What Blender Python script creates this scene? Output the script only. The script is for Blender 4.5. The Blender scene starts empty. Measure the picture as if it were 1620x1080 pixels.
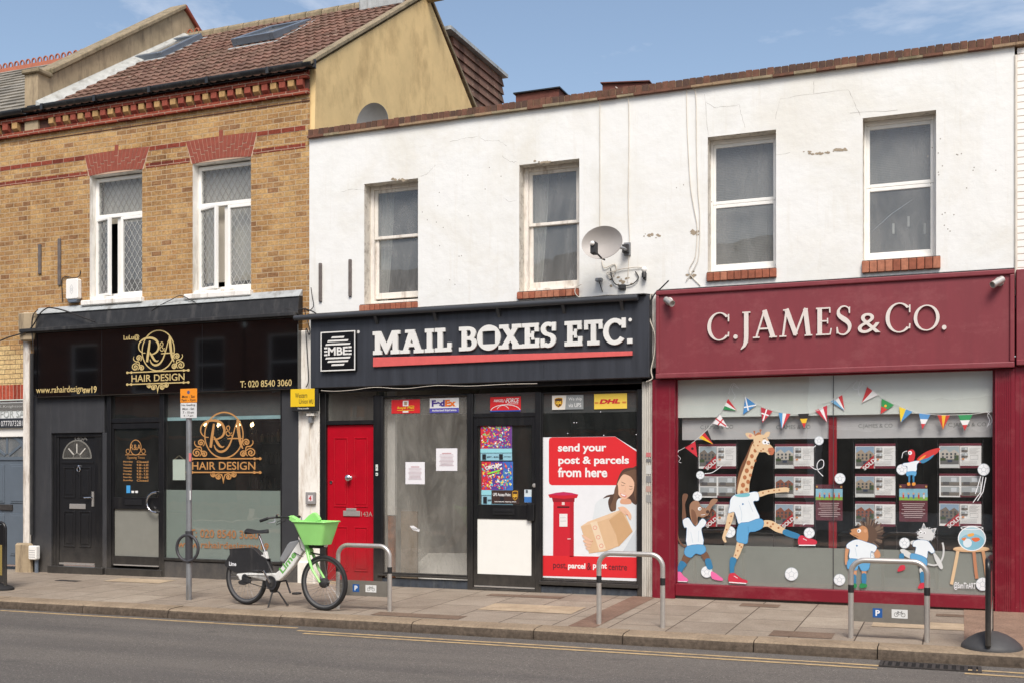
import bpy, bmesh, math, random
from mathutils import Vector, Matrix
random.seed(7)
R = math.radians
scn = bpy.context.scene
COL = scn.collection
# ---------------------------------------------------------------- survey of the photograph
D, HC, F = 13.4, 1.6, 1743.0            # camera distance to the facade plane, eye height, focal (px of the 1620 px photo)
ST, CT, HY = 0.3772, 0.9261, 740.0      # yaw of the camera, horizon row
def ux(px): return (px-810.0)/F
def XX(px, Y=0.0):
    u = ux(px); return (D+Y)/(CT+u*ST)*(-ST+u*CT)
def ZZ(px, py, Y=0.0):
    u = ux(px); return HC+(D+Y)/(CT+u*ST)*(HY-py)/F
def PT(px, py, Y=0.0): return (XX(px, Y), Y, ZZ(px, py, Y))
def G(x, y): return 0.012+0.004*x+0.02*max(-2.8, min(0.0, y))      # pavement height
def GP(px, py):                                                     # pavement point under a pixel
    y = -1.0
    for _ in range(30):
        u = ux(px); g = G(XX(px, y), y)
        t = (HC-g)*F/(py-HY); y = t*(CT+u*ST)-D
    return XX(px, y), y
# ---------------------------------------------------------------- mesh builder
ORG = {}
class MB:
    def __init__(s): s.v=[]; s.f=[]; s.m=[]; s.mats=[]; s.lay=0.0
    def mi(s, m):
        if m not in s.mats: s.mats.append(m)
        return s.mats.index(m)
    def face(s, pts, m):
        n=len(s.v); s.v += [tuple(p) for p in pts]; s.f.append(tuple(range(n, n+len(pts)))); s.m.append(s.mi(m))
    def mesh(s, vs, fs, m):
        n=len(s.v); s.v += [tuple(p) for p in vs]; k=s.mi(m)
        for f in fs: s.f.append(tuple(i+n for i in f)); s.m.append(k)
    def box(s, x0,x1,y0,y1,z0,z1, m):
        if x0>x1: x0,x1=x1,x0
        if y0>y1: y0,y1=y1,y0
        if z0>z1: z0,z1=z1,z0
        v=[(x,y,z) for x in(x0,x1) for y in(y0,y1) for z in(z0,z1)]
        s.mesh(v,[(0,1,3,2),(4,6,7,5),(0,4,5,1),(2,3,7,6),(0,2,6,4),(1,5,7,3)],m)
    def hexa(s, a, b, m):                 # two matching quads a, b
        s.mesh(list(a)+list(b),[(0,1,2,3),(7,6,5,4),(0,4,5,1),(1,5,6,2),(2,6,7,3),(3,7,4,0)],m)
    def prism(s, pts, y0, y1, m):         # polygon in x-z, front at y0
        n=len(pts)
        v=[(x,y0,z) for x,z in pts]+[(x,y1,z) for x,z in pts]
        f=[tuple(range(n)), tuple(range(2*n-1,n-1,-1))]+[(i,i+n,(i+1)%n+n,(i+1)%n) for i in range(n)]
        s.mesh(v,f,m)
    def flat(s, pts, y, m, step=.0004):   # flat polygon facing -y, each later one slightly prouder
        a=sum(pts[i][0]*pts[(i+1)%len(pts)][1]-pts[(i+1)%len(pts)][0]*pts[i][1] for i in range(len(pts)))
        if a<0: pts=pts[::-1]
        s.face([(x,y-s.lay,z) for x,z in pts],m); s.lay+=step
    def tube(s, pts, r, m, n=8, closed=False, caps=True):
        P=[Vector(p) for p in pts]; L=len(P); rings=[]; up=None
        for i,p in enumerate(P):
            if closed: t=(P[(i+1)%L]-P[i-1])
            else: t=(P[min(i+1,L-1)]-P[max(i-1,0)])
            if t.length<1e-9: t=Vector((0,0,1))
            t.normalize()
            if up is None:
                up=Vector((0,0,1)) if abs(t.z)<.9 else Vector((1,0,0))
            a=up-t*up.dot(t)
            if a.length<1e-4: a=t.orthogonal()
            a.normalize(); up=a; b=t.cross(a)
            rr=r[i] if isinstance(r,(list,tuple)) else r
            rings.append([tuple(p+(a*math.cos(2*math.pi*k/n)+b*math.sin(2*math.pi*k/n))*rr) for k in range(n)])
        v=[q for rg in rings for q in rg]; f=[]
        for i in range(L if closed else L-1):
            j=(i+1)%L
            for k in range(n): f.append((i*n+k,i*n+(k+1)%n,j*n+(k+1)%n,j*n+k))
        if caps and not closed: f.append(tuple(range(n-1,-1,-1))); f.append(tuple(range((L-1)*n,L*n)))
        s.mesh(v,f,m)
    def lathe(s, prof, c, ax, m, n=24):   # prof [(r,h)] around axis ax through c
        ax=Vector(ax).normalized(); a=ax.orthogonal().normalized(); b=ax.cross(a); c=Vector(c); v=[]; f=[]
        for r,h in prof:
            for k in range(n):
                t=2*math.pi*k/n; v.append(tuple(c+ax*h+(a*math.cos(t)+b*math.sin(t))*r))
        for i in range(len(prof)-1):
            for k in range(n): f.append((i*n+k,i*n+(k+1)%n,(i+1)*n+(k+1)%n,(i+1)*n+k))
        if prof[0][0]>1e-6: f.append(tuple(range(n)))
        if prof[-1][0]>1e-6: f.append(tuple(range(len(prof)*n-1,(len(prof)-1)*n-1,-1)))
        s.mesh(v,f,m)
    def ribbon(s, pts, w, y, m, depth=0, step=.0004, closed=False):   # variable-width stroke in x-z
        L=len(pts); l=[]; r=[]
        for i in range(L):
            if closed: a=pts[i-1]; b=pts[(i+1)%L]
            else: a=pts[max(i-1,0)]; b=pts[min(i+1,L-1)]
            dx,dz=b[0]-a[0],b[1]-a[1]; q=math.hypot(dx,dz) or 1; nx,nz=-dz/q,dx/q
            ww=(w[i] if isinstance(w,(list,tuple)) else w)/2
            l.append((pts[i][0]+nx*ww,pts[i][1]+nz*ww)); r.append((pts[i][0]-nx*ww,pts[i][1]-nz*ww))
        y-=s.lay; s.lay+=step; v=[(x,y,z) for x,z in l]+[(x,y,z) for x,z in r]; f=[]
        rg=range(L if closed else L-1)
        for i in rg: j=(i+1)%L; f.append((i+L,j+L,j,i))
        if depth:
            v+=[(x,y+depth,z) for x,z in l]+[(x,y+depth,z) for x,z in r]
            for i in rg:
                j=(i+1)%L; f.append((i,j,j+2*L,i+2*L)); f.append((j+L,i+L,i+3*L,j+3*L)); f.append((i+2*L,j+2*L,j+3*L,i+3*L))
            if not closed: f.append((0,2*L,3*L,L)); f.append((L-1,2*L-1,4*L-1,3*L-1))
        s.mesh(v,f,m)
    def build(s, name, parent=None, bevel=0, smooth=False, local=False, recalc=True, org=None, seg=1):
        o0=Vector((0,0,0))
        if not local:
            if parent is not None: o0=ORG[parent.name]
            elif org is not None: o0=Vector(org)
            elif s.v:
                xs=[p[0] for p in s.v]; ys=[p[1] for p in s.v]; zs=[p[2] for p in s.v]
                o0=Vector(((min(xs)+max(xs))/2,(min(ys)+max(ys))/2,min(zs)))
        me=bpy.data.meshes.new(name)
        me.from_pydata([(p[0]-o0.x,p[1]-o0.y,p[2]-o0.z) for p in s.v],[],s.f)
        for mt in s.mats: me.materials.append(mt)
        me.polygons.foreach_set('material_index',s.m)
        if recalc:
            bm=bmesh.new(); bm.from_mesh(me); bmesh.ops.recalc_face_normals(bm,faces=bm.faces); bm.to_mesh(me); bm.free()
        if smooth:
            me.polygons.foreach_set('use_smooth',[True]*len(me.polygons))
            if hasattr(me,'set_sharp_from_angle'): me.set_sharp_from_angle(angle=R(40))
        me.update()
        o=bpy.data.objects.new(name,me); COL.objects.link(o)
        if parent is not None: o.parent=parent
        else: o.location=o0
        ORG[o.name]=o0
        if bevel:
            b=o.modifiers.new('bevel','BEVEL'); b.width=bevel; b.segments=seg; b.limit_method='ANGLE'; b.angle_limit=R(50)
        return o
def build_each(b,name,parent=None,**k):       # every loose piece becomes an object of its own
    p=list(range(len(b.v)))
    def fd(i):
        while p[i]!=i: p[i]=p[p[i]]; i=p[i]
        return i
    for f in b.f:
        r=fd(f[0])
        for i in f[1:]: p[fd(i)]=r
    gr={}
    for n,f in enumerate(b.f): gr.setdefault(fd(f[0]),[]).append(n)
    out=[]
    for _,fs in sorted(gr.items()):
        q=MB(); mp={}
        for n in fs:
            for i in b.f[n]:
                if i not in mp: mp[i]=len(q.v); q.v.append(b.v[i])
            q.f.append(tuple(mp[i] for i in b.f[n])); q.m.append(q.mi(b.mats[b.m[n]]))
        out.append(q.build(name,parent,**k))
    return out
def tag(o,label=None,cat=None,group=None,kind=None):
    if label: o['label']=label
    if cat: o['category']=cat
    if group: o['group']=group
    if kind: o['kind']=kind
    return o
def thing(name,label,cat,loc,group=None,rz=0):
    o=bpy.data.objects.new(name,None); o.empty_display_size=.1; COL.objects.link(o); o.location=loc; o.rotation_euler=(0,0,rz)
    ORG[o.name]=Vector(loc); return tag(o,label,cat,group)
def copy_tree(o,parent=None):
    c=o.copy(); COL.objects.link(c)
    if parent is not None: c.parent=parent
    ORG[c.name]=ORG[o.name]
    for ch in [q for q in bpy.data.objects if q.parent==o]: copy_tree(ch,c)
    return c
# ---------------------------------------------------------------- materials
def lin(c): return tuple((x/255/12.92 if x/255<=.04045 else ((x/255+.055)/1.055)**2.4) for x in c)
def newmat(name):
    m=bpy.data.materials.new(name); m.use_nodes=True; nt=m.node_tree; nt.nodes.clear()
    out=nt.nodes.new('ShaderNodeOutputMaterial'); return m,nt,out
def N(nt,t,**k):
    n=nt.nodes.new(t)
    for a,b in k.items():
        if a in n.inputs: n.inputs[a].default_value=b
        else: setattr(n,a,b)
    return n
def ramp(nt,fac,stops):
    r=nt.nodes.new('ShaderNodeValToRGB'); e=r.color_ramp.elements
    while len(e)<len(stops): e.new(.5)
    for i,(p,c) in enumerate(stops): e[i].position=p; e[i].color=tuple(c)+(1,) if len(c)==3 else c
    nt.links.new(fac,r.inputs[0]); return r.outputs[0]
def mix(nt,a,b,f,mode='MIX'):
    m=nt.nodes.new('ShaderNodeMix'); m.data_type='RGBA'; m.blend_type=mode
    for s,v in ((m.inputs[0],f),(m.inputs[6],a),(m.inputs[7],b)):
        if isinstance(v,bpy.types.NodeSocket): nt.links.new(v,s)
        elif isinstance(v,(int,float)): s.default_value=v
        else: s.default_value=tuple(v)+(1,) if len(v)==3 else v
    return m.outputs[2]
def noise(nt,vec,scale,detail=4,rough=.6,dist=0):
    n=N(nt,'ShaderNodeTexNoise'); n.inputs['Scale'].default_value=scale; n.inputs['Detail'].default_value=detail
    n.inputs['Roughness'].default_value=rough; n.inputs['Distortion'].default_value=dist
    if vec is not None: nt.links.new(vec,n.inputs['Vector'])
    return n.outputs['Fac']
def objvec(nt,scale=(1,1,1),rot=(0,0,0),loc=(0,0,0)):
    t=nt.nodes.new('ShaderNodeTexCoord'); mp=nt.nodes.new('ShaderNodeMapping')
    mp.inputs['Scale'].default_value=scale; mp.inputs['Rotation'].default_value=rot; mp.inputs['Location'].default_value=loc
    nt.links.new(t.outputs['Object'],mp.inputs['Vector']); return mp.outputs[0]
def bump(nt,h,strength=.3,dist=.01,prev=None):
    b=nt.nodes.new('ShaderNodeBump'); b.inputs['Strength'].default_value=strength; b.inputs['Distance'].default_value=dist
    nt.links.new(h,b.inputs['Height'])
    if prev is not None: nt.links.new(prev,b.inputs['Normal'])
    return b.outputs[0]
def principled(nt,out,col,rough=.7,metal=0,nrm=None,spec=.5,coat=0):
    p=nt.nodes.new('ShaderNodeBsdfPrincipled')
    if isinstance(col,bpy.types.NodeSocket): nt.links.new(col,p.inputs['Base Color'])
    else: p.inputs['Base Color'].default_value=tuple(col)+(1,)
    if isinstance(rough,bpy.types.NodeSocket): nt.links.new(rough,p.inputs['Roughness'])
    else: p.inputs['Roughness'].default_value=rough
    p.inputs['Metallic'].default_value=metal; p.inputs['Specular IOR Level'].default_value=spec; p.inputs['Coat Weight'].default_value=coat
    if nrm is not None: nt.links.new(nrm,p.inputs['Normal'])
    nt.links.new(p.outputs[0],out.inputs[0]); return p
def paint(name,srgb,rough=.5,metal=0,var=.12,scale=6,bumpy=0,spec=.5,coat=0,k=1.0,grime=None,gs=(3,3,.5),foot=None):
    m,nt,out=newmat(name); c=[x*k for x in lin(srgb)]; v=objvec(nt)
    f=noise(nt,v,scale,5,.65)
    col=ramp(nt,f,[(.3,[x*(1-var) for x in c]),(.7,[min(1,x*(1+var)) for x in c])])
    if grime:
        g=noise(nt,objvec(nt,gs),2.5,6,.7); gf=ramp(nt,g,[(.5,(0,0,0)),(.75,(1,1,1))])
        col=mix(nt,col,grime,gf)
    if foot:      # dust and splashes rising from the pavement, scuffs anywhere
        t=nt.nodes.new('ShaderNodeTexCoord'); s=nt.nodes.new('ShaderNodeSeparateXYZ'); nt.links.new(t.outputs['Object'],s.inputs[0])
        mr=nt.nodes.new('ShaderNodeMapRange'); nt.links.new(s.outputs[2],mr.inputs[0]); mr.inputs[1].default_value=0; mr.inputs[2].default_value=.7; mr.inputs[3].default_value=.85; mr.inputs[4].default_value=.12
        mm=nt.nodes.new('ShaderNodeMath'); mm.operation='MULTIPLY'; nt.links.new(mr.outputs[0],mm.inputs[0]); nt.links.new(noise(nt,objvec(nt,(2,2,1.2)),4,7,.78),mm.inputs[1])
        col=mix(nt,col,foot,ramp(nt,mm.outputs[0],[(.10,(0,0,0)),(.55,(.75,.75,.75))]))
    nr=bump(nt,noise(nt,v,scale*15,3),bumpy,.004) if bumpy else None
    principled(nt,out,col,rough,metal,nr,spec,coat); return m
_c={}
def C(r,g,b,rough=.6):                    # plain printed / painted colour as it reads in daylight
    k=(r,g,b,rough)
    if k not in _c: _c[k]=paint('ink_%02x%02x%02x'%(r,g,b),(r,g,b),rough,var=.03,k=.92)
    return _c[k]
def xz(nt,sx=1,sz=1,loc=(0,0,0)):         # facade coordinates: x along, z up -> uv
    t=nt.nodes.new('ShaderNodeTexCoord'); s=nt.nodes.new('ShaderNodeSeparateXYZ'); c=nt.nodes.new('ShaderNodeCombineXYZ')
    nt.links.new(t.outputs['Object'],s.inputs[0])
    nt.links.new(s.outputs[0],c.inputs[0]); nt.links.new(s.outputs[2],c.inputs[1]); nt.links.new(s.outputs[1],c.inputs[2])
    mp=nt.nodes.new('ShaderNodeMapping'); mp.inputs['Scale'].default_value=(sx,sz,1); mp.inputs['Location'].default_value=loc
    nt.links.new(c.outputs[0],mp.inputs[0]); return mp.outputs[0]
def brickmat(name,c1,c2,c3,mortar,bw=.225,bh=.0762,ms=.011,soot=.5,seedloc=(0,0,0),yz=False,bst=.5,stain=False):
    m,nt,out=newmat(name); v=xz(nt,loc=seedloc)
    if yz: v=objvec(nt,rot=(R(90),0,0))
    # slight wobble so that the joints are not ruler straight
    wob=nt.nodes.new('ShaderNodeTexNoise'); wob.inputs['Scale'].default_value=7; nt.links.new(v,wob.inputs['Vector'])
    vm=nt.nodes.new('ShaderNodeVectorMath'); vm.operation='MULTIPLY_ADD'; nt.links.new(wob.outputs['Color'],vm.inputs[0]); vm.inputs[1].default_value=(.012,.012,0); nt.links.new(v,vm.inputs[2])
    b=nt.nodes.new('ShaderNodeTexBrick'); nt.links.new(vm.outputs[0],b.inputs['Vector'])
    b.inputs['Scale'].default_value=1; b.inputs['Brick Width'].default_value=bw; b.inputs['Row Height'].default_value=bh
    b.inputs['Mortar Size'].default_value=ms/2; b.inputs['Mortar Smooth'].default_value=.25; b.inputs['Bias'].default_value=0
    b.inputs['Color1'].default_value=(0,0,0,1); b.inputs['Color2'].default_value=(1,1,1,1); b.inputs['Mortar'].default_value=(.5,.5,.5,1)
    per=b.outputs['Color']
    base=ramp(nt,per,[(0,lin(c1)),(.25,lin(c2)),(.5,lin(c1)),(.72,lin(c2)),(.84,[(x+y)/2 for x,y in zip(lin(c2),lin(c3))]),(1,lin(c3))])
    nz=noise(nt,v,28,6,.75); base=mix(nt,base,ramp(nt,nz,[(.32,(.42,.36,.32)),(.62,(1.06,1.06,1.06))]),.85,'MULTIPLY')
    sp=noise(nt,v,70,2,.5); base=mix(nt,base,lin((70,50,40)),ramp(nt,sp,[(.66,(0,0,0)),(.74,(.7,.7,.7))]))
    big=noise(nt,v,.9,5,.7,.6); base=mix(nt,base,ramp(nt,big,[(.32,(.62,.55,.5)),(.6,(1.0,1.0,1.0))]),soot,'MULTIPLY')
    if stain:     # soft uneven staining: blotches half a metre wide, sooty runs, and a dirtier zone low down
        s1=noise(nt,v,2.6,6,.75,1.0); base=mix(nt,base,ramp(nt,s1,[(.35,(.72,.66,.60)),(.5,(1,1,1)),(.68,(1.10,1.06,1.0))]),.8,'MULTIPLY')
        s2=noise(nt,xz(nt,6,.45),1.0,6,.75); base=mix(nt,base,ramp(nt,s2,[(.52,(1,1,1)),(.74,(.62,.56,.52))]),.8,'MULTIPLY')
        s3=noise(nt,xz(nt,3.2,9),1.0,5,.8); base=mix(nt,base,lin((150,84,56)),ramp(nt,s3,[(.58,(0,0,0)),(.7,(.5,.5,.5))]))
        s4=noise(nt,xz(nt,4.2,13,(3,5,0)),1.0,5,.8); base=mix(nt,base,lin((226,190,134)),ramp(nt,s4,[(.56,(0,0,0)),(.72,(.55,.55,.55))]))
    mort=mix(nt,lin(mortar),[x*.6 for x in lin(mortar)],noise(nt,v,5,4))
    col=mix(nt,base,mort,b.outputs['Fac'])
    inv=nt.nodes.new('ShaderNodeMath'); inv.operation='MULTIPLY_ADD'; nt.links.new(b.outputs['Fac'],inv.inputs[0]); inv.inputs[1].default_value=-1; inv.inputs[2].default_value=1
    add=nt.nodes.new('ShaderNodeMath'); add.operation='MULTIPLY_ADD'; nt.links.new(nz,add.inputs[0]); add.inputs[1].default_value=.5; nt.links.new(inv.outputs[0],add.inputs[2])
    principled(nt,out,col,.9,nrm=bump(nt,add.outputs[0],bst,.008),spec=.2); return m
def glassmat(name,tint=(.9,.93,.92),haze=.06,hcol=(150,152,148),refl=2.0,streak=True):
    m,nt,out=newmat(name); v=objvec(nt)
    tr=nt.nodes.new('ShaderNodeBsdfTransparent'); tr.inputs[0].default_value=tuple(tint)+(1,)
    gl=nt.nodes.new('ShaderNodeBsdfGlossy'); gl.inputs['Roughness'].default_value=.012; gl.inputs[0].default_value=(1,1,1,1)
    wv=noise(nt,v,1.6,2,.4); nb=bump(nt,wv,.12,.02); nt.links.new(nb,gl.inputs['Normal'])
    fr=nt.nodes.new('ShaderNodeLayerWeight'); fr.inputs[0].default_value=.5     # facing term: the same from both sides of the pane
    pw=nt.nodes.new('ShaderNodeMath'); pw.operation='POWER'; nt.links.new(fr.outputs['Facing'],pw.inputs[0]); pw.inputs[1].default_value=4.5
    mu=nt.nodes.new('ShaderNodeMath'); mu.operation='MULTIPLY_ADD'; mu.use_clamp=True; nt.links.new(pw.outputs[0],mu.inputs[0]); mu.inputs[1].default_value=.9; mu.inputs[2].default_value=.042*refl
    ms=nt.nodes.new('ShaderNodeMixShader'); nt.links.new(mu.outputs[0],ms.inputs[0]); nt.links.new(tr.outputs[0],ms.inputs[1]); nt.links.new(gl.outputs[0],ms.inputs[2])
    df=nt.nodes.new('ShaderNodeBsdfDiffuse'); df.inputs[0].default_value=lin(hcol)+(1,)
    hz=ramp(nt,noise(nt,objvec(nt,(1.5,1.5,.6)),2.2,6,.7,.5),[(.3,(haze*.4,)*3),(.75,(haze*1.7,)*3)])
    m2=nt.nodes.new('ShaderNodeMixShader'); nt.links.new(hz,m2.inputs[0]); nt.links.new(ms.outputs[0],m2.inputs[1]); nt.links.new(df.outputs[0],m2.inputs[2])
    nt.links.new(m2.outputs[0],out.inputs[0]); return m

M={}
M['brick']=brickmat('yellow_stock_brick',(190,150,102),(210,174,120),(160,122,88),(204,180,148),bw=.19,bh=.0762,ms=.013,soot=.8,bst=.8,stain=True)
M['brick_pale']=brickmat('pale_brick',(225,195,140),(232,205,150),(205,165,115),(120,100,80),soot=.2)

M['red']=brickmat('red_rubber_brick',(140,68,54),(152,76,58),(110,54,44),(190,160,140),bw=.225,soot=.3)
M['redv']=brickmat('red_soldier_brick',(182,84,62),(192,92,70),(150,66,50),(205,175,155),bw=.078,bh=.5,soot=.1)
M['coping']=brickmat('soldier_coping_brick',(118,72,54),(132,84,64),(88,58,46),(150,128,104),bw=.085,bh=.4,ms=.012,soot=.7,bst=.9)
M['sillbrick']=brickmat('sill_brick',(176,94,62),(190,112,80),(140,72,50),(110,70,50),bw=.085,bh=.4,soot=.35,bst=.9)
M['oppbrick']=brickmat('dark_red_brick',(150,96,76),(162,106,84),(128,84,68),(130,118,105))
def render_white():
    m,nt,out=newmat('white_painted_wall'); v=xz(nt)
    b=nt.nodes.new('ShaderNodeTexBrick'); nt.links.new(v,b.inputs['Vector']); b.inputs['Scale'].default_value=1
    b.inputs['Brick Width'].default_value=.225; b.inputs['Row Height'].default_value=.0762; b.inputs['Mortar Size'].default_value=.006; b.inputs['Mortar Smooth'].default_value=1
    n1=noise(nt,v,1.1,6,.7,.4); col=ramp(nt,n1,[(.25,lin((222,221,214))),(.5,lin((231,231,227))),(.8,lin((234,234,231)))])
    # rain streaks run downwards, worst below the coping and above the shopfronts
    st=noise(nt,xz(nt,9,.5),1.6,6,.75); col=mix(nt,col,lin((196,184,158)),ramp(nt,st,[(.55,(0,0,0)),(.9,(.4,.4,.4))])); pt=noise(nt,v,.55,5,.65,.8); col=mix(nt,col,lin((218,214,202)),ramp(nt,pt,[(.5,(0,0,0)),(.66,(.55,.55,.55))]))
    t=nt.nodes.new('ShaderNodeTexCoord'); s=nt.nodes.new('ShaderNodeSeparateXYZ'); nt.links.new(t.outputs['Object'],s.inputs[0])
    mr=nt.nodes.new('ShaderNodeMapRange'); nt.links.new(s.outputs[2],mr.inputs[0]); mr.inputs[1].default_value=3.5; mr.inputs[2].default_value=4.15; mr.inputs[3].default_value=.62; mr.inputs[4].default_value=0
    low=nt.nodes.new('ShaderNodeMath'); low.operation='MULTIPLY'; nt.links.new(mr.outputs[0],low.inputs[0]); nt.links.new(noise(nt,v,5,7,.8),low.inputs[1])
    col=mix(nt,col,lin((150,128,104)),ramp(nt,low.outputs[0],[(.22,(0,0,0)),(.5,(.8,.8,.8))]))
    fl=noise(nt,v,9,8,.8); flm=ramp(nt,fl,[(.71,(0,0,0)),(.75,(.35,.35,.35))]); col=mix(nt,col,lin((188,176,158)),flm)
    inv=nt.nodes.new('ShaderNodeMath'); inv.operation='SUBTRACT'; inv.inputs[0].default_value=1; nt.links.new(b.outputs['Fac'],inv.inputs[1])
    n0=bump(nt,inv.outputs[0],.05,.004); nb=bump(nt,noise(nt,v,38,5,.7),.12,.005,n0); nb=bump(nt,noise(nt,v,3,5),.35,.03,nb)
    principled(nt,out,col,.75,nrm=nb,spec=.3); return m
M['white']=render_white()
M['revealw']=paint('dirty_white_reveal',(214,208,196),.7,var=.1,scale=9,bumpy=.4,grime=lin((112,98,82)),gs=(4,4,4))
M['reveal']=paint('white_reveal',(238,235,228),.6,var=.05,scale=9,bumpy=.3,grime=lin((170,158,140)))
M['upvc']=paint('white_frame_paint',(240,238,232),.35,var=.04)
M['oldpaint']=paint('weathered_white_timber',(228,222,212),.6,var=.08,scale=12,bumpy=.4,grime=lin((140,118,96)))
M['lead_came']=paint('lead_came',(128,126,124),.5)
M['render']=paint('ochre_render',(228,198,142),.9,var=.10,scale=1.6,bumpy=.4,grime=lin((186,156,108)),gs=(.7,.7,.4))
M['oldrender']=paint('weathered_cement',(168,150,122),.95,var=.2,scale=3,bumpy=.5,grime=lin((96,84,70)))
M['capstone']=paint('mossy_stone_cap',(142,128,104),.95,var=.25,scale=8,bumpy=.6,grime=lin((88,84,60)))
M['lead']=paint('lead_flashing',(168,172,172),.55,var=.15,scale=5,bumpy=.3,grime=lin((110,108,102)))
M['gutter']=paint('black_gutter',(34,34,36),.35,var=.1,grime=lin((70,68,64)))
M['gutterold']=paint('old_black_hood',(38,38,39),.6,var=.3,scale=12,bumpy=.3,grime=lin((74,72,70)))
M['black']=paint('black_frame_paint',(25,25,27),.35,var=.15,grime=lin((44,43,42)),foot=lin((84,80,74)))
M['blackdoor']=paint('black_composite_door',(28,28,30),.38,var=.1,scale=20,bumpy=.2,foot=lin((92,88,82)))
M['charcoal']=paint('charcoal_masonry_paint',(50,51,54),.7,var=.08,bumpy=.3,grime=lin((62,62,64)),foot=lin((104,98,90)))
M['gloss']=paint('gloss_black_panel',(12,11,12),.05,var=.05,spec=1.0,coat=.6)
def fascia_navy():
    m,nt,out=newmat('slate_fascia'); v=xz(nt)
    col=ramp(nt,noise(nt,xz(nt,7,.5),1.3,6,.7),[(.3,lin((42,44,49))),(.7,lin((60,63,70)))])
    principled(nt,out,col,.42,nrm=bump(nt,noise(nt,v,30,3),.1,.003)); return m
M['navy']=fascia_navy()
def burg(name,c,r=.5):
    m,nt,out=newmat(name); l=lin(c)
    col=ramp(nt,noise(nt,xz(nt,5,.7),1.2,6,.75),[(.25,[x*.9 for x in l]),(.75,[x*1.1 for x in l])])
    col=mix(nt,col,lin((172,112,110)),ramp(nt,noise(nt,xz(nt,1.3,1.8),1.6,8,.78),[(.5,(0,0,0)),(.8,(.32,.32,.32))])); sc_=noise(nt,xz(nt,9,9),5,3,.6); col=mix(nt,col,lin((196,150,146)),ramp(nt,sc_,[(.74,(0,0,0)),(.76,(.5,.5,.5))]))
    d=noise(nt,xz(nt),3.2,7,.8); col=mix(nt,col,[x*.5 for x in l],ramp(nt,d,[(.66,(0,0,0)),(.78,(.8,.8,.8))]))
    principled(nt,out,col,r,nrm=bump(nt,noise(nt,xz(nt,6,2),2,4),.06,.004)); return m
M['burg']=burg('burgundy_fascia_paint',(124,46,54),.55)
M['burg2']=burg('burgundy_pilaster_paint',(120,20,38),.4)
M['reddoor']=paint('red_gloss_door',(176,14,34),.26,var=.10,scale=3,bumpy=.12,foot=lin((120,60,56)))
M['greydoor']=paint('slate_grey_door',(96,106,116),.4,var=.05)
M['glass']=glassmat('window_glass',haze=.05)
M['glassdusty']=glassmat('dusty_glass',haze=.17,hcol=(160,156,148),refl=1.9)
M['glasshop']=glassmat('shop_glass',haze=.05,refl=3.6,tint=(.97,.98,.97))
M['glassup']=glassmat('upstairs_glass',haze=.40,hcol=(150,151,150),refl=2.4)  # heavy grey haze colour stands in for pale reflections
M['frost']=paint('frosted_film',(160,166,160),.35,var=.05,scale=1.5)
M['frostg']=paint('frosted_film_green',(138,150,143),.3,var=.05,scale=1.5)
M['blind']=paint('blind_band',(150,150,146),.6,var=.04)
M['dark']=paint('dark_interior',(64,57,52),.85)
M['vdark']=paint('unlit_interior',(20,18,18),.9)
M['brown']=paint('brown_shelving',(70,56,46),.7,var=.3)
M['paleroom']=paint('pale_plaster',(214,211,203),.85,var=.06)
M['floor']=paint('worn_floor',(110,100,90),.7,var=.2)
M['chrome']=paint('chrome',(210,210,212),.16,metal=1,var=.03)
M['steel']=paint('brushed_stainless',(196,192,186),.38,metal=.6,var=.08,scale=20)
M['galv']=paint('galvanised_post',(150,153,156),.5,metal=.6,var=.12,scale=9,grime=lin((120,108,90)))
M['rubber']=paint('black_rubber',(30,30,31),.7,var=.15,scale=15,bumpy=.1)
M['plast']=paint('black_plastic',(42,42,44),.55,var=.15,scale=14,grime=lin((74,72,70)))
M['bulb']=None
def emis(name,c,s):
    m,nt,out=newmat(name); e=nt.nodes.new('ShaderNodeEmission'); e.inputs[0].default_value=tuple(c)+(1,); e.inputs[1].default_value=s
    nt.links.new(e.outputs[0],out.inputs[0]); return m
M['bulb']=emis('lit_candle_bulb',(1,.72,.35),7)
def asphalt():
    m,nt,out=newmat('asphalt'); v=objvec(nt)
    a=noise(nt,v,120,3,.7); c=ramp(nt,a,[(.3,lin((76,74,71))),(.55,lin((108,104,100))),(.78,lin((150,146,140)))])
    b=noise(nt,objvec(nt,(.25,1,1)),1.2,6,.7); c=mix(nt,c,ramp(nt,b,[(.3,(.8,.79,.78)),(.7,(1.08,1.06,1.03))]),1,'MULTIPLY')
    vo=nt.nodes.new('ShaderNodeTexVoronoi'); vo.inputs['Scale'].default_value=70; nt.links.new(v,vo.inputs['Vector'])
    c=mix(nt,c,lin((176,172,165)),ramp(nt,vo.outputs['Distance'],[(.08,(.5,.5,.5)),(.16,(0,0,0))]))
    gr=noise(nt,v,34,4,.8); c=mix(nt,c,ramp(nt,gr,[(.3,(.72,.72,.72)),(.5,(1,1,1)),(.7,(1.28,1.27,1.25))]),1,'MULTIPLY')
    v2=nt.nodes.new('ShaderNodeTexVoronoi'); v2.inputs['Scale'].default_value=22; nt.links.new(v,v2.inputs['Vector']); c=mix(nt,c,lin((190,184,174)),ramp(nt,v2.outputs['Distance'],[(.07,(.7,.7,.7)),(.13,(0,0,0))]))
    tk=noise(nt,objvec(nt,(.12,1.6,1)),1.0,3,.5); c=mix(nt,c,ramp(nt,tk,[(.38,(.86,.86,.87)),(.62,(1.08,1.07,1.05))]),1,'MULTIPLY')
    oil=noise(nt,objvec(nt,(.8,1.1,1),loc=(4,2,0)),1.3,6,.75); c=mix(nt,c,lin((66,64,62)),ramp(nt,oil,[(.62,(0,0,0)),(.72,(.45,.45,.45))]))
    principled(nt,out,c,.85,nrm=bump(nt,gr,.5,.01,bump(nt,a,.5,.006)),spec=.3); return m
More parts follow.
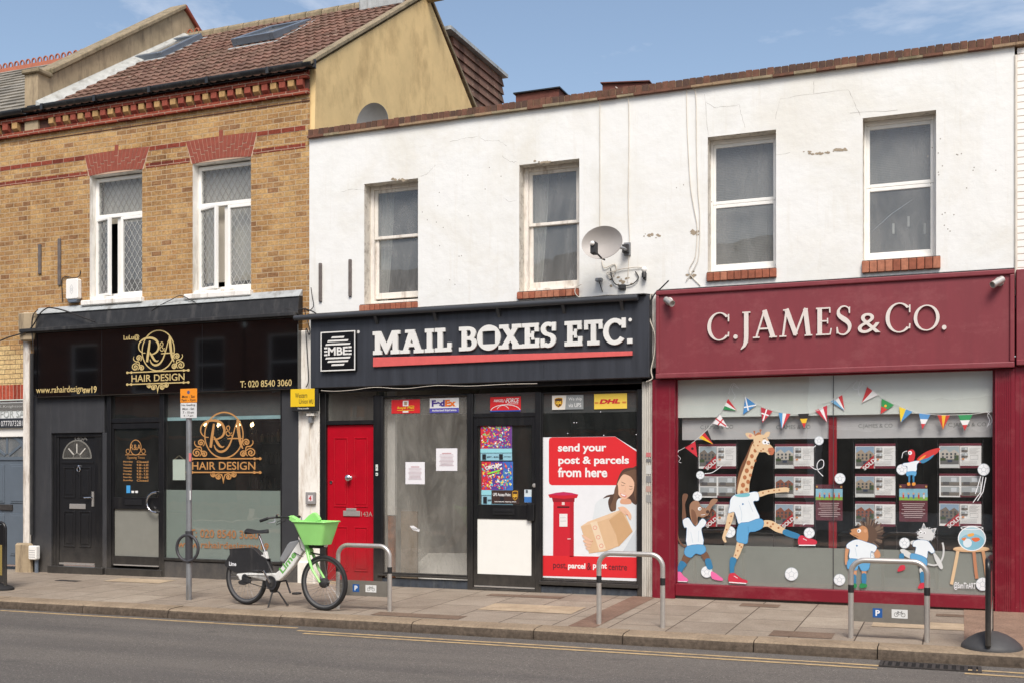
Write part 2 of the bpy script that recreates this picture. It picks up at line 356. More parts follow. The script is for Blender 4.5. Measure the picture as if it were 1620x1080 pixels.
M['asphalt']=asphalt()
def paving():
    m,nt,out=newmat('concrete_paving'); t=nt.nodes.new('ShaderNodeTexCoord'); mp=nt.nodes.new('ShaderNodeMapping')
    nt.links.new(t.outputs['Object'],mp.inputs[0]); mp.inputs['Rotation'].default_value=(0,0,R(90)); mp.inputs['Location'].default_value=(.1,.33,0)
    b=nt.nodes.new('ShaderNodeTexBrick'); nt.links.new(mp.outputs[0],b.inputs['Vector'])
    b.inputs['Scale'].default_value=1; b.inputs['Brick Width'].default_value=.76; b.inputs['Row Height'].default_value=.61
    b.inputs['Mortar Size'].default_value=.008; b.inputs['Mortar Smooth'].default_value=.5; b.offset=.5
    b.inputs['Color1'].default_value=(0,0,0,1); b.inputs['Color2'].default_value=(1,1,1,1); b.inputs['Mortar'].default_value=(.4,.4,.4,1)
    c=ramp(nt,b.outputs['Color'],[(0,lin((150,138,124))),(.5,lin((160,148,133))),(.9,lin((156,144,129))),(1,lin((168,156,140)))])
    v=objvec(nt); c=mix(nt,c,ramp(nt,noise(nt,v,2.1,7,.75,.5),[(.3,(.72,.69,.66)),(.65,(1.05,1.05,1.05))]),.9,'MULTIPLY')
    c=mix(nt,c,ramp(nt,noise(nt,v,60,3,.7),[(.35,(.8,.8,.8)),(.65,(1.08,1.08,1.08))]),1,'MULTIPLY')
    vo=nt.nodes.new('ShaderNodeTexVoronoi'); vo.inputs['Scale'].default_value=3.3; nt.links.new(v,vo.inputs['Vector'])
    c=mix(nt,c,lin((92,82,74)),ramp(nt,vo.outputs['Distance'],[(.03,(.55,.55,.55)),(.07,(0,0,0))]))
    c=mix(nt,c,lin((84,72,62)),b.outputs['Fac'])
    inv=nt.nodes.new('ShaderNodeMath'); inv.operation='SUBTRACT'; inv.inputs[0].default_value=1; nt.links.new(b.outputs['Fac'],inv.inputs[1])
    principled(nt,out,c,.85,nrm=bump(nt,noise(nt,v,60,3),.25,.004,bump(nt,inv.outputs[0],.6,.006)),spec=.25); return m
M['paving']=paving()
def stone(name,c,k=1.0,sc=35,var=.3):
    m,nt,out=newmat(name); v=objvec(nt); l=lin(c)
    col=ramp(nt,noise(nt,v,sc,5,.75),[(.3,[x*(1-var) for x in l]),(.7,[x*(1+var) for x in l])])
    col=mix(nt,col,ramp(nt,noise(nt,v,2.5,6,.7),[(.3,(.65,.62,.58)),(.7,(1.08,1.06,1.02))]),.9,'MULTIPLY')
    principled(nt,out,col,.85,nrm=bump(nt,noise(nt,v,sc,4),.6,.008),spec=.3); return m
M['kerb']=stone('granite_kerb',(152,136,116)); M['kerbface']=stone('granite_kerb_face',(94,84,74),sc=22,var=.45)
M['patch']=stone('red_brown_paving',(132,108,94),var=.25); M['setts']=stone('dark_setts',(122,104,90)); M['palepave']=stone('pale_cover',(184,166,142),var=.12)
M['bitmac']=stone('pink_bitmac',(146,122,106),sc=55,var=.4)
M['yline']=paint('worn_yellow_line',(184,158,116),.8,var=.3,scale=14,grime=lin((120,110,98)))
M['iron']=paint('cast_iron',(58,54,52),.6,var=.3,scale=20,bumpy=.4)
M['green']=paint('lime_green_paint',(160,230,132),.32,var=.04); M['bwhite']=paint('bicycle_white_paint',(232,232,228),.3,var=.04,grime=lin((176,172,164)))
M['batt']=paint('grey_battery_case',(140,142,144),.45,var=.05)
def tiles(name,c,k2,lich=(206,196,170)):
    m,nt,out=newmat(name); v=objvec(nt); l=lin(c)
    t=nt.nodes.new('ShaderNodeTexCoord'); mp=nt.nodes.new('ShaderNodeMapping'); nt.links.new(t.outputs['Object'],mp.inputs[0]); mp.inputs['Scale'].default_value=(1/.16,1/.235,0.0)
    fl=nt.nodes.new('ShaderNodeVectorMath'); fl.operation='FLOOR'; nt.links.new(mp.outputs[0],fl.inputs[0])
    wn=nt.nodes.new('ShaderNodeTexWhiteNoise'); nt.links.new(fl.outputs[0],wn.inputs[0])
    col=ramp(nt,wn.outputs[0],[(0,[x*.7 for x in l]),(.5,l),(1,[x*1.35 for x in l])])
    col=mix(nt,col,lin(k2),ramp(nt,noise(nt,v,1.4,6,.75),[(.4,(0,0,0)),(.7,(.6,.6,.6))]))
    col=mix(nt,col,lin(lich),ramp(nt,noise(nt,v,9,7,.85),[(.60,(0,0,0)),(.66,(.8,.8,.8))]))
    principled(nt,out,col,.9,nrm=bump(nt,noise(nt,v,60,4),.3,.006),spec=.2); return m
M['tile']=tiles('brown_pantiles',(114,86,75),(112,96,82)); M['slate']=tiles('old_slates',(136,132,124),(140,132,116),(160,156,140))
M['hung']=brickmat('tile_hanging',(120,66,54),(132,74,60),(96,56,48),(60,36,30),bw=.165,bh=.12,ms=.01,soot=.4,bst=1)
M['terra']=paint('terracotta',(156,92,68),.85,var=.15,scale=9,bumpy=.3)
M['straps']=paint('weathered_strap',(104,96,92),.8,var=.25,scale=10,bumpy=.3)
M['leadw']=paint('pale_lead_flashing',(178,180,176),.55,var=.15,scale=6,bumpy=.3,grime=lin((128,126,120)))
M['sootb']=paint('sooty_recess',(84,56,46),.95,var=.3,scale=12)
M['flake']=paint('exposed_render',(158,144,124),.9,var=.2,scale=30)
M['terra2']=paint('dark_terracotta',(100,58,48),.9,var=.25,scale=12,bumpy=.4)
def whitebrick():
    m,nt,out=newmat('white_painted_brick'); v=xz(nt); b=nt.nodes.new('ShaderNodeTexBrick'); nt.links.new(v,b.inputs[0]); b.inputs['Scale'].default_value=1
    b.inputs['Brick Width'].default_value=.225; b.inputs['Row Height'].default_value=.0762; b.inputs['Mortar Size'].default_value=.005
    c=mix(nt,lin((238,235,230)),lin((180,168,150)),b.outputs['Fac']); iv=nt.nodes.new('ShaderNodeMath'); iv.operation='SUBTRACT'; iv.inputs[0].default_value=1; nt.links.new(b.outputs['Fac'],iv.inputs[1])
    principled(nt,out,c,.7,nrm=bump(nt,iv.outputs[0],.6,.01)); return m
M['whitebrick']=whitebrick()
M['frostw']=paint('frosted_door_panel',(132,132,124),.35,var=.05); M['blindg']=paint('grey_blind_box',(82,86,86),.6); M['bluestrip']=paint('pale_blue_strip',(150,184,188),.5)
M['oldwhite']=paint('old_white_masonry',(236,232,222),.75,var=.05,bumpy=.4,grime=lin((170,150,126)))
M['rail']=paint('grey_black_rail',(58,60,64),.4,var=.1); M['sred']=paint('faded_red_strip',(214,96,92),.5,var=.08,scale=10); M['navyp']=paint('weathered_slate_paint',(58,64,72),.6,var=.35,scale=14,grime=lin((96,98,98)))
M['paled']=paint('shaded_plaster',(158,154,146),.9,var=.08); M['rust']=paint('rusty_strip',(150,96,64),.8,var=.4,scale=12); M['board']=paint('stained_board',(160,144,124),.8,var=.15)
M['greyband']=paint('dark_grey_band',(68,68,68),.5,var=.06,scale=12); M['glassmbe']=glassmat('grimy_hazed_shop_glass',haze=.36,hcol=(156,153,145),refl=2.8,tint=(.97,.97,.96)); M['whitepanel']=paint('white_panel',(236,236,230),.4,var=.02)  # glass haze: grime plus pale reflections put into its diffuse colour
M['greypil']=paint('grey_white_pilaster',(196,192,182),.7,var=.06,bumpy=.2,grime=lin((140,130,116)))
M['glassagent']=glassmat('agent_glass',haze=.035,refl=3.2,tint=(.985,.99,.985)); M['frostag']=paint('frosted_film_grey',(144,148,141),.3,var=.10,scale=.8); M['frostag2']=paint('frosted_film_top',(214,220,214),.35,var=.05,scale=.8)
M['bandlow']=paint('pale_translucent_band',(190,190,190),.5,var=.04); M['redpost']=paint('red_post',(150,22,36),.4); M['agroom']=paint('agent_room',(82,78,76),.9,var=.1); M['agfloor']=paint('agent_floor',(84,80,76),.8)
M['darkpipe']=paint('dark_grey_pipe',(62,62,66),.5,var=.08); M['stplate']=paint('grey_sign_plate',(132,128,120),.5,metal=.4,var=.12,scale=8)
M['rubberl']=paint('grey_rubber',(66,66,67),.6,var=.12,scale=12,bumpy=.15)
# ---------------------------------------------------------------- lettering
_t={}
def glyphs(s,bold=0.0,space=1.0):
    k=(s,bold,space)
    if k not in _t:
        cu=bpy.data.curves.new('lettering','FONT'); cu.body=s; cu.offset=bold; cu.size=1; cu.space_character=space; cu.resolution_u=4
        o=bpy.data.objects.new('lettering',cu); COL.objects.link(o); bpy.context.view_layer.update()
        me=bpy.data.meshes.new_from_object(o.evaluated_get(bpy.context.evaluated_depsgraph_get()))
        v=[(p.co.x,p.co.y) for p in me.vertices]; f=[tuple(p.vertices) for p in me.polygons]
        bpy.data.objects.remove(o); bpy.data.curves.remove(cu); bpy.data.meshes.remove(me); _t[k]=(v,f)
    return _t[k]
def text(mb,s,x0,x1,z0,z1,y,m,bold=0.0,shear=0,space=1.0,rot=0,depth=0):
    v,f=glyphs(s,bold,space)
    if not v: return
    a=min(p[0] for p in v); b=max(p[0] for p in v); c=min(p[1] for p in v); d=max(p[1] for p in v)
    cx,cz=(x0+x1)/2,(z0+z1)/2; P=[]
    for p in v:
        x=x0+(p[0]-a)/(b-a)*(x1-x0)+shear*(p[1]-c)/(d-c)*(z1-z0); z=z0+(p[1]-c)/(d-c)*(z1-z0)
        if rot: x,z=cx+(x-cx)*math.cos(rot)-(z-cz)*math.sin(rot),cz+(x-cx)*math.sin(rot)+(z-cz)*math.cos(rot)
        P.append((x,y,z))
    mb.mesh(P,f,m)
    if depth:                        # side walls of raised letters
        from collections import Counter
        e=Counter(); 
        for q in f:
            for i in range(len(q)): e[tuple(sorted((q[i],q[(i+1)%len(q)])))]+=1
        for (i,j),n in e.items():
            if n==1:
                A,B=P[i],P[j]; mb.face([A,B,(B[0],y+depth,B[2]),(A[0],y+depth,A[2])],m)
def tpx(mb,s,pa,pb,pt,pbm,Y,m,**k):  # text fitted to where the photo shows it on the plane y=Y
    text(mb,s,XX(pa,Y),XX(pb,Y),ZZ(pa,pbm,Y),ZZ(pa,pt,Y),Y,m,**k)
def Q(pa,pb,pt,pbm,Y=0.0):           # upright rectangle seen at those pixels: x0,x1,z0,z1 (heights read at the left edge)
    return XX(pa,Y),XX(pb,Y),ZZ(pa,pbm,Y),ZZ(pa,pt,Y)
def spline(pts,closed=True,n=5):
    L=len(pts); out=[]
    for i in range(L if closed else L-1):
        g=(lambda k: pts[k%L]) if closed else (lambda k: pts[max(0,min(L-1,k))])
        p0,p1,p2,p3=g(i-1),g(i),g(i+1),g(i+2)
        for j in range(n):
            t=j/n; out.append(tuple(.5*((2*p1[a])+(-p0[a]+p2[a])*t+(2*p0[a]-5*p1[a]+4*p2[a]-p3[a])*t*t+(-p0[a]+3*p1[a]-3*p2[a]+p3[a])*t**3) for a in range(len(p1))))
    if not closed: out.append(tuple(pts[-1]))
    return out
def ell(cx,cz,rx,rz,n=24,a0=0,a1=360):
    k=n if a1-a0>=360 else n+1
    return [(cx+rx*math.cos(R(a0+(a1-a0)*i/n)),cz+rz*math.sin(R(a0+(a1-a0)*i/n))) for i in range(k)]
# ---------------------------------------------------------------- walls with openings
def wall(mb,x0,x1,z0,z1,holes,y,m,rm=None,depth=.2):
    xs=sorted({x0,x1}|{h[0] for h in holes}|{h[1] for h in holes}); zs=sorted({z0,z1}|{h[2] for h in holes}|{h[3] for h in holes})
    xs=[x for x in xs if x0<=x<=x1]; zs=[z for z in zs if z0<=z<=z1]
    for i in range(len(xs)-1):
        for j in range(len(zs)-1):
            cx,cz=(xs[i]+xs[i+1])/2,(zs[j]+zs[j+1])/2
            if any(h[0]<cx<h[1] and h[2]<cz<h[3] for h in holes): continue
            mb.face([(xs[i],y,zs[j]),(xs[i+1],y,zs[j]),(xs[i+1],y,zs[j+1]),(xs[i],y,zs[j+1])],m)
    rm=rm or m
    for a,b,c,d in holes:
        mb.face([(a,y,c),(a,y+depth,c),(a,y+depth,d),(a,y,d)],rm); mb.face([(b,y+depth,c),(b,y,c),(b,y,d),(b,y+depth,d)],rm)
        mb.face([(a,y,d),(a,y+depth,d),(b,y+depth,d),(b,y,d)],rm); mb.face([(a,y+depth,c),(a,y,c),(b,y,c),(b,y+depth,c)],rm)
def room(mb,x0,x1,y0,y1,z0,z1,m,fm=None,sm=None):
    mb.face([(x0,y1,z0),(x1,y1,z0),(x1,y1,z1),(x0,y1,z1)],m)
    mb.face([(x0,y0,z0),(x0,y1,z0),(x0,y1,z1),(x0,y0,z1)],sm or m); mb.face([(x1,y0,z0),(x1,y1,z0),(x1,y1,z1),(x1,y0,z1)],sm or m)
    mb.face([(x0,y0,z0),(x1,y0,z0),(x1,y1,z0),(x0,y1,z0)],fm or m); mb.face([(x0,y0,z1),(x1,y0,z1),(x1,y1,z1),(x0,y1,z1)],m)
def frame(mb,x0,x1,z0,z1,w,y0,y1,m,wb=None,wt=None):
    wb=wb or w; wt=wt or w
    mb.box(x0,x0+w,y0,y1,z0,z1,m); mb.box(x1-w,x1,y0,y1,z0,z1,m); mb.box(x0+w,x1-w,y0+.001,y1,z0,z0+wb,m); mb.box(x0+w,x1-w,y0+.001,y1,z1-wt,z1,m)
def lattice(mb,x0,x1,z0,z1,y,m,dx=.105,dz=.165,w=.009,T=None):
    segs=[]; k=dz/dx
    for sgn in (1,-1):
        n=int((x1-x0)/dx+(z1-z0)/dz)+3
        for i in range(-n,n):
            c=i*dz+(z0 if sgn>0 else z0)          # z = sgn*k*(x-x0)+c
            P=[]
            for x in (x0,x1):
                z=sgn*k*(x-x0)+c
                if z0<=z<=z1: P.append((x,z))
            for z in (z0,z1):
                x=x0+(z-c)/(sgn*k)
                if x0<x<x1: P.append((x,z))
            if len(P)>=2 and math.hypot(P[0][0]-P[1][0],P[0][1]-P[1][1])>.01: segs.append((P[0],P[1],0 if sgn>0 else .002))
    for a,b,o in segs:
        l0=mb.lay; mb.lay=o
        st=len(mb.v); mb.ribbon([a,b],w,y,m)
        if T:
            for q in range(st,len(mb.v)): mb.v[q]=T(mb.v[q])
        mb.lay=l0
# ================================================================ SETTING
def rz(x): return G(x,-2.8)-.105
def strip(name,x0,x1,y0,y1,zf,m,nx=24,ny=4,dz=0):
    b=MB(); vs=[]; fs=[]
    for i in range(nx+1):
        for j in range(ny+1):
            x=x0+(x1-x0)*i/nx; y=y0+(y1-y0)*j/ny; vs.append((x,y,zf(x,y)+dz))
    for i in range(nx):
        for j in range(ny): a=i*(ny+1)+j; fs.append((a,a+ny+1,a+ny+2,a+1))
    b.mesh(vs,fs,m); o=b.build(name,recalc=False,org=(0,0,0)); return tag(o,kind='structure')
YK=-2.80                                             # face of the kerb
g=MB(); g.face([(-400,-400,-1.2),(400,-400,-1.2),(400,400,-1.2),(-400,400,-1.2)],M['bitmac']); tag(g.build('ground',recalc=False),kind='structure')
ZL=lambda x,y: .012+.004*x
strip('pavement',-40,30,YK+.28,.6,lambda x,y: G(x,y),M['paving'],40,8)
road=strip('road',-60,50,-12.6,YK+.1,lambda x,y: rz(x)+.0,M['asphalt'],20,3)
strip('far_pavement',-60,50,-17.4,-12.6,lambda x,y: rz(x)+.10,M['paving'],20,2)
# kerb stones with their joints where the photo shows them
kb=MB(); joints=[XX(p,YK) for p in (131,266,443,651,844,985,1192,1388)]
j=joints[:]; 
while j[0]>-38: j.insert(0,j[0]-random.uniform(1.3,1.8))
while j[-1]<28: j.append(j[-1]+random.uniform(1.1,1.7))
for a,b in zip(j[:-1],j[1:]):
    a+=.005; b-=.005; dzz=random.uniform(-.004,.004); n=8
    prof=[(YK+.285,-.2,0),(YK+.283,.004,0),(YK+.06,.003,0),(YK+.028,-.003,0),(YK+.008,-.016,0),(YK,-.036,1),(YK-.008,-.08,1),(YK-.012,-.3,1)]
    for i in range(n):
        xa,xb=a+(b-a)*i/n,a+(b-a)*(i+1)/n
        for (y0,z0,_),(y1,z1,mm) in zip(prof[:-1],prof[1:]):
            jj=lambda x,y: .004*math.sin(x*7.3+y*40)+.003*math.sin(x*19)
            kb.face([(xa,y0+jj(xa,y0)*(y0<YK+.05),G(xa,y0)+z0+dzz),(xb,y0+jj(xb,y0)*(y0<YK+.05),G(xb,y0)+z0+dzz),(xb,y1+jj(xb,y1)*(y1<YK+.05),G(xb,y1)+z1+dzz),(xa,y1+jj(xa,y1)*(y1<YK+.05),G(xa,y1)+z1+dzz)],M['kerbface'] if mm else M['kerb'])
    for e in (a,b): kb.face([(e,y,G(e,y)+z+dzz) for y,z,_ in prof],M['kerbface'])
tag(kb.build('kerb',org=(0,0,0)),kind='structure')
# patches, inset strips and covers in the pavement
def patch(name,pts,m,dz=.004,kind='structure'):
    b=MB(); b.face([(x,y,G(x,y)+dz) for x,y in pts],m); return tag(b.build(name,recalc=False,org=(0,0,0)),kind=kind)
def xq(pa,pb,y0,y1): return [(pa,y0),(pb,y0),(pb,y1),(pa,y1)]
xs_=GP(1012,948)[0]; patch('paving_strip',[(xs_-.17,-2.5),(xs_+.13,-2.5),(xs_+.13,-.02),(xs_-.17,-.02)],M['patch'])
for a,b,y0,y1 in ((-6.2,-5.1,-2.45,-2.2),(-5.6,-4.6,-.55,-.34),(-1.75,-1.15,-2.44,-2.1),(-.9,-.35,-.42,-.2),(-2.4,-1.95,-.5,-.25),(.75,1.3,-2.4,-2.0),(-.25,.95,-.62,-.44)): patch('paving_patch',xq(a,b,y0,y1),M['setts'])
for a,b,y0,y1 in ((-5.2,-4.05,-1.7,-1.15),(-.85,.72,-1.55,-1.1),(-11.6,-10.6,-.75,-.35)): patch('cover_slab',xq(a,b,y0,y1),M['palepave'],.005)
xr_=GP(1525,985)[0]; patch('bitmac_patch',[(xr_,-2.5),(xr_+14,-2.5),(xr_+14,-.0),(xr_,-.0)],M['bitmac'],.006)
c=MB(); gx,gy=GP(108,918); c.box(gx-.2,gx+.2,gy-.06,gy+.06,G(gx,gy)-.02,G(gx,gy)+.006,M['iron']); tag(c.build('meter_cover'),'small dark iron cover set in the pavement in front of the black front door','cover')
# painted lines on the road
def yl(px0,px1,py0,name='yellow_line'):
    b=MB(); y=(HC-rz(XX(px0,-3)))*F/(py0-HY)*(CT+ux(px0)*ST)-D; x0,x1=XX(px0,y),XX(px1,y); n=max(2,int((x1-x0)/.4))
    for i in range(n):
        xa,xb=x0+(x1-x0)*i/n,x0+(x1-x0)*(i+1)/n
        w=lambda x: .003*math.sin(x*11)
        b.face([(xa,y-.032+w(xa),rz(xa)+.004),(xb,y-.032+w(xb),rz(xb)+.004),(xb,y+.032+w(xb),rz(xb)+.004),(xa,y+.032+w(xa),rz(xa)+.004)],M['yline'])
    return tag(b.build(name,recalc=False,org=(0,0,0)),kind='structure')
yl(0,470,965); yl(470,1395,997); yl(480,1388,1001.5); yl(1526,1620,1059); yl(1526,1620,1065)
# drain in the gutter
dx,dy=XX(1471,YK-.24),YK-.24; dr=thing('drain_grate','dark cast iron drain grate sunk in the road gutter between the yellow lines','drain grate',(dx,dy,rz(dx)))
b=MB(); z=rz(dx); b.box(dx-.42,dx+.42,dy-.13,dy+.13,z-.05,z+.004,M['vdark']); b.build('pit',dr)
b=MB(); frame(b,dx-.42,dx+.42,0,1,.03,0,1,M['iron']); b.v=[(x,dy-.13+zz*.26,z+.003+.012*yy) for x,yy,zz in b.v]
# 'frame' was laid out upright: its height became the width across the gutter
for i in range(12): b.box(dx-.38+i*.066,dx-.35+i*.066,dy-.11,dy+.11,z+.003,z+.013,M['iron'])
b.build('grate',dr)
# ================================================================ YELLOW BRICK HOUSE
ZG=-.1
xL=XX(48); xB=XX(490)
W1=Q(142,225,279,476); W2=Q(305,397,260,466)
house=thing('brick_building','yellow brick building with red dentil cornice, leaded casement windows and brown tiled roof','building',((xL+xB)/2,0,0))
b=MB(); wall(b,xL,xB,2.85,7.3,[W1,W2],0,M['brick'],M['reveal'],.21); b.build('wall',house,recalc=False)
def redband(b,x0,x1,z,y=-.004): b.box(x0,x1,y,.0,z-.034,z+.034,M['red'])
b=MB()
zA=(ZZ(0,268)+ZZ(483,203))/2; zB=(ZZ(0,293)+ZZ(477,231))/2
A1=(XX(134),XX(237)); A2=(XX(294),XX(407)); xN=XX(-60)
for z in (zA,zB):
    for x0,x1 in ((xL,A1[0]+(.0 if z==zA else .06)),(A1[1]-(.0 if z==zA else .07),A2[0]+(.0 if z==zA else .07)),(A2[1]-(.0 if z==zA else .07),XX(483))): redband(b,x0,x1,z)
build_each(b,'brick_band',house)
def arch(Wd,xa,xb,zt):               # gauged flat arch of tapered voussoirs with a raised key
    b=MB(); n=17; z0=Wd[3]; x0,x1=Wd[0]-.005,Wd[1]+.005; b.prism([(x0-.02,z0),(x1+.02,z0),(xb+.0,zt),(xa-.0,zt)],-.002,.01,paint_m)
    for i in range(n):
        f0,f1=(i+.05)/n,(i+.95)/n; rise=.03*math.sin(math.pi*(i+.5)/n); top=zt+rise*.4+(.085 if i==n//2 else 0)
        lo=[(x0+(x1-x0)*f0,z0+rise),(x0+(x1-x0)*f1,z0+rise)]; hi=[(xa+(xb-xa)*f1,top),(xa+(xb-xa)*f0,top)]
        s=.45+.13*((i%3)-1)
        m0=[(lo[0][0]+(hi[1][0]-lo[0][0])*s,lo[0][1]+(hi[1][1]-lo[0][1])*s),(lo[1][0]+(hi[0][0]-lo[1][0])*s,lo[1][1]+(hi[0][1]-lo[1][1])*s)]
        gpz=.012
        b.prism([lo[0],lo[1],(m0[1][0],m0[1][1]-gpz/2),(m0[0][0],m0[0][1]-gpz/2)],-.007,.0,M['gauged']); b.prism([(m0[0][0],m0[0][1]+gpz/2),(m0[1][0],m0[1][1]+gpz/2),hi[0],hi[1]],-.007,.0,M['gauged'])
    b.build('window_arch',house)
paint_m=paint('pale_lime_mortar',(196,168,146),.9,bumpy=.3); M['gauged']=paint('gauged_red_brick',(142,72,56),.85,var=.18,scale=14,bumpy=.3)
arch(W1,A1[0],A1[1],zA+.035); arch(W2,A2[0],A2[1],zA+.035)
# cornice
b=MB(); e0,e1=XX(-30),xB
zc=ZZ(300,163); b.box(xL,e1,-.085,0,zc+.075,zc+.15,M['red']); b.box(xL,e1,-.05,0,zc+.155,zc+.30,M['red']); b.box(xL,e1,-.06,0,zc-.14,zc-.072,M['red']); b.box(xL,e1,-.008,0,zc-.235,zc-.222,M['sootb'])
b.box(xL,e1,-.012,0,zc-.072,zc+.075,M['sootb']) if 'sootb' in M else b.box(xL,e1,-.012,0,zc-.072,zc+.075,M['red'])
b.build('cornice',house)
b=MB(); x=xL+.45; i=0; DY=paint('dentil_buff',(176,140,92),.9,var=.25,scale=12,bumpy=.4); DR=paint('dentil_red',(144,70,54),.9,var=.2,scale=12,bumpy=.4)
while x<e1-.08:
    mm=DR if i%2 else DY; b.hexa([(x,-.012,zc-.07),(x+.1,-.012,zc-.07),(x+.1,-.012,zc+.072),(x,-.012,zc+.072)],[(x,-.075,zc-.015),(x+.1,-.075,zc-.015),(x+.1,-.075,zc+.073),(x,-.075,zc+.073)],mm); x+=.148; i+=1
build_each(b,'dentil',house)
zg=ZZ(300,140)
def gutter(parent,x0,x1,z):
    b=MB(); pts=[(math.cos(a)*.062,math.sin(a)*.062) for a in [math.pi+math.pi*k/10 for k in range(11)]]
    n=len(pts); v=[]
    for x in (x0,x1):
        for py,pz in pts: v.append((x,-.13+py,z+pz+.03))
        for py,pz in reversed(pts): v.append((x,-.13+py*.92,z+pz*.92+.03))
    b.mesh(v,[(i,(i+1)%(2*n),(i+1)%(2*n)+2*n,i+2*n) for i in range(2*n)]+[tuple(range(2*n-1,-1,-1)),tuple(range(2*n,4*n))],M['gutter'])
    b.box(x0,x1,-.07,-.045,z-.03,z+.1,M['gutter'])
    k=x0+.4
    while k<x1: b.box(k,k+.05,-.2,-.066,z-.045,z+.05,M['gutter']); k+=1.05
    return b.build('gutter',parent,smooth=True)
gutter(house,xL,XX(503),zg)
# roof: profiled pantile courses
SL=.665; YR=3.6; ZE=zg+.03; ZR=ZE+SL*YR
gX=XX(497)
def pantiles(name,parent,x0,x1,y0,y1,ze,sl,m,flat=False,holes=()):
    b=MB(); L=math.hypot(y1-y0,(y1-y0)*sl); n=int(L/.27); cs=1/math.hypot(1,sl); nx=int((x1-x0)/.036)
    if flat: nx=int((x1-x0)/.3)
    nrm=(-sl*cs,cs)
    for k in range(n):
        s0,s1=L*k/n,L*(k+1)/n+.01
        row=[]
        for i in range(nx+1):
            x=x0+(x1-x0)*i/nx; ph=(x/.15)%1; w=0 if flat else .022*max(0,math.sin(math.pi*2*ph))+.004*math.sin(x*3)
            jit=random.uniform(-.003,.003)
            for s,h in ((s0,.0),(s0,.030),(s1,.004)):
                hh=h+w+jit; row.append((x,y0+s*cs+nrm[0]*hh,ze+s*cs*sl+nrm[1]*hh))
        b.mesh(row,[q for i in range(nx) for q in ((i*3,(i+1)*3,(i+1)*3+1,i*3+1),(i*3+1,(i+1)*3+1,(i+1)*3+2,i*3+2))],m)
    b.face([(x0,y0,ze-.02),(x1,y0,ze-.02),(x1,y1,ze-.02+(y1-y0)*sl),(x0,y1,ze-.02+(y1-y0)*sl)],M['vdark'])
    return b
xP=XX(64)
rb=pantiles('roof',house,xP+.02,gX-.02,-.15,YR,ZE-.15*SL+.03,SL,M['tile'])
roof=rb.build('roof',house,smooth=False)
b=MB(); b.face([(xP,YR,ZR+.05),(gX,YR,ZR+.05),(gX,2*YR,ZE),(xP,2*YR,ZE)],M['tile']); b.build('rear_roof_slope',house)
b=MB(); x=xP
while x<gX: b.tube([(x,YR,ZR+.02),(x+.32,YR,ZR+.025)],.11,M['capstone'],10); x+=.335
b.build('ridge_tile_row',roof)
# yellow rendered gable and its verge
b=MB(); gy=[(.0,6.0),(YR*2,6.0),(YR*2,ZE-.2),(YR*2-.3,ZE),(YR,ZR+.02),(.05,ZE+.05)]
v=[(gX,y,z) for y,z in gy]+[(gX-.25,y,z) for y,z in gy]; n=len(gy)
b.mesh(v,[tuple(range(n)),tuple(range(2*n-1,n-1,-1))]+[(i,i+n,(i+1)%n+n,(i+1)%n) for i in range(n)],M['render']); b.build('gable_wall',house)
b=MB()
for (ya,za,yb,zb) in ((-.12,ZE-.02,YR+.04,ZR+.09),(YR-.04,ZR+.09,YR*2-.1,ZE+.05)):
    b.hexa([(gX-.12,ya,za),(gX+.03,ya,za),(gX+.03,yb,zb),(gX-.12,yb,zb)],[(gX-.12,ya,za+.07),(gX+.03,ya,za+.07),(gX+.03,yb,zb+.07),(gX-.12,yb,zb+.07)],M['capstone'])
build_each(b,'verge',house,bevel=.01)
# rear dormer hung with tiles
y0,y1,zt=4.72,7.05,ZZ(797,122,7.05)
b=MB()
k=zt-.02
while k>7.2: b.hexa([(gX-.1,y0,k-.17),(gX-.025,y0,k-.17),(gX-.025,y1+.03,k-.17),(gX-.1,y1+.03,k-.17)],[(gX-.1,y0,k),(gX-.06,y0,k),(gX-.06,y1,k),(gX-.1,y1,k)],M['tile']); k-=.165
b.box(gX-2.5,gX-.105,y0,y1,7,zt-.02,M['tile']); b.box(gX-2.5,gX+.05,y0-.3,y1+.06,zt-.015,zt+.05,M['lead'])
b.build('dormer',house)
# chimney with lead at the ridge
b=MB(); cx=XX(620,YR); b.box(cx-.32,cx+.32,YR-.3,YR+.3,ZR-.2,ZR+1.3,M['red']); ch=b.build('chimney',roof)
b=MB(); b.box(cx-.42,cx+.42,YR-.42,YR-.305,ZR-.22,ZR+.12,M['lead']); b.build('flashing',roof,bevel=.02)
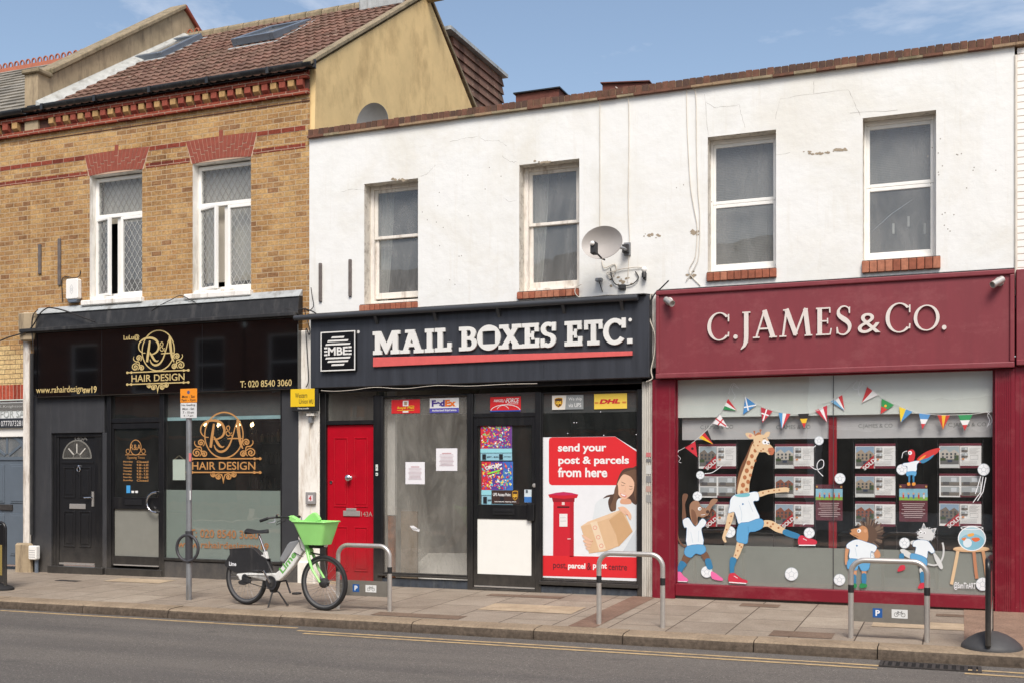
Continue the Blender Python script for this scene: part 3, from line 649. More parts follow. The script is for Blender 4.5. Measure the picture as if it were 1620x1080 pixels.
# roof windows, tipped a little off the slope
def roofwin(pa,pb,pt,pbm,tip,lbl):
    # centre of the window by meeting the ray with the roof slope
    px,py=(pa+pb)/2,(pt+pbm)/2; u=ux(px); k_=(HY-py)/F/(CT+u*ST); y=(HC+D*k_-ZE)/(SL-k_)
    cx=XX(px,y); a=math.atan(SL); z=ZE+SL*y
    def T(p):
        x,s,h=p; s2=s*math.cos(tip)-0*h; h2=h+s*math.sin(tip)
        return (cx+x,y+s2*math.cos(a)-h2*math.sin(a),z+s2*math.sin(a)+h2*math.cos(a))
    w,l=.42,.66
    o=MB()
    for x0,x1,s0,s1 in ((-w,-w+.09,-l,l),(w-.09,w,-l,l),(-w+.09,w-.09,-l,-l+.1),(-w+.09,w-.09,l-.1,l)):
        o.box(x0,x1,s0,s1,.02,.14,M['zinc'])
    o.v=[T(p) for p in o.v]; f=o.build('roof_window',house,bevel=.008); tag(f,lbl)
    g=MB(); g.face([T(p) for p in ((-w+.08,-l+.08,.105),(w-.08,-l+.08,.105),(w-.08,l-.08,.105),(-w+.08,l-.08,.105))],M['skyglass']); g.build('pane',f,recalc=False)
    g=MB(); g.box(-w-.07,w+.07,-l-.12,l+.05,-.03,.05,M['lead']); g.v=[(cx+x,y+s*math.cos(a)-h*math.sin(a),z+s*math.sin(a)+h*math.cos(a)) for x,s,h in g.v]; g.build('flashing',f)
M['zinc']=paint('blue_grey_aluminium',(112,122,134),.4,metal=.3); M['skyglass']=paint('reflective_roof_glass',(96,98,98),.08,spec=1.0)
roofwin(205,320,62,108,R(0),'roof window nearer the raking parapet, lying almost flat'); roofwin(375,492,35,83,R(-4),'roof window nearer the gable, tipped open')
# raking party parapet on the left
b=MB(); xp0,xp1=XX(43),XX(64)
pr=[(-.05,6.95),(-.05,7.86),(.2,7.90),(3.48,10.22),(YR+.55,10.0),(YR+1.2,8.0),(YR,6.9)]
n=len(pr); v=[(xp1,y,z) for y,z in pr]+[(xp0,y,z) for y,z in pr]
b.mesh(v,[tuple(range(n)),tuple(range(2*n-1,n-1,-1))]+[(i,i+n,(i+1)%n+n,(i+1)%n) for i in range(n)],M['oldrender']); pp=b.build('party_parapet',house)
b=MB()
b.box(xp0-.03,xp1+.05,-.1,.22,7.862,7.93,M['capstone'])
b.hexa([(xp0-.04,.2,7.92),(xp1+.06,.2,7.92),(xp1+.06,3.5,10.24),(xp0-.04,3.5,10.24)],[(xp0-.04,.18,8.0),(xp1+.06,.18,8.0),(xp1+.06,3.5,10.33),(xp0-.04,3.5,10.33)],M['capstone'])
b.hexa([(xp0-.04,3.502,10.24),(xp1+.06,3.502,10.24),(xp1+.06,4.4,9.6),(xp0-.04,4.4,9.6)],[(xp0-.04,3.502,10.33),(xp1+.06,3.502,10.33),(xp1+.06,4.4,9.69),(xp0-.04,4.4,9.69)],M['gauged'])
b.build('coping',pp,bevel=.015)
b=MB(); pts=[]
for k in range(14):
    y=-.1+(YR+.0)*k/13; wv=.012*math.sin(k*2.3); pts.append((y,ZE+SL*y+.04))
for (ya,za),(yb,zb) in zip(pts[:-1],pts[1:]):
    b.hexa([(xp1+.001,ya,za),(xp1+.22,ya,za),(xp1+.22,yb,zb),(xp1+.001,yb,zb)],[(xp1+.001,ya,za+.14),(xp1+.16,ya,za+.055),(xp1+.16,yb,zb+.055),(xp1+.001,yb,zb+.14)],M['leadw'] if 'leadw' in M else M['lead'])
b.build('flashing',pp)
b=MB(); b.box(XX(40),XX(56),.101,.6,-.1,2.84,M['charcoal']); b.box(XX(468),XX(490),.101,.6,-.1,2.84,M['charcoal']); build_each(b,'gap_backing',house)  # dark backing boxes added behind the gaps, stopping sky and light leaks
# iron straps on the wall
b=MB()
for pa,t,bt in ((64,387,434),(95,378,452)):
    b.box(XX(pa-2.2),XX(pa+2.2),-.03,0,ZZ(pa,bt),ZZ(pa,t),M['straps'] if 'straps' in M else M['galv'])
build_each(b,'iron_strap',house,bevel=.006)
# leaded casements
def casement(Wd,zt,xm0,xm1,dark_low,lbl):
    x0,x1,z0,z1=Wd; yf=.13
    b=MB(); frame(b,x0+.0,x1,z0+.05,z1-.02,.055,yf,yf+.07,M['upvc']); b.box(x0+.055,x1-.055,yf-.005,yf+.06,zt-.03,zt+.03,M['upvc'])
    b.box(xm0+.01,xm1-.01,yf+.035,yf+.07,z0+.1,zt-.03,M['upvc'])
    w=b.build('window',house,bevel=.006); tag(w,lbl)
    s=MB(); s.box(x0-.11,x1+.04,-.085,.12,z0-.085,z0-.002,M['reveal']); s.box(x0+.0,x1,-.0,.2,z0,z0+.05,M['reveal']); s.build('sill',w,bevel=.012)
    gm=M['glassup']; p=MB()
    p.face([(x0+.05,yf+.03,zt+.03),(x1-.05,yf+.03,zt+.03),(x1-.05,yf+.03,z1-.07),(x0+.05,yf+.03,z1-.07)],gm)
    lt=MB(); lattice(lt,x0+.055,x1-.055,zt+.03,z1-.075,yf+.024,M['lead_came'])
    # right sash, shut
    f=MB(); frame(f,xm1,x1-.04,z0+.07,zt-.035,.045,yf-.02,yf+.034,M['upvc'])
    p.face([(xm1+.03,yf+.012,z0+.1),(x1-.07,yf+.012,z0+.1),(x1-.07,yf+.012,zt-.07),(xm1+.03,yf+.012,zt-.07)],gm)
    lattice(lt,xm1+.045,x1-.085,z0+.115,zt-.08,yf+.006,M['came_l'])
    # left sash, ajar about its left hinges
    hx,hy=x0+.03,yf-.01; a=R(-17); W_=xm0-hx+.02
    T=lambda q:(hx+q[0]*math.cos(a)-q[1]*math.sin(a),hy+q[0]*math.sin(a)+q[1]*math.cos(a),q[2])
    t=MB(); frame(t,0,W_,z0+.06,zt-.035,.045,-.02,.034,M['upvc']); t.v=[T(q) for q in t.v]; f.mesh(t.v,t.f,M['upvc'])
    p.face([T((.03,.01,z0+.09)),T((W_-.03,.01,z0+.09)),T((W_-.03,.01,zt-.07)),T((.03,.01,zt-.07))],gm)
    lattice(lt,.045,W_-.045,z0+.105,zt-.08,.004,M['came_l'],T=T)
    f.build('sash',w,bevel=.006); build_each(p,'pane',w,recalc=False); lt.build('leading',w,recalc=False)
    r=MB(); room(r,x0-.02,x1+.02,.212,1.6,z0-.05,z1+.02,M['vdark']); r.build('interior',w,recalc=False)
    k=MB(); zb=zt-.05 if dark_low else z0+.24
    nn=24
    for i in range(nn):
        xa,xb=x0+(x1-x0)*i/nn,x0+(x1-x0)*(i+1)/nn; f1=lambda x:.30+.006*math.sin(x*40)
        k.face([(xa,f1(xa),zb),(xb,f1(xb),zb),(xb,f1(xb),z1),(xa,f1(xa),z1)],M['cream'])
    k.box(x0,x1,.295,.31,zb-.03,zb-.002,M['cream']); k.build('roller_blind',w,recalc=False)
M['cream']=paint('cream_blind',(206,196,180),.8,var=.05); M['came_l']=paint('light_came',(176,176,172),.5); 
casement(W1,ZZ(161,344,.13),XX(182.5,.13),XX(192,.13),True,'leaded casement window nearer the alarm box, dark behind its lower sashes')
casement(W2,ZZ(324,326,.13),XX(352,.13),XX(361,.13),False,'leaded casement window nearer the white building, cream blind drawn down')
# alarm box
a=MB(); x0,x1,z0,z1=Q(109,128,443,480,-.02); al=thing('alarm_box','white burglar alarm box with grey base on the yellow brick wall','alarm box',(x0,0,z0))
a.prism([(x0,z0+.07),(x0+.02,z0+.05),(x1-.02,z0+.05),(x1,z0+.07),(x1,z1-.02),(x1-.02,z1),(x0+.02,z1),(x0,z1-.02)],-.09,0,M['upvc']); a.build('cover',al,bevel=.01)
a=MB(); a.prism([(x0+.01,z0+.045),(x0+.05,z0),(x1-.05,z0),(x1-.01,z0+.045)],-.08,0,M['zinc']); a.build('base',al,bevel=.006)
a=MB(); mx,mz=(x0+x1)/2,(z0+z1)/2+.04
for s in (0,1): a.ribbon([(mx,mz+.05-s*.05),(mx+.03,mz-s*.05),(mx,mz-.05-s*.05),(mx-.03,mz-s*.05)],.006,-.0912,C(170,176,182),closed=True)
a.build('badge',al,recalc=False)
# ================================================================ NEIGHBOUR ON THE LEFT
nb=thing('neighbour_house','pale brick house at the left edge with grey arched door and slate roof','house',(XX(-40),0,0))
xn0=XX(-330); xn1=xL; xd1=XX(39)
b=MB(); wall(b,xn0,xn1,2.85,7.3,[],0,M['brick']); b.build('wall',nb,recalc=False)
b=MB(); zt_=ZZ(20,545); z6=ZZ(20,608); z7=ZZ(20,631)
b.box(xn0,XX(40),-.012,-.002,z6+.0,zt_,M['brick_pale']); b.box(xn0,XX(40),-.014,.0,z7,z6-.002,M['redv']); b.build('lintel',nb)
gutter(nb,xn0,xn1,zg-.02)
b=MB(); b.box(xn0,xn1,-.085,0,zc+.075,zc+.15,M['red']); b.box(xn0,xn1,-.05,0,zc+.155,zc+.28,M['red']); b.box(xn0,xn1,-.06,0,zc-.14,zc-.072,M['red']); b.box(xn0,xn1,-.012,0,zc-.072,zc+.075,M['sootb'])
b.build('cornice',nb); b=MB(); x=xn1-.3; i=0
while x>xn0+.2:
    b.hexa([(x,-.012,zc-.07),(x+.112,-.012,zc-.07),(x+.112,-.012,zc+.072),(x,-.012,zc+.072)],[(x,-.09,zc-.02),(x+.112,-.09,zc-.02),(x+.112,-.09,zc+.073),(x,-.09,zc+.073)],DR if i%2 else DY); x-=.2; i+=1
build_each(b,'dentil',nb)
b=MB()
for z in (zA,zB): b.box(xn0,xn1,-.004,0,z-.034,z+.034,M['red'])
build_each(b,'brick_band',nb)
rf=pantiles('roof',nb,xn0,xp0-.01,-.15,YR,ZE-.15*SL+.03,SL,M['slate'],flat=True).build('roof',nb)
b=MB(); x=xn0; zr=ZR+.0
b.hexa([(xn0,YR-.12,zr-.1),(xp0,YR-.12,zr-.1),(xp0,YR+.12,zr-.1),(xn0,YR+.12,zr-.1)],[(xn0,YR-.02,zr+.1),(xp0,YR-.02,zr+.1),(xp0,YR+.02,zr+.1),(xn0,YR+.02,zr+.1)],M['terra'])
while x<xp0+.6:
    b.tube([(x+.05*math.cos(t),YR,zr+.13+.07*math.sin(t)) for t in [math.pi*2*k/12 for k in range(12)]],.017,M['terra'],6,closed=True); x+=.155
b.build('ridge_tile_row',rf)
# its painted shop opening, sale board and grey door
b=MB(); b.box(xn0,XX(40),.06,.1,ZZ(20,690),z7-.01,M['upvc']); b.box(xd1-.02,XX(40)+.02,.0,.1,-.1,ZZ(20,690),M['upvc']); b.build('door_frame',nb,bevel=.006)
b=MB(); x0,x1,z0,z1=Q(-60,38.5,691,889,.1); b.box(x0,x1,.1,.14,z0,z1,M['greydoor'])
cxd=XX(12,.1); zd=ZZ(20,722,.1)
for sgn,xa,xb in ((1,-.42,-.06),(1,.06,.42)):
    for za,zb in ((z0+.15,z0+.83),(z0+1.0,zd-.12)):
        b.box(cxd+xa,cxd+xb,.088,.101,za,zb,M['greydoor']); b.box(cxd+xa+.03,cxd+xb-.03,.08,.089,za+.03,zb-.03,M['greydoor'])
dn=b.build('door',nb,bevel=.006)
b=MB(); A=ell(cxd,zd,.36,.33,18,0,180); b.flat(A,.097,M['glassup']); b.build('fanlight',dn,recalc=False)
b=MB(); b.ribbon(ell(cxd,zd,.38,.35,20,0,180),.05,.09,M['greydoor'],.012)
for a in (35,90,145): b.ribbon([(cxd+.05*math.cos(R(a)),zd+.05*math.sin(R(a))),(cxd+.37*math.cos(R(a)),zd+.34*math.sin(R(a)))],.04,.088,M['greydoor'],.012)
b.box(cxd-.4,cxd+.4,.082,.1,zd-.05,zd,M['greydoor']); b.build('glazing_bar',dn)
b=MB(); b.box(cxd-.15,cxd+.12,.07,.1,ZZ(12,806,.1),ZZ(12,797,.1),M['iron']); b.build('letter_plate',dn,bevel=.004)
sb=thing('sale_sign','grey and white FOR SALE board with a phone number above the grey door','sign',(XX(5),0,ZZ(5,678)))
b=MB(); x0,x1,z0,z1=Q(-90,39,639,678,.03); b.box(x0,x1,.02,.05,z0,z1,C(226,230,228)); b.box(x0,x1,.017,.021,z1-.14,z1-.01,C(110,108,104)); b.box(x0,x1,.017,.021,z0,z0+.155,C(44,48,54)); b.build('board',sb)
b=MB(); zz0=z0
tpx(b,'FOR SALE',0.5,50,649,660,.012,C(170,174,170)); tpx(b,'07770732815',1.5,40,665,673.5,.012,C(232,232,232)); tpx(b,'K.Knightson',-2,37,640.5,645.5,.012,C(190,190,186)); b.build('lettering',sb,recalc=False)
# pier and downpipe between the two shops
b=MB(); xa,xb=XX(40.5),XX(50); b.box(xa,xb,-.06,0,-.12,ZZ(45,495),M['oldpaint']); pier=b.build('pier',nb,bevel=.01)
b=MB(); xa2,xb2=XX(31,-.12),XX(57,-.12); z0,z1=ZZ(44,541),ZZ(44,497)
b.prism([(xa2+.04,z0),(xb2-.04,z0),(xb2,z0+.16),(xb2,z1),(xa2,z1),(xa2,z0+.16)],-.16,-.001,M['oldrender']); b.build('corbel',pier,bevel=.02)
b=MB(); b.box(XX(26,-.12),XX(50,-.12),-.17,-.06,-.13,ZZ(38,858,-.1),M['oldrender']); b.build('plinth',pier,bevel=.03)
b=MB(); b.tube([(XX(50.5,-.1),-.1,.55),(XX(50.5,-.1),-.1,ZZ(50,560))],.028,M['gutterold'],8); b.build('downpipe',nb,smooth=True); b=MB(); b.tube([(XX(58,-.12),-.12,-.1),(XX(58,-.12),-.12,.3)],.03,M['zinc'],8); b.build('downpipe',nb,smooth=True)
b=MB(); x0,x1,z0,z1=Q(49,61.5,862,884,-.14); u=thing('vent_cover','small white vent cover low down beside the dark grey shop pier','vent cover',(x0,-.14,z0)); b.prism([(x0,z0+.02),(x0+.02,z0),(x1-.02,z0),(x1,z0+.02),(x1,z1),(x0,z1)],-.2,-.11,M['upvc']); b.build('cover',u,bevel=.012)
b=MB()
for k in range(4): b.box(x0+.02,x1-.02,-.204,-.2005,z0+.04+k*.035,z0+.05+k*.035,C(190,190,188))
b.build('grille',u)
# ================================================================ WHITE BUILDING
xW0,xW1=XX(490)+.001,XX(1605)
WW=[Q(577,662,292,482),Q(822,917,262,462),Q(1120,1228,218,431),Q(1365,1481,188,413)]
zP=(ZZ(540,217)+ZZ(1600,72))/2
wb=thing('white_building','two storey white painted building with brick parapet coping and four tall windows','building',((xW0+xW1)/2,0,0))
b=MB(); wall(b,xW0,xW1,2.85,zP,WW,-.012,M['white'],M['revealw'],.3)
b.face([(xW0,-.012,2.85),(xW0,.02,2.85),(xW0,.02,zP),(xW0,-.012,zP)],M['white']); b.face([(xW0,.24,zP-.02),(xW1,.24,zP-.02),(xW1,9,zP-.5),(xW0,9,zP-.5)],M['gutterold']); b.build('wall',wb,recalc=False)  # last face: unseen roof sheet behind the parapet, added to block light
b=MB()                                             # hairline cracks in the render
CR=paint('crack_shadow',(150,143,134),.9)
def crack(pts,w=.006):
    P=[(XX(x),ZZ(x,y)) for x,y in pts]; Q2=[P[0]]
    for (a,c),(d,e) in zip(P[:-1],P[1:]):
        for k in range(1,5): Q2.append((a+(d-a)*k/4+random.uniform(-.006,.006)*(k<4),c+(e-c)*k/4+random.uniform(-.01,.01)*(k<4)))
    b=MB(); b.ribbon(Q2,[w*.7*random.uniform(.2,1) for _ in Q2],-.013,CR); b.build('crack',wb,recalc=False)
for c_ in ([(712,225),(735,220),(757,216),(768,224),(790,223),(802,232)],[(795,247),(808,257),(818,257)],[(797,314),(806,320),(818,317)],[(1117,162),(1130,171),(1150,170),(1170,166),(1172,180),(1179,203)],[(1227,190),(1235,157),(1285,150),(1342,143),(1350,160),(1361,184)],[(1287,150),(1288,128)],[(1115,150),(1118,190),(1121,215)],[(577,302),(560,300),(540,304)],[(662,281),(675,277),(690,262)],[(1345,180),(1420,175)],[(1227,246),(1250,242)]): crack(c_)
b=MB()
for _ in range(40):
    x,y=random.choice([(700,330),(720,380),(730,420),(760,300),(1500,260),(1540,250),(1500,330),(1100,300)]); x+=random.gauss(0,22); y+=random.gauss(0,26); b.flat(ell(XX(x),ZZ(x,y),.007,.008,8),-.0125,CR,0.00002)
for (x,y,w_,h_) in ((1030,373,16,3),(1100,368,8,4),(1290,242,26,3),(1327,238,12,2),(1097,438,9,7),(985,445,22,9),(860,257,14,1.5),(630,285,14,1.5)):
    for _ in range(14):
        px,py=x+random.gauss(0,w_*.5),y+random.gauss(0,h_*.5); q=random.uniform(.008,.03); b.flat([(XX(px)+q*random.uniform(.6,1.3)*math.cos(t),ZZ(px,py)+q*.6*random.uniform(.6,1.3)*math.sin(t)) for t in [k*.7 for k in range(9)]],-.0126,M['flake'],0.00003)
tag(b.build('paint_blemish',wb,recalc=False),kind='stuff')
b=MB(); b.box(XX(490.5),XX(512),.101,.6,-.1,2.84,M['charcoal']); b.box(XX(1013),XX(1042),.101,.13,-.1,2.84,M['charcoal']); b.box(XX(1598),XX(1612),.101,.6,-.1,2.84,M['charcoal']); build_each(b,'gap_backing',wb)  # unseen backing added behind the frontage joints against light leaks
# parapet: a projecting tile course with a soldier course of bricks on top
CM=[paint('coping_brick_a',(98,68,54),.9,var=.25,scale=20,bumpy=.6,grime=lin((70,56,46))),paint('coping_brick_b',(112,76,60),.9,var=.25,scale=20,bumpy=.6,grime=lin((84,66,52))),paint('coping_brick_c',(84,62,52),.9,var=.25,scale=20,bumpy=.6)]
MO=paint('coping_mortar',(150,126,100),.95,var=.2,scale=15,bumpy=.5)
b=MB(); x=xW0
while x<xW1+.1:
    l=random.uniform(.2,.27); b.box(x,min(x+l-.004,xW1+.1),-.065-random.uniform(0,.008),.23,zP,zP+.028+random.uniform(-.003,.004),random.choice([MO,M['capstone'],CM[1]])); x+=l
b.box(xW0,xW1+.1,-.035,.225,zP+.028,zP+.112,MO); co=b.build('coping',wb)
b=MB(); x=xW0
while x<xW1+.1:
    b.box(x,x+.076,-.05+random.uniform(-.004,.004),.23,zP+.032,zP+.122+random.uniform(-.005,.005),random.choice(CM)); x+=.0855
b.build('soldier_course',co,bevel=.004)
def bricksill(Wd,par,left=.06,right=.03,h=.105,drop=.0):
    b=MB(); x0,x1=Wd[0]-left,Wd[1]+right; z1=Wd[2]-drop; n=round((x1-x0)/.083); w=(x1-x0)/n
    SB=[paint('sill_brick_%s'%k,c,.85,var=.25,scale=18,bumpy=.4) for k,c in zip('abc',((158,92,68),(144,84,62),(172,112,86)))] if 'sb' not in _c else _c['sb']; _c['sb']=SB
    b.box(x0+.004,x1-.004,-.04,.14,z1-h+.008,z1-.004,CM[2])
    for i in range(n): b.hexa([(x0+i*w+.003,-.06,z1-h),(x0+(i+1)*w-.003,-.06,z1-h),(x0+(i+1)*w-.003,.15,z1-h),(x0+i*w+.003,.15,z1-h)],[(x0+i*w+.003,-.06,z1-.018),(x0+(i+1)*w-.003,-.06,z1-.018),(x0+(i+1)*w-.003,.15,z1+.004),(x0+i*w+.003,.15,z1+.004)],random.choice(SB))
    return b.build('sill',par,bevel=.006)
def sash(Wd,zm,fr,lift,inside,lbl,m='oldpaint',lw=.05,fixed=False):
    x0,x1,z0,z1=Wd; y=.155; mt=M[m]
    b=MB(); frame(b,x0,x1,z0+.0,z1,fr,y,y+.13,mt,wb=.06,wt=.05); w=b.build('window',wb,bevel=.006); tag(w,lbl)
    a=x0+fr-.0; c=x1-fr+.0; p=MB(); s=MB(); zl=z0+.06+lift
    s1,s2=(y+.03,y+.06) if not fixed else (y+.02,y+.02)
    frame(s,a,c,zm-.022,z1-.05,lw,s1,s1+.035,mt,wb=.042,wt=.045)          # upper sash
    frame(s,a,c,zl,zm+.02 if not fixed else zm-.024,lw,s2,s2+.035,mt,wb=.085 if not fixed else .055,wt=.042)
    s.build('sash',w,bevel=.005)
    for q0,q1,yy in ((zm+.015,z1-.09,s1+.015),(zl+.05,zm-.02,s2+.015)): p.face([(a+lw-.01,yy,q0),(c-lw+.01,yy,q0),(c-lw+.01,yy,q1),(a+lw-.01,yy,q1)],M['glassup'])
    build_each(p,'pane',w,recalc=False)
    r=MB(); room(r,x0-.02,x1+.02,.292,2.2,z0-.05,z1+.02,M['dark']); r.build('interior',w,recalc=False)
    k=MB()
    if inside=='curtain':
        for (xa,xb,zz0) in ((a-.1,a+.22,z0),):
            n=40
            for i in range(n):
                f=lambda t:(.335+.022*math.sin(t*95)+.01*math.sin(t*37))
                X0,X1=xa+(xb-xa)*i/n,xa+(xb-xa)*(i+1)/n; zt=z1
                sh=lambda X,zf:(X-xa)*(1-.35*(1-zf)**1.5)+xa
                for j in range(6):
                    u0,u1=j/6,(j+1)/6
                    k.face([(sh(X0,u0),f(X0),zz0+(zt-zz0)*u0),(sh(X1,u0),f(X1),zz0+(zt-zz0)*u0),(sh(X1,u1),f(X1),zz0+(zt-zz0)*u1),(sh(X0,u1),f(X0),zz0+(zt-zz0)*u1)],M['net'])
        k.build('curtain',w,recalc=False)
    elif inside=='blind':
        z=z0+.1
        while z<z1-.02:
            k.face([(a,.31,z),(c,.31,z),(c,.320,z+.021),(a,.320,z+.021)],M['slat']); z+=.021
        for xx in (a+.12,c-.12): k.box(xx-.003,xx+.003,.304,.307,z0+.05,z1,M['slat'])
        k.build('slatted_blind',w,recalc=False)
    elif inside=='half':
        z=zm+.03
        while z<z1-.02: k.face([(a,.31,z),(c,.31,z),(c,.319,z+.0205),(a,.319,z+.0205)],M['slat']); z+=.0205
        k.build('slatted_blind',w,recalc=False)
        k=MB()
        P=[(a+.02,z0+.42),(a+.25,z0+.62),(a+.5,z0+.78)]; k.tube([(x_,.5,z_) for x_,z_ in P],.004,M['chrome'],6)
        for x_,z_ in ((a+.28,z0+.45),(a+.45,z0+.52),(a+.63,z0+.42)): k.box(x_-.012,x_+.012,.49,.51,z_-.06,z_+.06,M['upvc'])
        build_each(k,'hanging_ornament',w)
        k=MB(); k.box(a-.1,c+.1,1.15,1.2,z0-.05,z1,M['greyroom']); k.build('room_wall',w)
    return w
M['net']=paint('net_curtain',(186,184,178),.9); M['slat']=paint('grey_slat',(128,126,122),.6); M['greyroom']=paint('grey_room',(120,122,122),.9)
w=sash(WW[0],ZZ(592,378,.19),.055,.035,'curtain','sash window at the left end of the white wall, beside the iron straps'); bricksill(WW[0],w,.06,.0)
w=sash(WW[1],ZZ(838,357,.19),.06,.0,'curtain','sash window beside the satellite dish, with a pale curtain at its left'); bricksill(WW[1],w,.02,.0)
w=sash(WW[2],ZZ(1133,322,.17),.03,.0,'blind','window with a grey slatted blind over its whole height',m='upvc',lw=.032,fixed=True); bricksill(WW[2],w,.01,.01,.12)
w=sash(WW[3],ZZ(1370,296,.17),.03,.0,'half','window with a blind in its upper pane and small hanging ornaments in the lower one',m='upvc',lw=.035,fixed=True); bricksill(WW[3],w,.01,.05,.15)
# things behind the parapet
b=MB(); x0=XX(816,2.5); x1=XX(884,2.5); z=ZZ(816,150,2.5); b.hexa([(x0,2.5,5.7),(x1,2.5,5.7),(x1,2.9,5.7),(x0,2.9,5.7)],[(x0,2.5,z),(x1,2.5,z-.0),(x1,2.9,z),(x0,2.9,z)],M['terra2']); hb=b.build('roof_hatch',None); tag(hb,'low dark roof hatch showing above the white parapet','roof hatch')
b=MB(); b.box(x0-.03,x1+.03,2.46,2.95,z+.001,z+.02,M['black']); b.build('lid',hb)
b=MB(); x0=XX(953,.9); x1=XX(1026,.9); z=ZZ(953,133,.9); b.hexa([(x0,.9,5.7),(x1,.9,5.7),(x1,1.15,5.7),(x0,1.15,5.7)],[(x0,.9,z),(x1,.9,z-.06),(x1,1.15,z-.06),(x0,1.15,z)],M['terra2']); st=b.build('party_wall_stub',None); tag(st,'terracotta coloured party wall stub rising behind the parapet coping','wall')
b=MB(); b.hexa([(x0-.02,.87,z),(x1+.02,.87,z-.062),(x1+.02,1.17,z-.062),(x0-.02,1.17,z)],[(x0-.02,.87,z+.015),(x1+.02,.87,z-.047),(x1+.02,1.17,z-.047),(x0-.02,1.17,z+.015)],M['terra2']); b.build('coping',st)
# satellite dishes
def dish(loc,rx,rz_,nrm,lbl,m,arm=True,wallx=None):
    d=thing('satellite_dish',lbl,'satellite dish',loc,group='satellite dishes')
    nrm=Vector(nrm).normalized(); q=nrm.to_track_quat('Z','Y').to_matrix(); b=MB(); pr=[]
    for i in range(9):
        r=i/8; pr.append((r,.09*r*r))
    pr+= [(1.0,.078)]+[(r/8,.09*(r/8)**2-.012) for r in range(8,-1,-1)]
    b.lathe(pr,(0,0,0),(0,0,1),m,36); b.v=[tuple(Vector(loc)+q@Vector((x*rx,y*rz_,z))) for x,y,z in b.v]; b.build('reflector',d,smooth=True)
    if arm:
        L=Vector(loc); lo=L+q@Vector((0,-rz_*.95,.06)); f=L+Vector((-.01,-.40,-.14)); b=MB(); b.tube([tuple(L+q@Vector((0,-rz_*.9,-.03))),tuple(lo),tuple(f)],.011,M['plast'],8); b.build('feed_arm',d,smooth=True)
        b=MB(); b.box(f.x-.035,f.x+.035,f.y-.03,f.y+.08,f.z-.05,f.z+.10,M['plast']); b.lathe([(.026,0),(.03,.03),(.0,.045)],(f.x,f.y-.03,f.z+.07),(0,-1,.1),M['upvc'],14); b.build('receiver',d,bevel=.012)
        b=MB(); xw=wallx; b.box(xw-.04,xw+.04,-.05,-.012,L.z-.08,L.z+.08,M['galv']); b.tube([(xw,-.04,L.z-.02),(xw,-.2,L.z-.02),(L.x+.04,L.y+.10,L.z)],.018,M['galv'],8); b.box(xw-.05,xw+.03,-.1,-.05,L.z-.05,L.z+.05,M['plast']); b.build('bracket',d,smooth=False)
    return d
M['dish']=paint('grey_perforated_dish',(172,166,160),.5,var=.05); M['dishd']=paint('dark_grey_dish',(112,114,116),.6)
dl=PT(956,387,-.42); dish(dl,.265,.205,(-.05,-1,.10),'oval grey satellite dish fixed to the white wall beside a sash window',M['dish'],True,XX(993,-.02))
dl=(XX(594,1.0),1.0,ZZ(594,198,1.0)); dish(dl,.285,.30,(-.1,-1,.0),'dark grey satellite dish half hidden behind the brick parapet',M['dishd'],False)
b=MB(); b.tube([(dl[0],dl[1]+.05,dl[2]),(dl[0],dl[1]+.4,dl[2]-.1),(dl[0],1.5,5.9)],.02,M['galv'],8); b.build('mast',bpy.data.objects['satellite_dish.001'])
# ---- cables over the wall
def cable(name,pts,r,m,lbl,Y=-.03,parent=None):
    b=MB(); P=spline([PT(x,y,Y+random.uniform(-.006,.006)) for x,y in pts],False,4); b.tube(P,r,m,6); o=b.build(name,parent,smooth=True)
    if lbl: tag(o,lbl,'cable')
    return o
WC=paint('white_cable',(212,204,190),.6); BC=paint('black_cable',(40,38,38),.6)
cable('cable',[(949,150),(949,200),(949,290),(949,360)],.0055,WC,'thin white cable running down the white wall from the coping behind the dish')
cable('cable',[(974,138),(988,150),(994,158),(995,230),(994,330),(996,380),(993,445)],.0055,WC,'white cable running down the white wall to the right of the dish')
cable('cable',[(1089,125),(1096,138),(1101,155),(1102,230),(1104,300),(1107,340),(1106,400),(1098,425),(1085,445)],.005,WC,'pair of slack white cables dropping from the coping beside the window with the full blind')
cable('cable',[(1086,127),(1087,200),(1092,290),(1098,330),(1103,362),(1100,405),(1090,430),(1108,452)],.005,WC,'looser white cable crossing the pair beside the window with the full blind',-.025)
cable('cable',[(952,412),(956,424),(972,418),(974,428),(960,432),(968,440),(975,428),(1005,423),(1018,424)],.006,WC,'tangle of pale cable below the oval satellite dish')
cable('cable',[(966,425),(968,440),(974,450),(986,452),(1000,450),(1010,440),(1005,430)],.007,BC,'black cable looping under the oval satellite dish')
cable('cable',[(1058,444),(1046,456),(1034,468),(1027,490),(1031,510),(1035,530),(1035,555),(1031,580),(1034,598)],.009,BC,'black cable hanging down beside the end of the burgundy fascia',-.1)
cable('cable',[(920,450),(911,455),(910,464),(917,471),(930,471),(960,467),(990,468),(1030,466),(1080,457)],.006,WC,'white cable looped at the corner of the sill and run above the slate fascia',-.07)
cable('cable',[(1030,465),(1026,485),(1028,505),(1036,530),(1035,560),(1030,585),(1032,598),(1022,603)],.008,WC,'thick pale cable hanging between the slate and burgundy fascias',-.12)
j=thing('junction_box','small dark junction box among cables under the satellite dish','junction box',PT(984,453,-.03)); b=MB(); x0,x1,z0,z1=Q(979,990,451,459,-.03); b.box(x0,x1,-.06,-.012,z0,z1,M['plast']); b.build('case',j,bevel=.006); b=MB(); b.box(x0+.015,x1-.015,-.064,-.0605,z0+.012,z1-.012,M['gutterold']); b.build('lid',j)
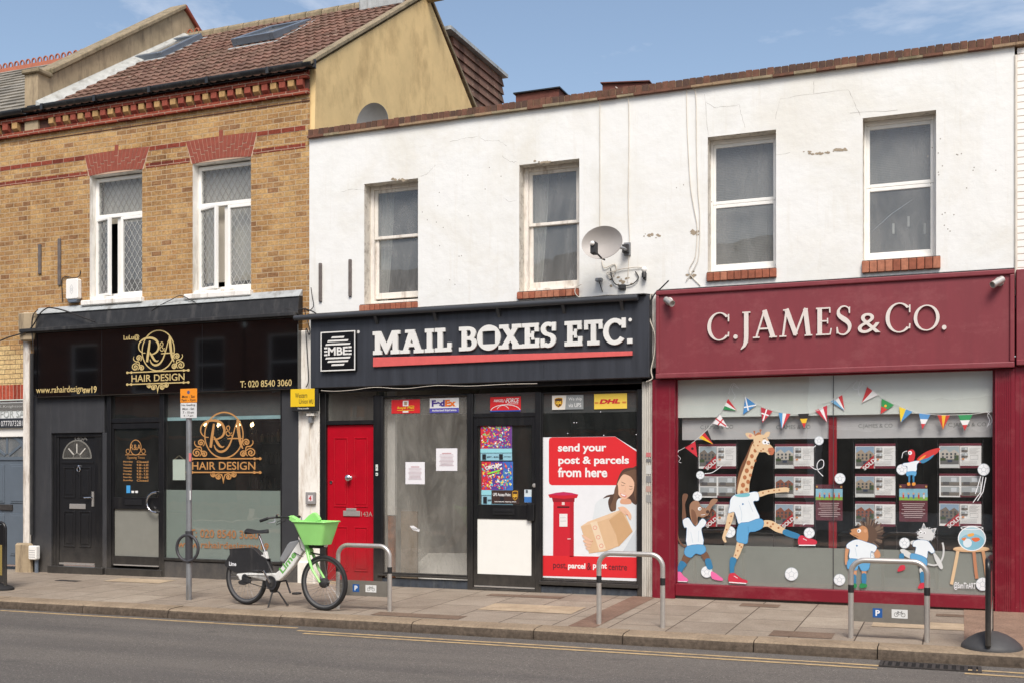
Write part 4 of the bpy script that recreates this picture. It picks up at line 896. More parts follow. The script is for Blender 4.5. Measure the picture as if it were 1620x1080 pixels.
l_=thing('wall_light','small black wall light with a pale round bulb near the end of the slate fascia','light',PT(1019,430,-.06)); b=MB(); p=PT(1019,433,-.08); b.lathe([(.03,-.05),(.032,.0),(.024,.02)],p,(0,0,1),M['plast'],14); b.box(p[0]-.012,p[0]+.012,-.08,-.012,p[2]-.07,p[2]-.04,M['plast']); b.build('holder',l_,smooth=True); b=MB(); b.lathe([(.022,.02),(.036,.04),(.036,.06),(.02,.08),(0,.085)],p,(0,0,1),M['upvc'],14); b.build('bulb_cover',l_,smooth=True)
f_=thing('sensor','tiny grey sensor on a stalk below and left of the satellite dish','sensor',PT(948,448,-.05)); b=MB(); p=PT(948,446,-.06); b.tube([PT(953,462,-.02),PT(950,452,-.04),p],.006,BC,6); b.build('stalk',f_); b=MB(); b.box(p[0]-.045,p[0]+.045,-.10,-.03,p[2]-.0,p[2]+.045,M['galv']); b.build('head',f_,bevel=.008)
for px,lbl in ((508.5,'rusty grey iron strap nearer the brick building'),(555.5,'rusty grey iron strap nearer the first sash window')):
    b=MB(); t,bt=(417,478) if px<520 else (411,470); b.box(XX(px-2.3),XX(px+2.3),-.045,-.012,ZZ(px,bt),ZZ(px,t),M['straps']); o=b.build('iron_strap',wb,bevel=.008); tag(o,lbl)
# ================================================================ NEIGHBOUR ON THE RIGHT
rn=thing('neighbour_building','white painted brick building with burgundy shopfront cut off at the right edge','building',(XX(1640),0,0))
xr0=XX(1609.5); xr1=XX(1609)+7
b=MB(); wall(b,xr0,xr1,2.85,zP-.02,[],-.0,M['whitebrick']); b.face([(xr0,0,3.3),(xr0,.2,3.3),(xr0,.2,zP),(xr0,0,zP)],M['whitebrick']); b.box(xW1,xr0,.06,.1,2.85,zP-.03,M['vdark']); b.build('wall',rn,recalc=False)
b=MB(); b.tube([(XX(1607,-.02),-.02,zP-.1),(XX(1607,-.02),-.02,3.5)],.016,WC,8); b.build('downpipe',rn,smooth=True)
b=MB(); b.box(xW1+.102,xr1,-.06,.23,zP-.01,zP+.10,M['capstone']); b.build('coping',rn,bevel=.02)
b=MB(); x0=XX(1607.5,-.12); b.box(x0,xr1,-.14,-.0,ZZ(1609,578,-.12),ZZ(1609,427,-.12),M['burg']); b.box(x0,xr1,-.17,-.141,ZZ(1609,578,-.12),ZZ(1609,578,-.12)+.06,M['burg']); b.build('fascia_board',rn,bevel=.008)
b=MB(); b.box(XX(1606,-.1),xr1,-.09,0,-.1,ZZ(1609,579,-.1),M['burg2'])
for k in range(5): b.box(XX(1606,-.1)+.05+k*.2,XX(1606,-.1)+.06+k*.2,-.098,-.091,.0,ZZ(1609,579,-.1)-.1,M['burg'])
b.build('shopfront',rn,bevel=.004)
def rect(b,q,y,m): b.face([(q[0],y,q[2]),(q[1],y,q[2]),(q[1],y,q[3]),(q[0],y,q[3])],m)
GOLD=C(206,182,122); GOLDW=C(192,140,82); ORG_=C(170,120,78)
# ================================================================ HAIR SALON SHOPFRONT
sa=thing('salon_shopfront','black hair salon shopfront with gold lettering on a glossy fascia and a chandelier inside','shopfront',((XX(52)+XX(474))/2,0,-.05))
YF=-.12; fp=Q(53,471.5,527,628,YF)
xs0,xs1=XX(52),XX(474)
b=MB(); b.box(fp[0],fp[1],YF,-.001,fp[2],fp[3],M['gloss']); fb=b.build('fascia_board',sa,bevel=.006)
b=MB()
for px in (161,320): b.box(XX(px,YF)-.002,XX(px,YF)+.002,YF-.0015,YF-.0002,fp[2]+.01,fp[3]-.01,M['gutter'])
build_each(b,'panel_joint',fb)
b=MB(); zr_=fp[3]+.03; zh=ZZ(60,496)-.02
# canted hood with a lead flashing, and the awning rail on its lower edge
x0,x1=XX(58,-.05),XX(476,-.05)
b.hexa([(x0,-.001,zh),(x1,-.001,zh),(x1,-.001,fp[3]),(x0,-.001,fp[3])],[(x0,-.09,zh-.0),(x1,-.09,zh-.0),(x1,-.135,zr_+.02),(x0,-.135,zr_+.02)],M['gutterold']); b.build('hood',sa)
b=MB(); x0r,x1r=XX(29,-.22),XX(466,-.22); b.box(x0r,x1r,-.21,-.155,zr_-.02,zr_+.035,M['gutterold']); b.box(x0r+.1,x1r,-.175,-.125,zr_-.035,zr_-.0205,M['gutterold']); b.build('awning_rail',sa,bevel=.012)
b=MB(); x=x0
while x<x1:
    l=random.uniform(1.1,1.5); xe=min(x1,x+l); b.hexa([(x,-.0,zh+.001),(xe,-.0,zh+.001),(xe,-.0,zh+.10),(x,-.0,zh+.10)],[(x,-.115,zh-.012),(xe,-.115,zh-.012),(xe,-.012,zh+.10),(x,-.012,zh+.10)],M['lead']); x=xe+.004
b.build('flashing',sa,bevel=.006)
def logo(mb,cx,cz,sx,sz,y,m,wk=1.0):     # drawing units: one sixth of a photo pixel, origin at the ring's centre
    def P(x,yy,tilt=True): return (cx+(x-650)*sx, cz-((yy+.04*(x-650))-462)*sz)
    s=(sx+sz)/2*wk
    mb.ribbon([P(650+183*math.cos(R(a)),462-.04*183*math.cos(R(a))+228*math.sin(R(a))) for a in range(0,360,8)],13*s,y,m,closed=True)
    def st(pts,w,cl=False):
        q=spline([p+(ww,) for p,ww in zip(pts,w)],cl,5) if isinstance(w,list) else [p+(w,) for p in spline(pts,cl,5)]
        mb.ribbon([P(a[0],a[1]) for a in q],[max(2,a[2])*s for a in q],y,m)
    st([(505,488),(465,482),(430,440),(436,375),(490,328),(570,318),(630,348),(657,410),(640,468),(595,500),(552,505)],[8,10,13,15,18,22,26,26,20,14,10])
    st([(556,350),(545,430),(534,510),(524,590)],[20,27,30,27]); st([(556,480),(585,530),(612,570),(640,582),(655,570)],[12,26,22,12,6])
    st([(785,306),(765,360),(738,460),(706,555),(665,612),(615,628),(576,605),(558,562)],[8,11,14,17,20,20,15,8])
    st([(785,306),(788,380),(798,470),(812,545),(832,592)],[30,32,30,26,12]); st([(685,497),(740,493),(835,490)],[9,12,9])
    st([(728,432),(700,468),(675,452),(676,430),(700,412),(708,385),(695,368),(678,382),(684,405),(708,440),(728,470)],[9]*11)
    def spiral(x,yy,r,d,a0=0,turns=1.6,tail=None):
        n=22; pts=[]
        for i in range(n+1):
            t=i/n; a=R(a0)+d*2*math.pi*turns*t; rr=r*(1-.86*t); pts.append((x+rr*math.cos(a),yy+rr*math.sin(a)))
        mb.ribbon([P(*p) for p in pts],[(9+5*math.sin(math.pi*i/n))*s for i in range(n+1)],y,m)
        q=pts[-1]; mb.flat([P(q[0]+9*math.cos(k*.7),q[1]+9*math.sin(k*.7)) for k in range(9)],y,m)
    for sg in (-1,1):
        X=lambda x:650+sg*(x-650)
        def S(x,yy,r,d,a0): spiral(X(x),yy+(-.04*(X(x)-650)),r,d*sg,a0 if sg>0 else 180-a0)
        S(910,638,46,1,200); S(838,650,33,-1,-20); S(868,536,37,1,120)
        st([(X(925),515-.04*(X(925)-650)),(X(930),545-.04*(X(930)-650)),(X(905),575-.04*(X(905)-650)),(X(868),582-.04*(X(868)-650)),(X(862),640-.04*(X(862)-650)),(X(880),672-.04*(X(880)-650))],[6,10,12,12,12,8])
        S(698,878,33,1,200); S(748,856,30,1,220)
        st([(650,945),(X(655),900),(X(668),850)],[4,12,10])
    for yy in (698,834):
        mb.ribbon([P(300,yy+14),P(1000,yy-14)],12*s,y,m)
        for x in (303,997,350,945): mb.flat([P(x+15*math.cos(k*.7),yy-.04*(x-650)+15*math.sin(k*.7)) for k in range(9)],y,m)
    a=P(343,766+.04*307); c=P(948,766-.04*298)
    text(mb,'HAIR DESIGN',a[0],c[0],cz-(808-462)*sz,cz-(728-462)*sz,y,m,bold=.012)
sxl=(XX(300,YF)-XX(200,YF))/100/7.2; szl=(ZZ(250,500,YF)-ZZ(250,600,YF))/100/7.2
b=MB(); logo(b,XX(250.3,YF),ZZ(250.3,554.3,YF),sxl,szl,YF-.003,GOLD); lg=b.build('logo_lettering',fb,recalc=False)
b=MB(); y=YF-.003
tpx(b,'LuLu@',195.5,220.5,530.3,539.7,y,GOLD,bold=.02); b.build('lettering',fb,recalc=False); b=MB(); tpx(b,'www.rahairdesign',57,131,611.5,624.5,y,GOLD,bold=.01); text(b,'sw19',XX(131.5,y),XX(153,y),ZZ(131,621.5,y),ZZ(131,610.5,y),y,GOLD,bold=.03); b.build('lettering',fb,recalc=False); b=MB(); tpx(b,'T: 020 8540 3060',380,461.5,602,612.5,y,GOLD,bold=.012); b.build('lettering',fb,recalc=False)
# masonry around the openings
zb=-.15; YG=0.0
zt1=fp[2]+.03
p1=Q(57,83,632,905); fd=Q(83,164,685,898); 
b=MB(); xa=XX(53); b.box(xa,fd[0],-.03,.12,zb,zt1,M['charcoal']); b.box(fd[0],XX(167),-.03,.12,fd[3],zt1,M['charcoal']); b.box(fd[1],XX(171),-.031,.12,zb,fd[3],M['charcoal'])
b.box(XX(447.5),xs1,-.03,.12,zb,zt1,M['charcoal']); zsr=ZZ(262,883); b.box(XX(253),XX(447.5),-.02,.12,zb,zsr-.03,M['charcoal']); build_each(b,'masonry_surround',sa,bevel=.006)
# black panelled door with fanlight
q=Q(94,151,685,888,.03)
b=MB(); frame(b,fd[0],fd[1],zb,fd[3],.06,.0,.1,M['black']); b.box(fd[0]+.06,q[0]-.0,.012,.1,zb,fd[3]-.06,M['black']); b.box(q[1],fd[1]-.06,.012,.1,zb,fd[3]-.06,M['black']); b.box(fd[0]-.02,fd[1]+.05,-.09,.02,zb,ZZ(100,894),M['black']); b.build('door_frame',sa,bevel=.006)
b=MB(); b.box(q[0],q[1],.03,.08,q[2],q[3],M['blackdoor']); W_=q[1]-q[0]; H_=q[3]-q[2]; mx=(q[0]+q[1])/2
for xa_,xb_ in ((q[0]+.12*W_,q[0]+.44*W_),(q[0]+.56*W_,q[0]+.88*W_)):
    for za,zb_ in ((.12,.40),(.50,.74)):
        frame(b,xa_,xb_,q[2]+za*H_,q[2]+zb_*H_,.022,.018,.031,M['blackdoor']); b.box(xa_+.05,xb_-.05,.022,.031,q[2]+za*H_+.05,q[2]+zb_*H_-.05,M['blackdoor'])
b.box(q[0]+.06*W_,q[1]-.06*W_,.02,.031,q[2]+.765*H_,q[2]+.785*H_,M['blackdoor'])
dr1=b.build('door',sa,bevel=.006); tag(dr1,'black panelled door numbered 145A with a half round fanlight')
cz=ZZ(124,724,.02); rr=W_*.39
b=MB(); b.flat(ell(mx,cz,rr,rr*.98,20,0,180),.026,M['glassdusty']); b.build('fanlight',dr1,recalc=False)
b=MB(); mt=paint('door_came',(120,118,112),.4); b.ribbon(ell(mx,cz,rr,rr*.98,24,0,180),.022,.022,mt,.006); b.ribbon([(mx-rr,cz),(mx+rr,cz)],.02,.022,mt,.006); b.ribbon(ell(mx,cz,rr*.27,rr*.27,12,0,180),.014,.021,mt,.006)
for a in (42,90,138): b.ribbon([(mx+.3*rr*math.cos(R(a)),cz+.3*rr*math.sin(R(a))),(mx+.8*rr*math.cos(R(a)),cz+.8*rr*math.sin(R(a)))],.018,.020,C(200,196,188),.006)
build_each(b,'glazing_bar',dr1)
b=MB(); tpx(b,'145A',118.5,138,689,696,.0285,C(150,148,142)); b.build('number',dr1,recalc=False)
b=MB(); k=Q(110,135,796,804,.02); b.box(k[0],k[1],.014,.03,k[2],k[3],M['steel']); b.build('letter_plate',dr1,bevel=.004)
b=MB(); p=PT(124,738,.01); b.tube([(p[0]+.03*math.cos(t),p[1],p[2]-.035+.04*math.sin(t)) for t in [k*math.pi/6 for k in range(12)]],.008,M['chrome'],6,closed=True); b.lathe([(.02,0),(.02,.02),(0,.03)],(p[0],.03,p[2]+.01),(0,-1,0),M['chrome'],12); b.box(p[0]-.008,p[0]+.008,.0,.03,p[2]-.12,p[2]-.08,M['chrome']); b.build('knocker',dr1,smooth=True)
b=MB(); p=PT(147,786,.02); b.box(p[0]-.018,p[0]+.018,.012,.03,p[2]-.14,p[2]+.09,M['steel']); b.tube([(p[0],.02,p[2]),(p[0],-.02,p[2]),(p[0]-.14,-.02,p[2]-.005)],.010,M['chrome'],8); b.build('handle',dr1,smooth=True)
b=MB(); b.box(q[0]+.01,q[1]-.01,.015,.04,q[2]-.035,q[2]-.005,M['steel']); b.build('threshold',dr1)
# glazed door
o=Q(171,259,628,900); 
b=MB(); b.box(o[0],XX(177.5),-.035,.06,zb,zt1,M['black']); b.box(XX(254.5),XX(261.5),-.035,.06,zb,zt1,M['black'])
b.box(XX(177.5),XX(254.5),-.02,.06,ZZ(180,668.5),ZZ(180,661.5),M['black']); b.box(XX(177.5),XX(254.5),-.02,.06,zt1-.04,zt1,M['black']); b.box(XX(171),XX(259),-.06,.06,zb,ZZ(171,897),M['black'])
b.build('door_frame',sa,bevel=.005)
b=MB(); rect(b,(XX(177),XX(255),ZZ(180,662),zt1-.03),.02,M['glasshop']); b.build('transom_light',sa,recalc=False)
b=MB(); d0,d1=XX(176.5),XX(254.8); dz0,dz1=ZZ(178,893),ZZ(178,669.5); zu0,zu1=ZZ(181,785.5),ZZ(181,677.5); zl0,zl1=ZZ(181,878),ZZ(181,804)
g0,g1=XX(180.5),XX(251.5); f_m=M['black']
b.box(d0,g0,-.01,.045,dz0,dz1,f_m); b.box(g1,d1,-.01,.045,dz0,dz1,f_m); b.box(g0,g1,-.009,.045,zu1,dz1,f_m); b.box(g0,g1,-.009,.045,zl1,zu0,f_m); b.box(g0,g1,-.009,.045,dz0,zl0,f_m); b.box(g0,g1,-.011,-.0092,dz0+.0,dz0+.02,M['steel'])
dr2=b.build('door',sa,bevel=.004); tag(dr2,'glazed salon door with a curved chrome pull and gold opening hours')
b=MB(); rect(b,(g0,g1,zu0,zu1),.02,M['glasshop']); b.build('pane',dr2,recalc=False); b=MB(); rect(b,(g0,g1,zl0,zl1),.018,M['frostw']); b.build('frosted_panel',dr2,recalc=False)
b=MB(); k=Q(197.5,224.5,789.5,798,-.015); b.box(k[0],k[1],-.02,-.009,k[2],k[3],M['gutter']); b.build('letter_plate',dr2,bevel=.003)
b=MB(); zc0,zc1=ZZ(250,778,-.05),ZZ(250,810,-.05); xh=XX(250,-.02); b.tube([(xh,-.01,zc1)]+[(xh-.17*math.sin(R(a)),-.07,(zc0+zc1)/2+(zc1-zc0)/2*math.cos(R(a))*-1) for a in range(180,-1,-15)][::1]+[(xh,-.01,zc0)],.016,M['chrome'],10); b.build('handle',dr2,smooth=True)
b=MB(); cxl=XX(213.5,.0); sx2=sxl*.45; logo(b,cxl,ZZ(213,710,.0),sx2,szl*.45,.0175,GOLDW,1.3) if False else None
yy=.0165
b.ribbon(ell(cxl,ZZ(213,707,yy),.105,.115,24),.012,yy,GOLDW,closed=True); text(b,'R&A',cxl-.10,cxl+.10,ZZ(213,711,yy),ZZ(213,702,yy),yy-.001,GOLDW); text(b,'Opening Times',cxl-.17,cxl+.17,ZZ(213,726,yy),ZZ(213,721,yy),yy,GOLDW)
for s_ in (-1,1): b.ribbon([(cxl+s_*.2,ZZ(213,718.5,yy)),(cxl+s_*.02,ZZ(213,718.5,yy))],.01,yy,GOLDW); b.ribbon(ell(cxl+s_*.15,ZZ(213,713,yy),.035,.035,12),.01,yy,GOLDW,closed=True)
for i,(dn_,t_) in enumerate([('Monday','Closed'),('Tuesday','9.30 - 6.30'),('Wednesday','9.30 - 6.30'),('Thursday','9.30 - 7.30'),('Friday','9.30 - 7.30'),('Saturday','9.00 - 6.00'),('Sunday','Closed')]):
    pz=728+i*4.9; z0_,z1_=ZZ(213,pz+3.4,yy),ZZ(213,pz,yy); text(b,dn_,cxl-.24,cxl-.03-.02*len(t_)*.2,z0_,z1_,yy,GOLDW,bold=.015); text(b,t_,cxl+.02,cxl+.24,z0_,z1_,yy,GOLDW,bold=.015)
b.build('lettering',dr2,recalc=False)
# display window
wz0,wz1=ZZ(262,881),zt1; wx0,wx1=XX(261.5),XX(447.5)
b=MB(); b.box(wx0,wx1,-.04,.06,wz0-.04,wz0,M['black']); b.box(wx0,wx1,-.02,.06,wz1-.03,wz1,M['black']); b.box(wx1-.03,wx1,-.022,.06,wz0,wz1-.03,M['black']); sw=b.build('display_window',sa,bevel=.005)
b=MB(); rect(b,(wx0,wx1-.02,wz0,wz1-.02),.02,M['glasshop']); b.build('pane',sw,recalc=False)
zfr=ZZ(262,774); b=MB(); rect(b,(wx0,wx1-.02,wz0,zfr),.026,M['frostg']); b.build('frosted_film',sw,recalc=False)
b=MB(); zbl=ZZ(262,665,.06); b.box(wx0,wx1,.06,.12,zbl,wz1,M['blindg']); b.box(wx0,wx1,.05,.058,zbl,zbl+.05,M['bluestrip']); b.build('blind_box',sw)
b=MB(); y=.0165; logo(b,XX(354,y),ZZ(354,687.5,y),sxl*1.14,szl*1.12,y,GOLDW); b.build('logo_lettering',sw,recalc=False)
b=MB(); tpx(b,'T: 020 8540 3060',300,409,836,849,.0163,ORG_,bold=.015); b.build('lettering',sw,recalc=False); b=MB(); tpx(b,'www.rahairdesignsw19',281,425,854,868,.0163,ORG_,bold=.012); b.build('lettering',sw,recalc=False)
# interior
b=MB(); room(b,XX(172),XX(470),.13,4.6,-.05,3.2,M['dark'],M['floor'],M['vdark']); b.build('interior',sa,recalc=False)
b=MB(); b.box(XX(300,2.5),XX(446,2.5),2.5,3.0,0,.95,M['brown']); b.box(XX(298,2.5),XX(448,2.5),2.46,3.04,.952,1.0,C(120,96,70)); o=b.build('counter',None); tag(o,'brown counter inside the salon, seen above the frosted glass','counter')
sh=thing('shelving','dark shelves of bottles at the back of the salon behind the window','shelving',(XX(430,3.5),3.5,0)); b=MB(); xA,xB_=XX(405,3.6),XX(452,3.6)
for z in (1.2,1.65,2.05,2.45): b.box(xA,xB_,3.4,3.75,z,z+.03,M['brown'])
b.box(xA,xA+.03,3.4,3.75,0,2.5,M['brown']); b.box(xA,xB_,3.76,3.78,0,2.9,M['brown']); build_each(b,'shelf',sh)
BT=[paint('bottle_%d'%i,c,.3) for i,c in enumerate(((196,180,160),(160,150,140),(120,108,100)))]
b=MB()
for z in (1.23,1.68,2.08):
    x=xA+.08
    while x<xB_-.05:
        h=random.uniform(.14,.26); r=random.uniform(.022,.035); b.lathe([(r,0),(r,h*.75),(r*.4,h*.82),(r*.4,h)],(x,3.5,z+.001),(0,0,1),random.choice(BT),8); x+=random.uniform(.08,.13)
build_each(b,'bottle',sh,smooth=True)
cd=thing('chandelier','lit candle chandelier hanging inside the salon behind the gold logo','chandelier',PT(362,690,2.2)); c0=Vector(PT(362,684,2.2)); b=MB()
b.tube([tuple(c0+Vector((0,0,.6))),tuple(c0-Vector((0,0,.1)))],.012,M['iron'],6)
for k in range(8):
    a=k*math.pi/4+.3; q1=[c0+Vector((r*math.cos(a),r*math.sin(a),z)) for r,z in ((0,-.05),(.15,-.14),(.32,-.12),(.42,.0),(.42,.05))]; b.tube([tuple(p) for p in q1],.01,M['chrome'],6); b.lathe([(.03,0),(.035,.01)],tuple(q1[-1]),(0,0,1),M['chrome'],8); b.tube([tuple(q1[-1]),tuple(q1[-1]+Vector((0,0,.06)))],.012,M['upvc'],6)
b.build('arm',cd,smooth=True)
for k in range(8):
    a=k*math.pi/4+.3; p=c0+Vector((.42*math.cos(a),.42*math.sin(a),.11)); b=MB(); b.lathe([(.006,0),(.02,.02),(.016,.045),(0,.08)],tuple(p),(0,0,1),M['bulb'],8); b.build('bulb',cd,smooth=True)
n_=thing('paper_notice','pale paper notice hung on a string inside the salon window beside the sign post','notice',PT(283,758,.05)); b=MB(); k=Q(273,293,726,758.5,.04); rect(b,k,.045,C(214,226,214)); b.build('sheet',n_,recalc=False); b=MB(); m_=(k[0]+k[1])/2; b.tube([(k[0]+.03,.045,k[3]),(m_,.045,k[3]+.06),(k[1]-.03,.045,k[3])],.003,C(190,180,150),5); b.build('string',n_)
# white pilaster between salon and parcel shop with its alarm box, hanging sign, bracket
pl=thing('white_pilaster','white painted pilaster between the black salon front and the red door','pilaster',(XX(489),0,-.1)); b=MB(); xa,xb=XX(474),XX(507.5); b.box(xa+.001,xb-.001,-.04,0.1,-.15,3.55,M['oldwhite']); b.build('shaft',pl,bevel=.01); b=MB(); b.box(xa-.0,xb,-.07,-.041,-.15,.28,M['oldwhite']); b.build('base',pl,bevel=.03)
z_=3.56
nbx=thing('doorbell_box','small grey box with a red figure 4 on the white pilaster','entry box',PT(492,797,-.04)); k=Q(484.5,499.5,777.5,796.5,-.06); b=MB(); b.box(k[0],k[1],-.085,-.041,k[2],k[3],C(150,148,146)); b.build('case',nbx,bevel=.006); b=MB(); rect(b,((k[0]*.7+k[1]*.3),(k[0]*.2+k[1]*.8),k[2]*.75+k[3]*.25,k[2]*.25+k[3]*.75),-.0862,C(230,220,220)); mx_=(k[0]+k[1])/2; text(b,'4',mx_-.02,mx_+.025,k[2]+.05,k[3]-.05,-.0875,C(200,40,50),bold=.03); b.build('label',nbx,recalc=False)
hs=thing('hanging_sign','yellow and black projecting sign reading Western Union money transfer on the white pilaster','sign',PT(482,650,-.1)); k=Q(461,498,615,643,-.16); b=MB(); k2=Q(461.5,503,615,650,-.16); b.box(k2[0],k2[1],-.16,-.12,k2[2],k2[3],C(28,28,28)); b.build('case',hs,bevel=.006); b=MB(); b.box(k[0]-.01,k[1],-.168,-.1602,k[2],k[3],C(238,198,24)); b.build('panel',hs,bevel=.002)
b=MB(); y=-.169; tpx(b,'Western',467,486,621,629,y,C(40,34,20),bold=.005); tpx(b,'Union',473,487,630.5,638,y,C(40,34,20),bold=.005); tpx(b,'WU',488.5,495.5,631,638,y,C(40,34,20),bold=.02); tpx(b,'Money transfer',471,489,644,647.5,y+.0075,C(210,210,200),bold=.02); b.build('lettering',hs,recalc=False)
b=MB(); x_=XX(488,-.1); b.box(x_-.02,x_+.1,-.12,-.04,ZZ(488,657,-.1),ZZ(488,653,-.1),M['oldwhite']); b.box(x_,x_+.05,-.1,-.041,ZZ(488,668,-.1),ZZ(488,655,-.1),M['galv']); b.tube([(x_+.02,-.06,ZZ(488,660,-.1)),(x_-.02,-.05,ZZ(488,680,-.1)),(x_-.02,-.046,ZZ(488,720,-.1))],.006,WC,6); b.build('bracket',hs)
cable('cable',[(0,539),(15,533),(35,527),(50,518),(62,498),(72,489),(80,487),(100,491),(125,500),(150,509)],.011,BC,'black cable drooping across the brick at the left end of the salon hood',-.19)
cable('cable',[(60,490),(52,500),(50,520),(52,545),(52,600),(52,670)],.008,BC,'black cable running down beside the left end of the glossy fascia',-.17)
cable('cable',[(99,478),(98,460),(98,443),(104,438),(118,440),(126,436),(127,428)],.007,BC,'black cable rising beside the white alarm box',-.02)
cable('cable',[(240,492),(250,485),(270,475),(285,468),(300,474),(320,485),(335,495)],.006,BC,'thin black cable looping over the lead flashing between the leaded windows',-.1)
cable('cable',[(492,455),(494,470),(496,485),(488,492),(482,488),(484,500),(490,520),(489,530),(484,520),(486,560),(488,600),(484,612)],.007,BC,'knot of black cables at the top of the white pilaster',-.09)
cable('cable',[(452,488),(465,492),(478,489),(490,491),(500,496)],.009,BC,'short black cables bunched at the right end of the salon hood',-.12)
cable('cable',[(492,797),(491,810),(493,830),(491,860)],.005,WC,'thin white cable below the small grey box',-.05)

# ================================================================ PARCEL SHOP
mb_=thing('parcel_shopfront','slate grey parcel shopfront with white raised slab lettering and a glazed black door','shopfront',((XX(508)+XX(1034))/2,0,0))
# fascia: board leaning very slightly forward at its foot
YB=-.17; q0=Q(491,1027,500,613.5,YB); zbot=q0[2]; ztop=ZZ(1026,466,YB)
ztop=(q0[3]+ztop)/2
b=MB(); b.hexa([(q0[0],YB,zbot),(q0[1],YB,zbot),(q0[1],YB,ztop),(q0[0],YB,ztop)],[(q0[0],-.013,zbot),(q0[1],-.013,zbot),(q0[1],-.013,ztop+.0),(q0[0],-.013,ztop+.0)],M['navy']); mf=b.build('fascia_board',mb_,bevel=.008)
b=MB()
for px in (692,760,860,935): b.box(XX(px,YB)-.0015,XX(px,YB)+.0015,YB-.001,YB-.0001,zbot+.02,ztop-.2,M['gutter'])
build_each(b,'panel_joint',mf)
b=MB(); zp_=ztop-.035; b.tube([(XX(466,-.25),-.25,zp_+.0),(XX(1009,-.25),-.25,zp_)],.038,M['rail'],12); rl=b.build('awning_rail',mb_,smooth=True)
b=MB()
for px in (597,690,790,893,985):
    x=XX(px,YB); b.hexa([(x-.02,YB-.001,zp_-.14),(x+.02,YB-.001,zp_-.14),(x+.02,YB-.001,zp_+.02),(x-.02,YB-.001,zp_+.02)],[(x-.02,YB-.02,zp_-.12),(x+.02,YB-.02,zp_-.12),(x+.02,-.25,zp_-.03),(x-.02,-.25,zp_-.03)],M['rail'])
build_each(b,'bracket',rl)
b=MB(); b.hexa([(q0[0],-.013,ztop+.03),(q0[1],-.013,ztop+.03),(q0[1],-.013,ztop+.002),(q0[0],-.013,ztop+.002)],[(q0[0],-.24,ztop+.012),(q0[1]-.05,-.24,ztop+.012),(q0[1]-.05,-.24,ztop+.002),(q0[0],-.24,ztop+.002)],M['gutterold']); b.build('hood',mb_)
# slab letters
def prs(b,pts,y0,d,m): b.prism(pts,y0-b.lay,y0+d,m); b.lay+=.0003
def band(b,cx,cz,rx,rz_,tx,tz,a0,a1,y0,d,m,X,Z,n=20):
    o=ell(cx,cz,rx,rz_,n,a0,a1); i_=ell(cx,cz,rx-tx,rz_-tz,n,a0,a1)
    if a1-a0>=360: o.append(o[0]); i_.append(i_[0])
    y=y0-b.lay; b.lay+=.0003; L=len(o); v=[(X(p[0]),y,Z(p[1])) for p in o]+[(X(p[0]),y,Z(p[1])) for p in i_]+[(X(p[0]),y0+d,Z(p[1])) for p in o]+[(X(p[0]),y0+d,Z(p[1])) for p in i_]
    f=[]
    for k in range(L-1): f+=[(k,k+1,k+1+L,k+L),(k,k+2*L,k+1+2*L,k+1),(k+L,k+1+L,k+1+3*L,k+3*L)]
    if a1-a0<360: f+=[(0,L,3*L,2*L),(L-1,2*L-1,4*L-1,3*L-1)]
    b.mesh(v,f,m)
r4=lambda a,c,d,e:[(a,d),(c,d),(c,e),(a,e)]
SLAB={
'M':(42,[[(3,0),(11,0),(11,40),(3,40)],r4(0,14,0,7),r4(28,42,0,7),r4(-.5,11,33.5,40),r4(31,42.5,33.5,40),[(31,0),(39,0),(39,40),(31,40)],[(3,40),(12,40),(25,7),(20,0)],[(39,40),(30,40),(17,7),(22,0)]],[]),
'A':(36,[[(3,4),(11,4),(23,40),(14,40)],[(33,4),(24,4),(12.5,40),(21.5,40)],r4(9,27,11,17),r4(-1,14,0,6),r4(21,37,0,6),r4(7,20,34.5,40)],[]),
'I':(14,[r4(3,11,2,38),r4(0,14,0,6.5),r4(0,14,33.5,40)],[]),
'L':(26,[r4(4,12,2,38),r4(0,16,33.5,40),r4(0,26,0,7),r4(19.5,26,4,15)],[]),
'B':(27,[r4(4,12,2,38),r4(0,14,0,6.5),r4(0,14,33.5,40),r4(10,16,33.5,39.8),r4(10,17,17.5,23.5),r4(10,16,.2,6.5)],[(15,28.7,11,11.1,7.5,5.8,-90,90),(16,11.7,11.5,11.5,7.5,5.8,-90,90)]),
'E':(27,[r4(4,12,2,38),r4(0,26,33.5,40),r4(19.5,26,26,36),r4(0,27,0,7),r4(20.5,27,4,15),r4(8,19,17,23),r4(14.5,19,13,27)],[]),
'X':(36,[[(2,2),(11.5,2),(33,38),(23.5,38)],[(34,2),(24.5,2),(3,38),(12.5,38)],r4(-1,15,0,6.5),r4(21,37,0,6.5),r4(0,15,33.5,40),r4(20.5,35.5,33.5,40)],[]),
'S':(25,[r4(18.3,24.5,26,40),r4(.5,6.7,0,14)],[(12.3,29.2,11.5,11.5,7.6,6.4,40,275),(12.7,11.3,12,12,7.8,6.6,-140,92)]),
'T':(29,[r4(10.5,18.5,2,38),r4(0,29,33.5,40),r4(0,6,25,38),r4(23,29,25,38),r4(5,24,0,6.5)],[]),
'C':(38,[r4(30,36.5,25,41)],[(19,20,19,21,8.5,7,38,325)]),
'.':(8,[r4(0,8,0,8)],[]),
'O':(36,[],[]),
}
yl_=YB-.035; mw=C(232,231,226); b=MB(); zt_l=ZZ(595,524,yl_); zb_l=ZZ(595,561,yl_); zt_r=ZZ(990,503.5,yl_); zb_r=ZZ(990,543.5,yl_); zb0=(zb_l+zb_r)/2; hz=((zt_l-zb_l)+(zt_r-zb_r))/2
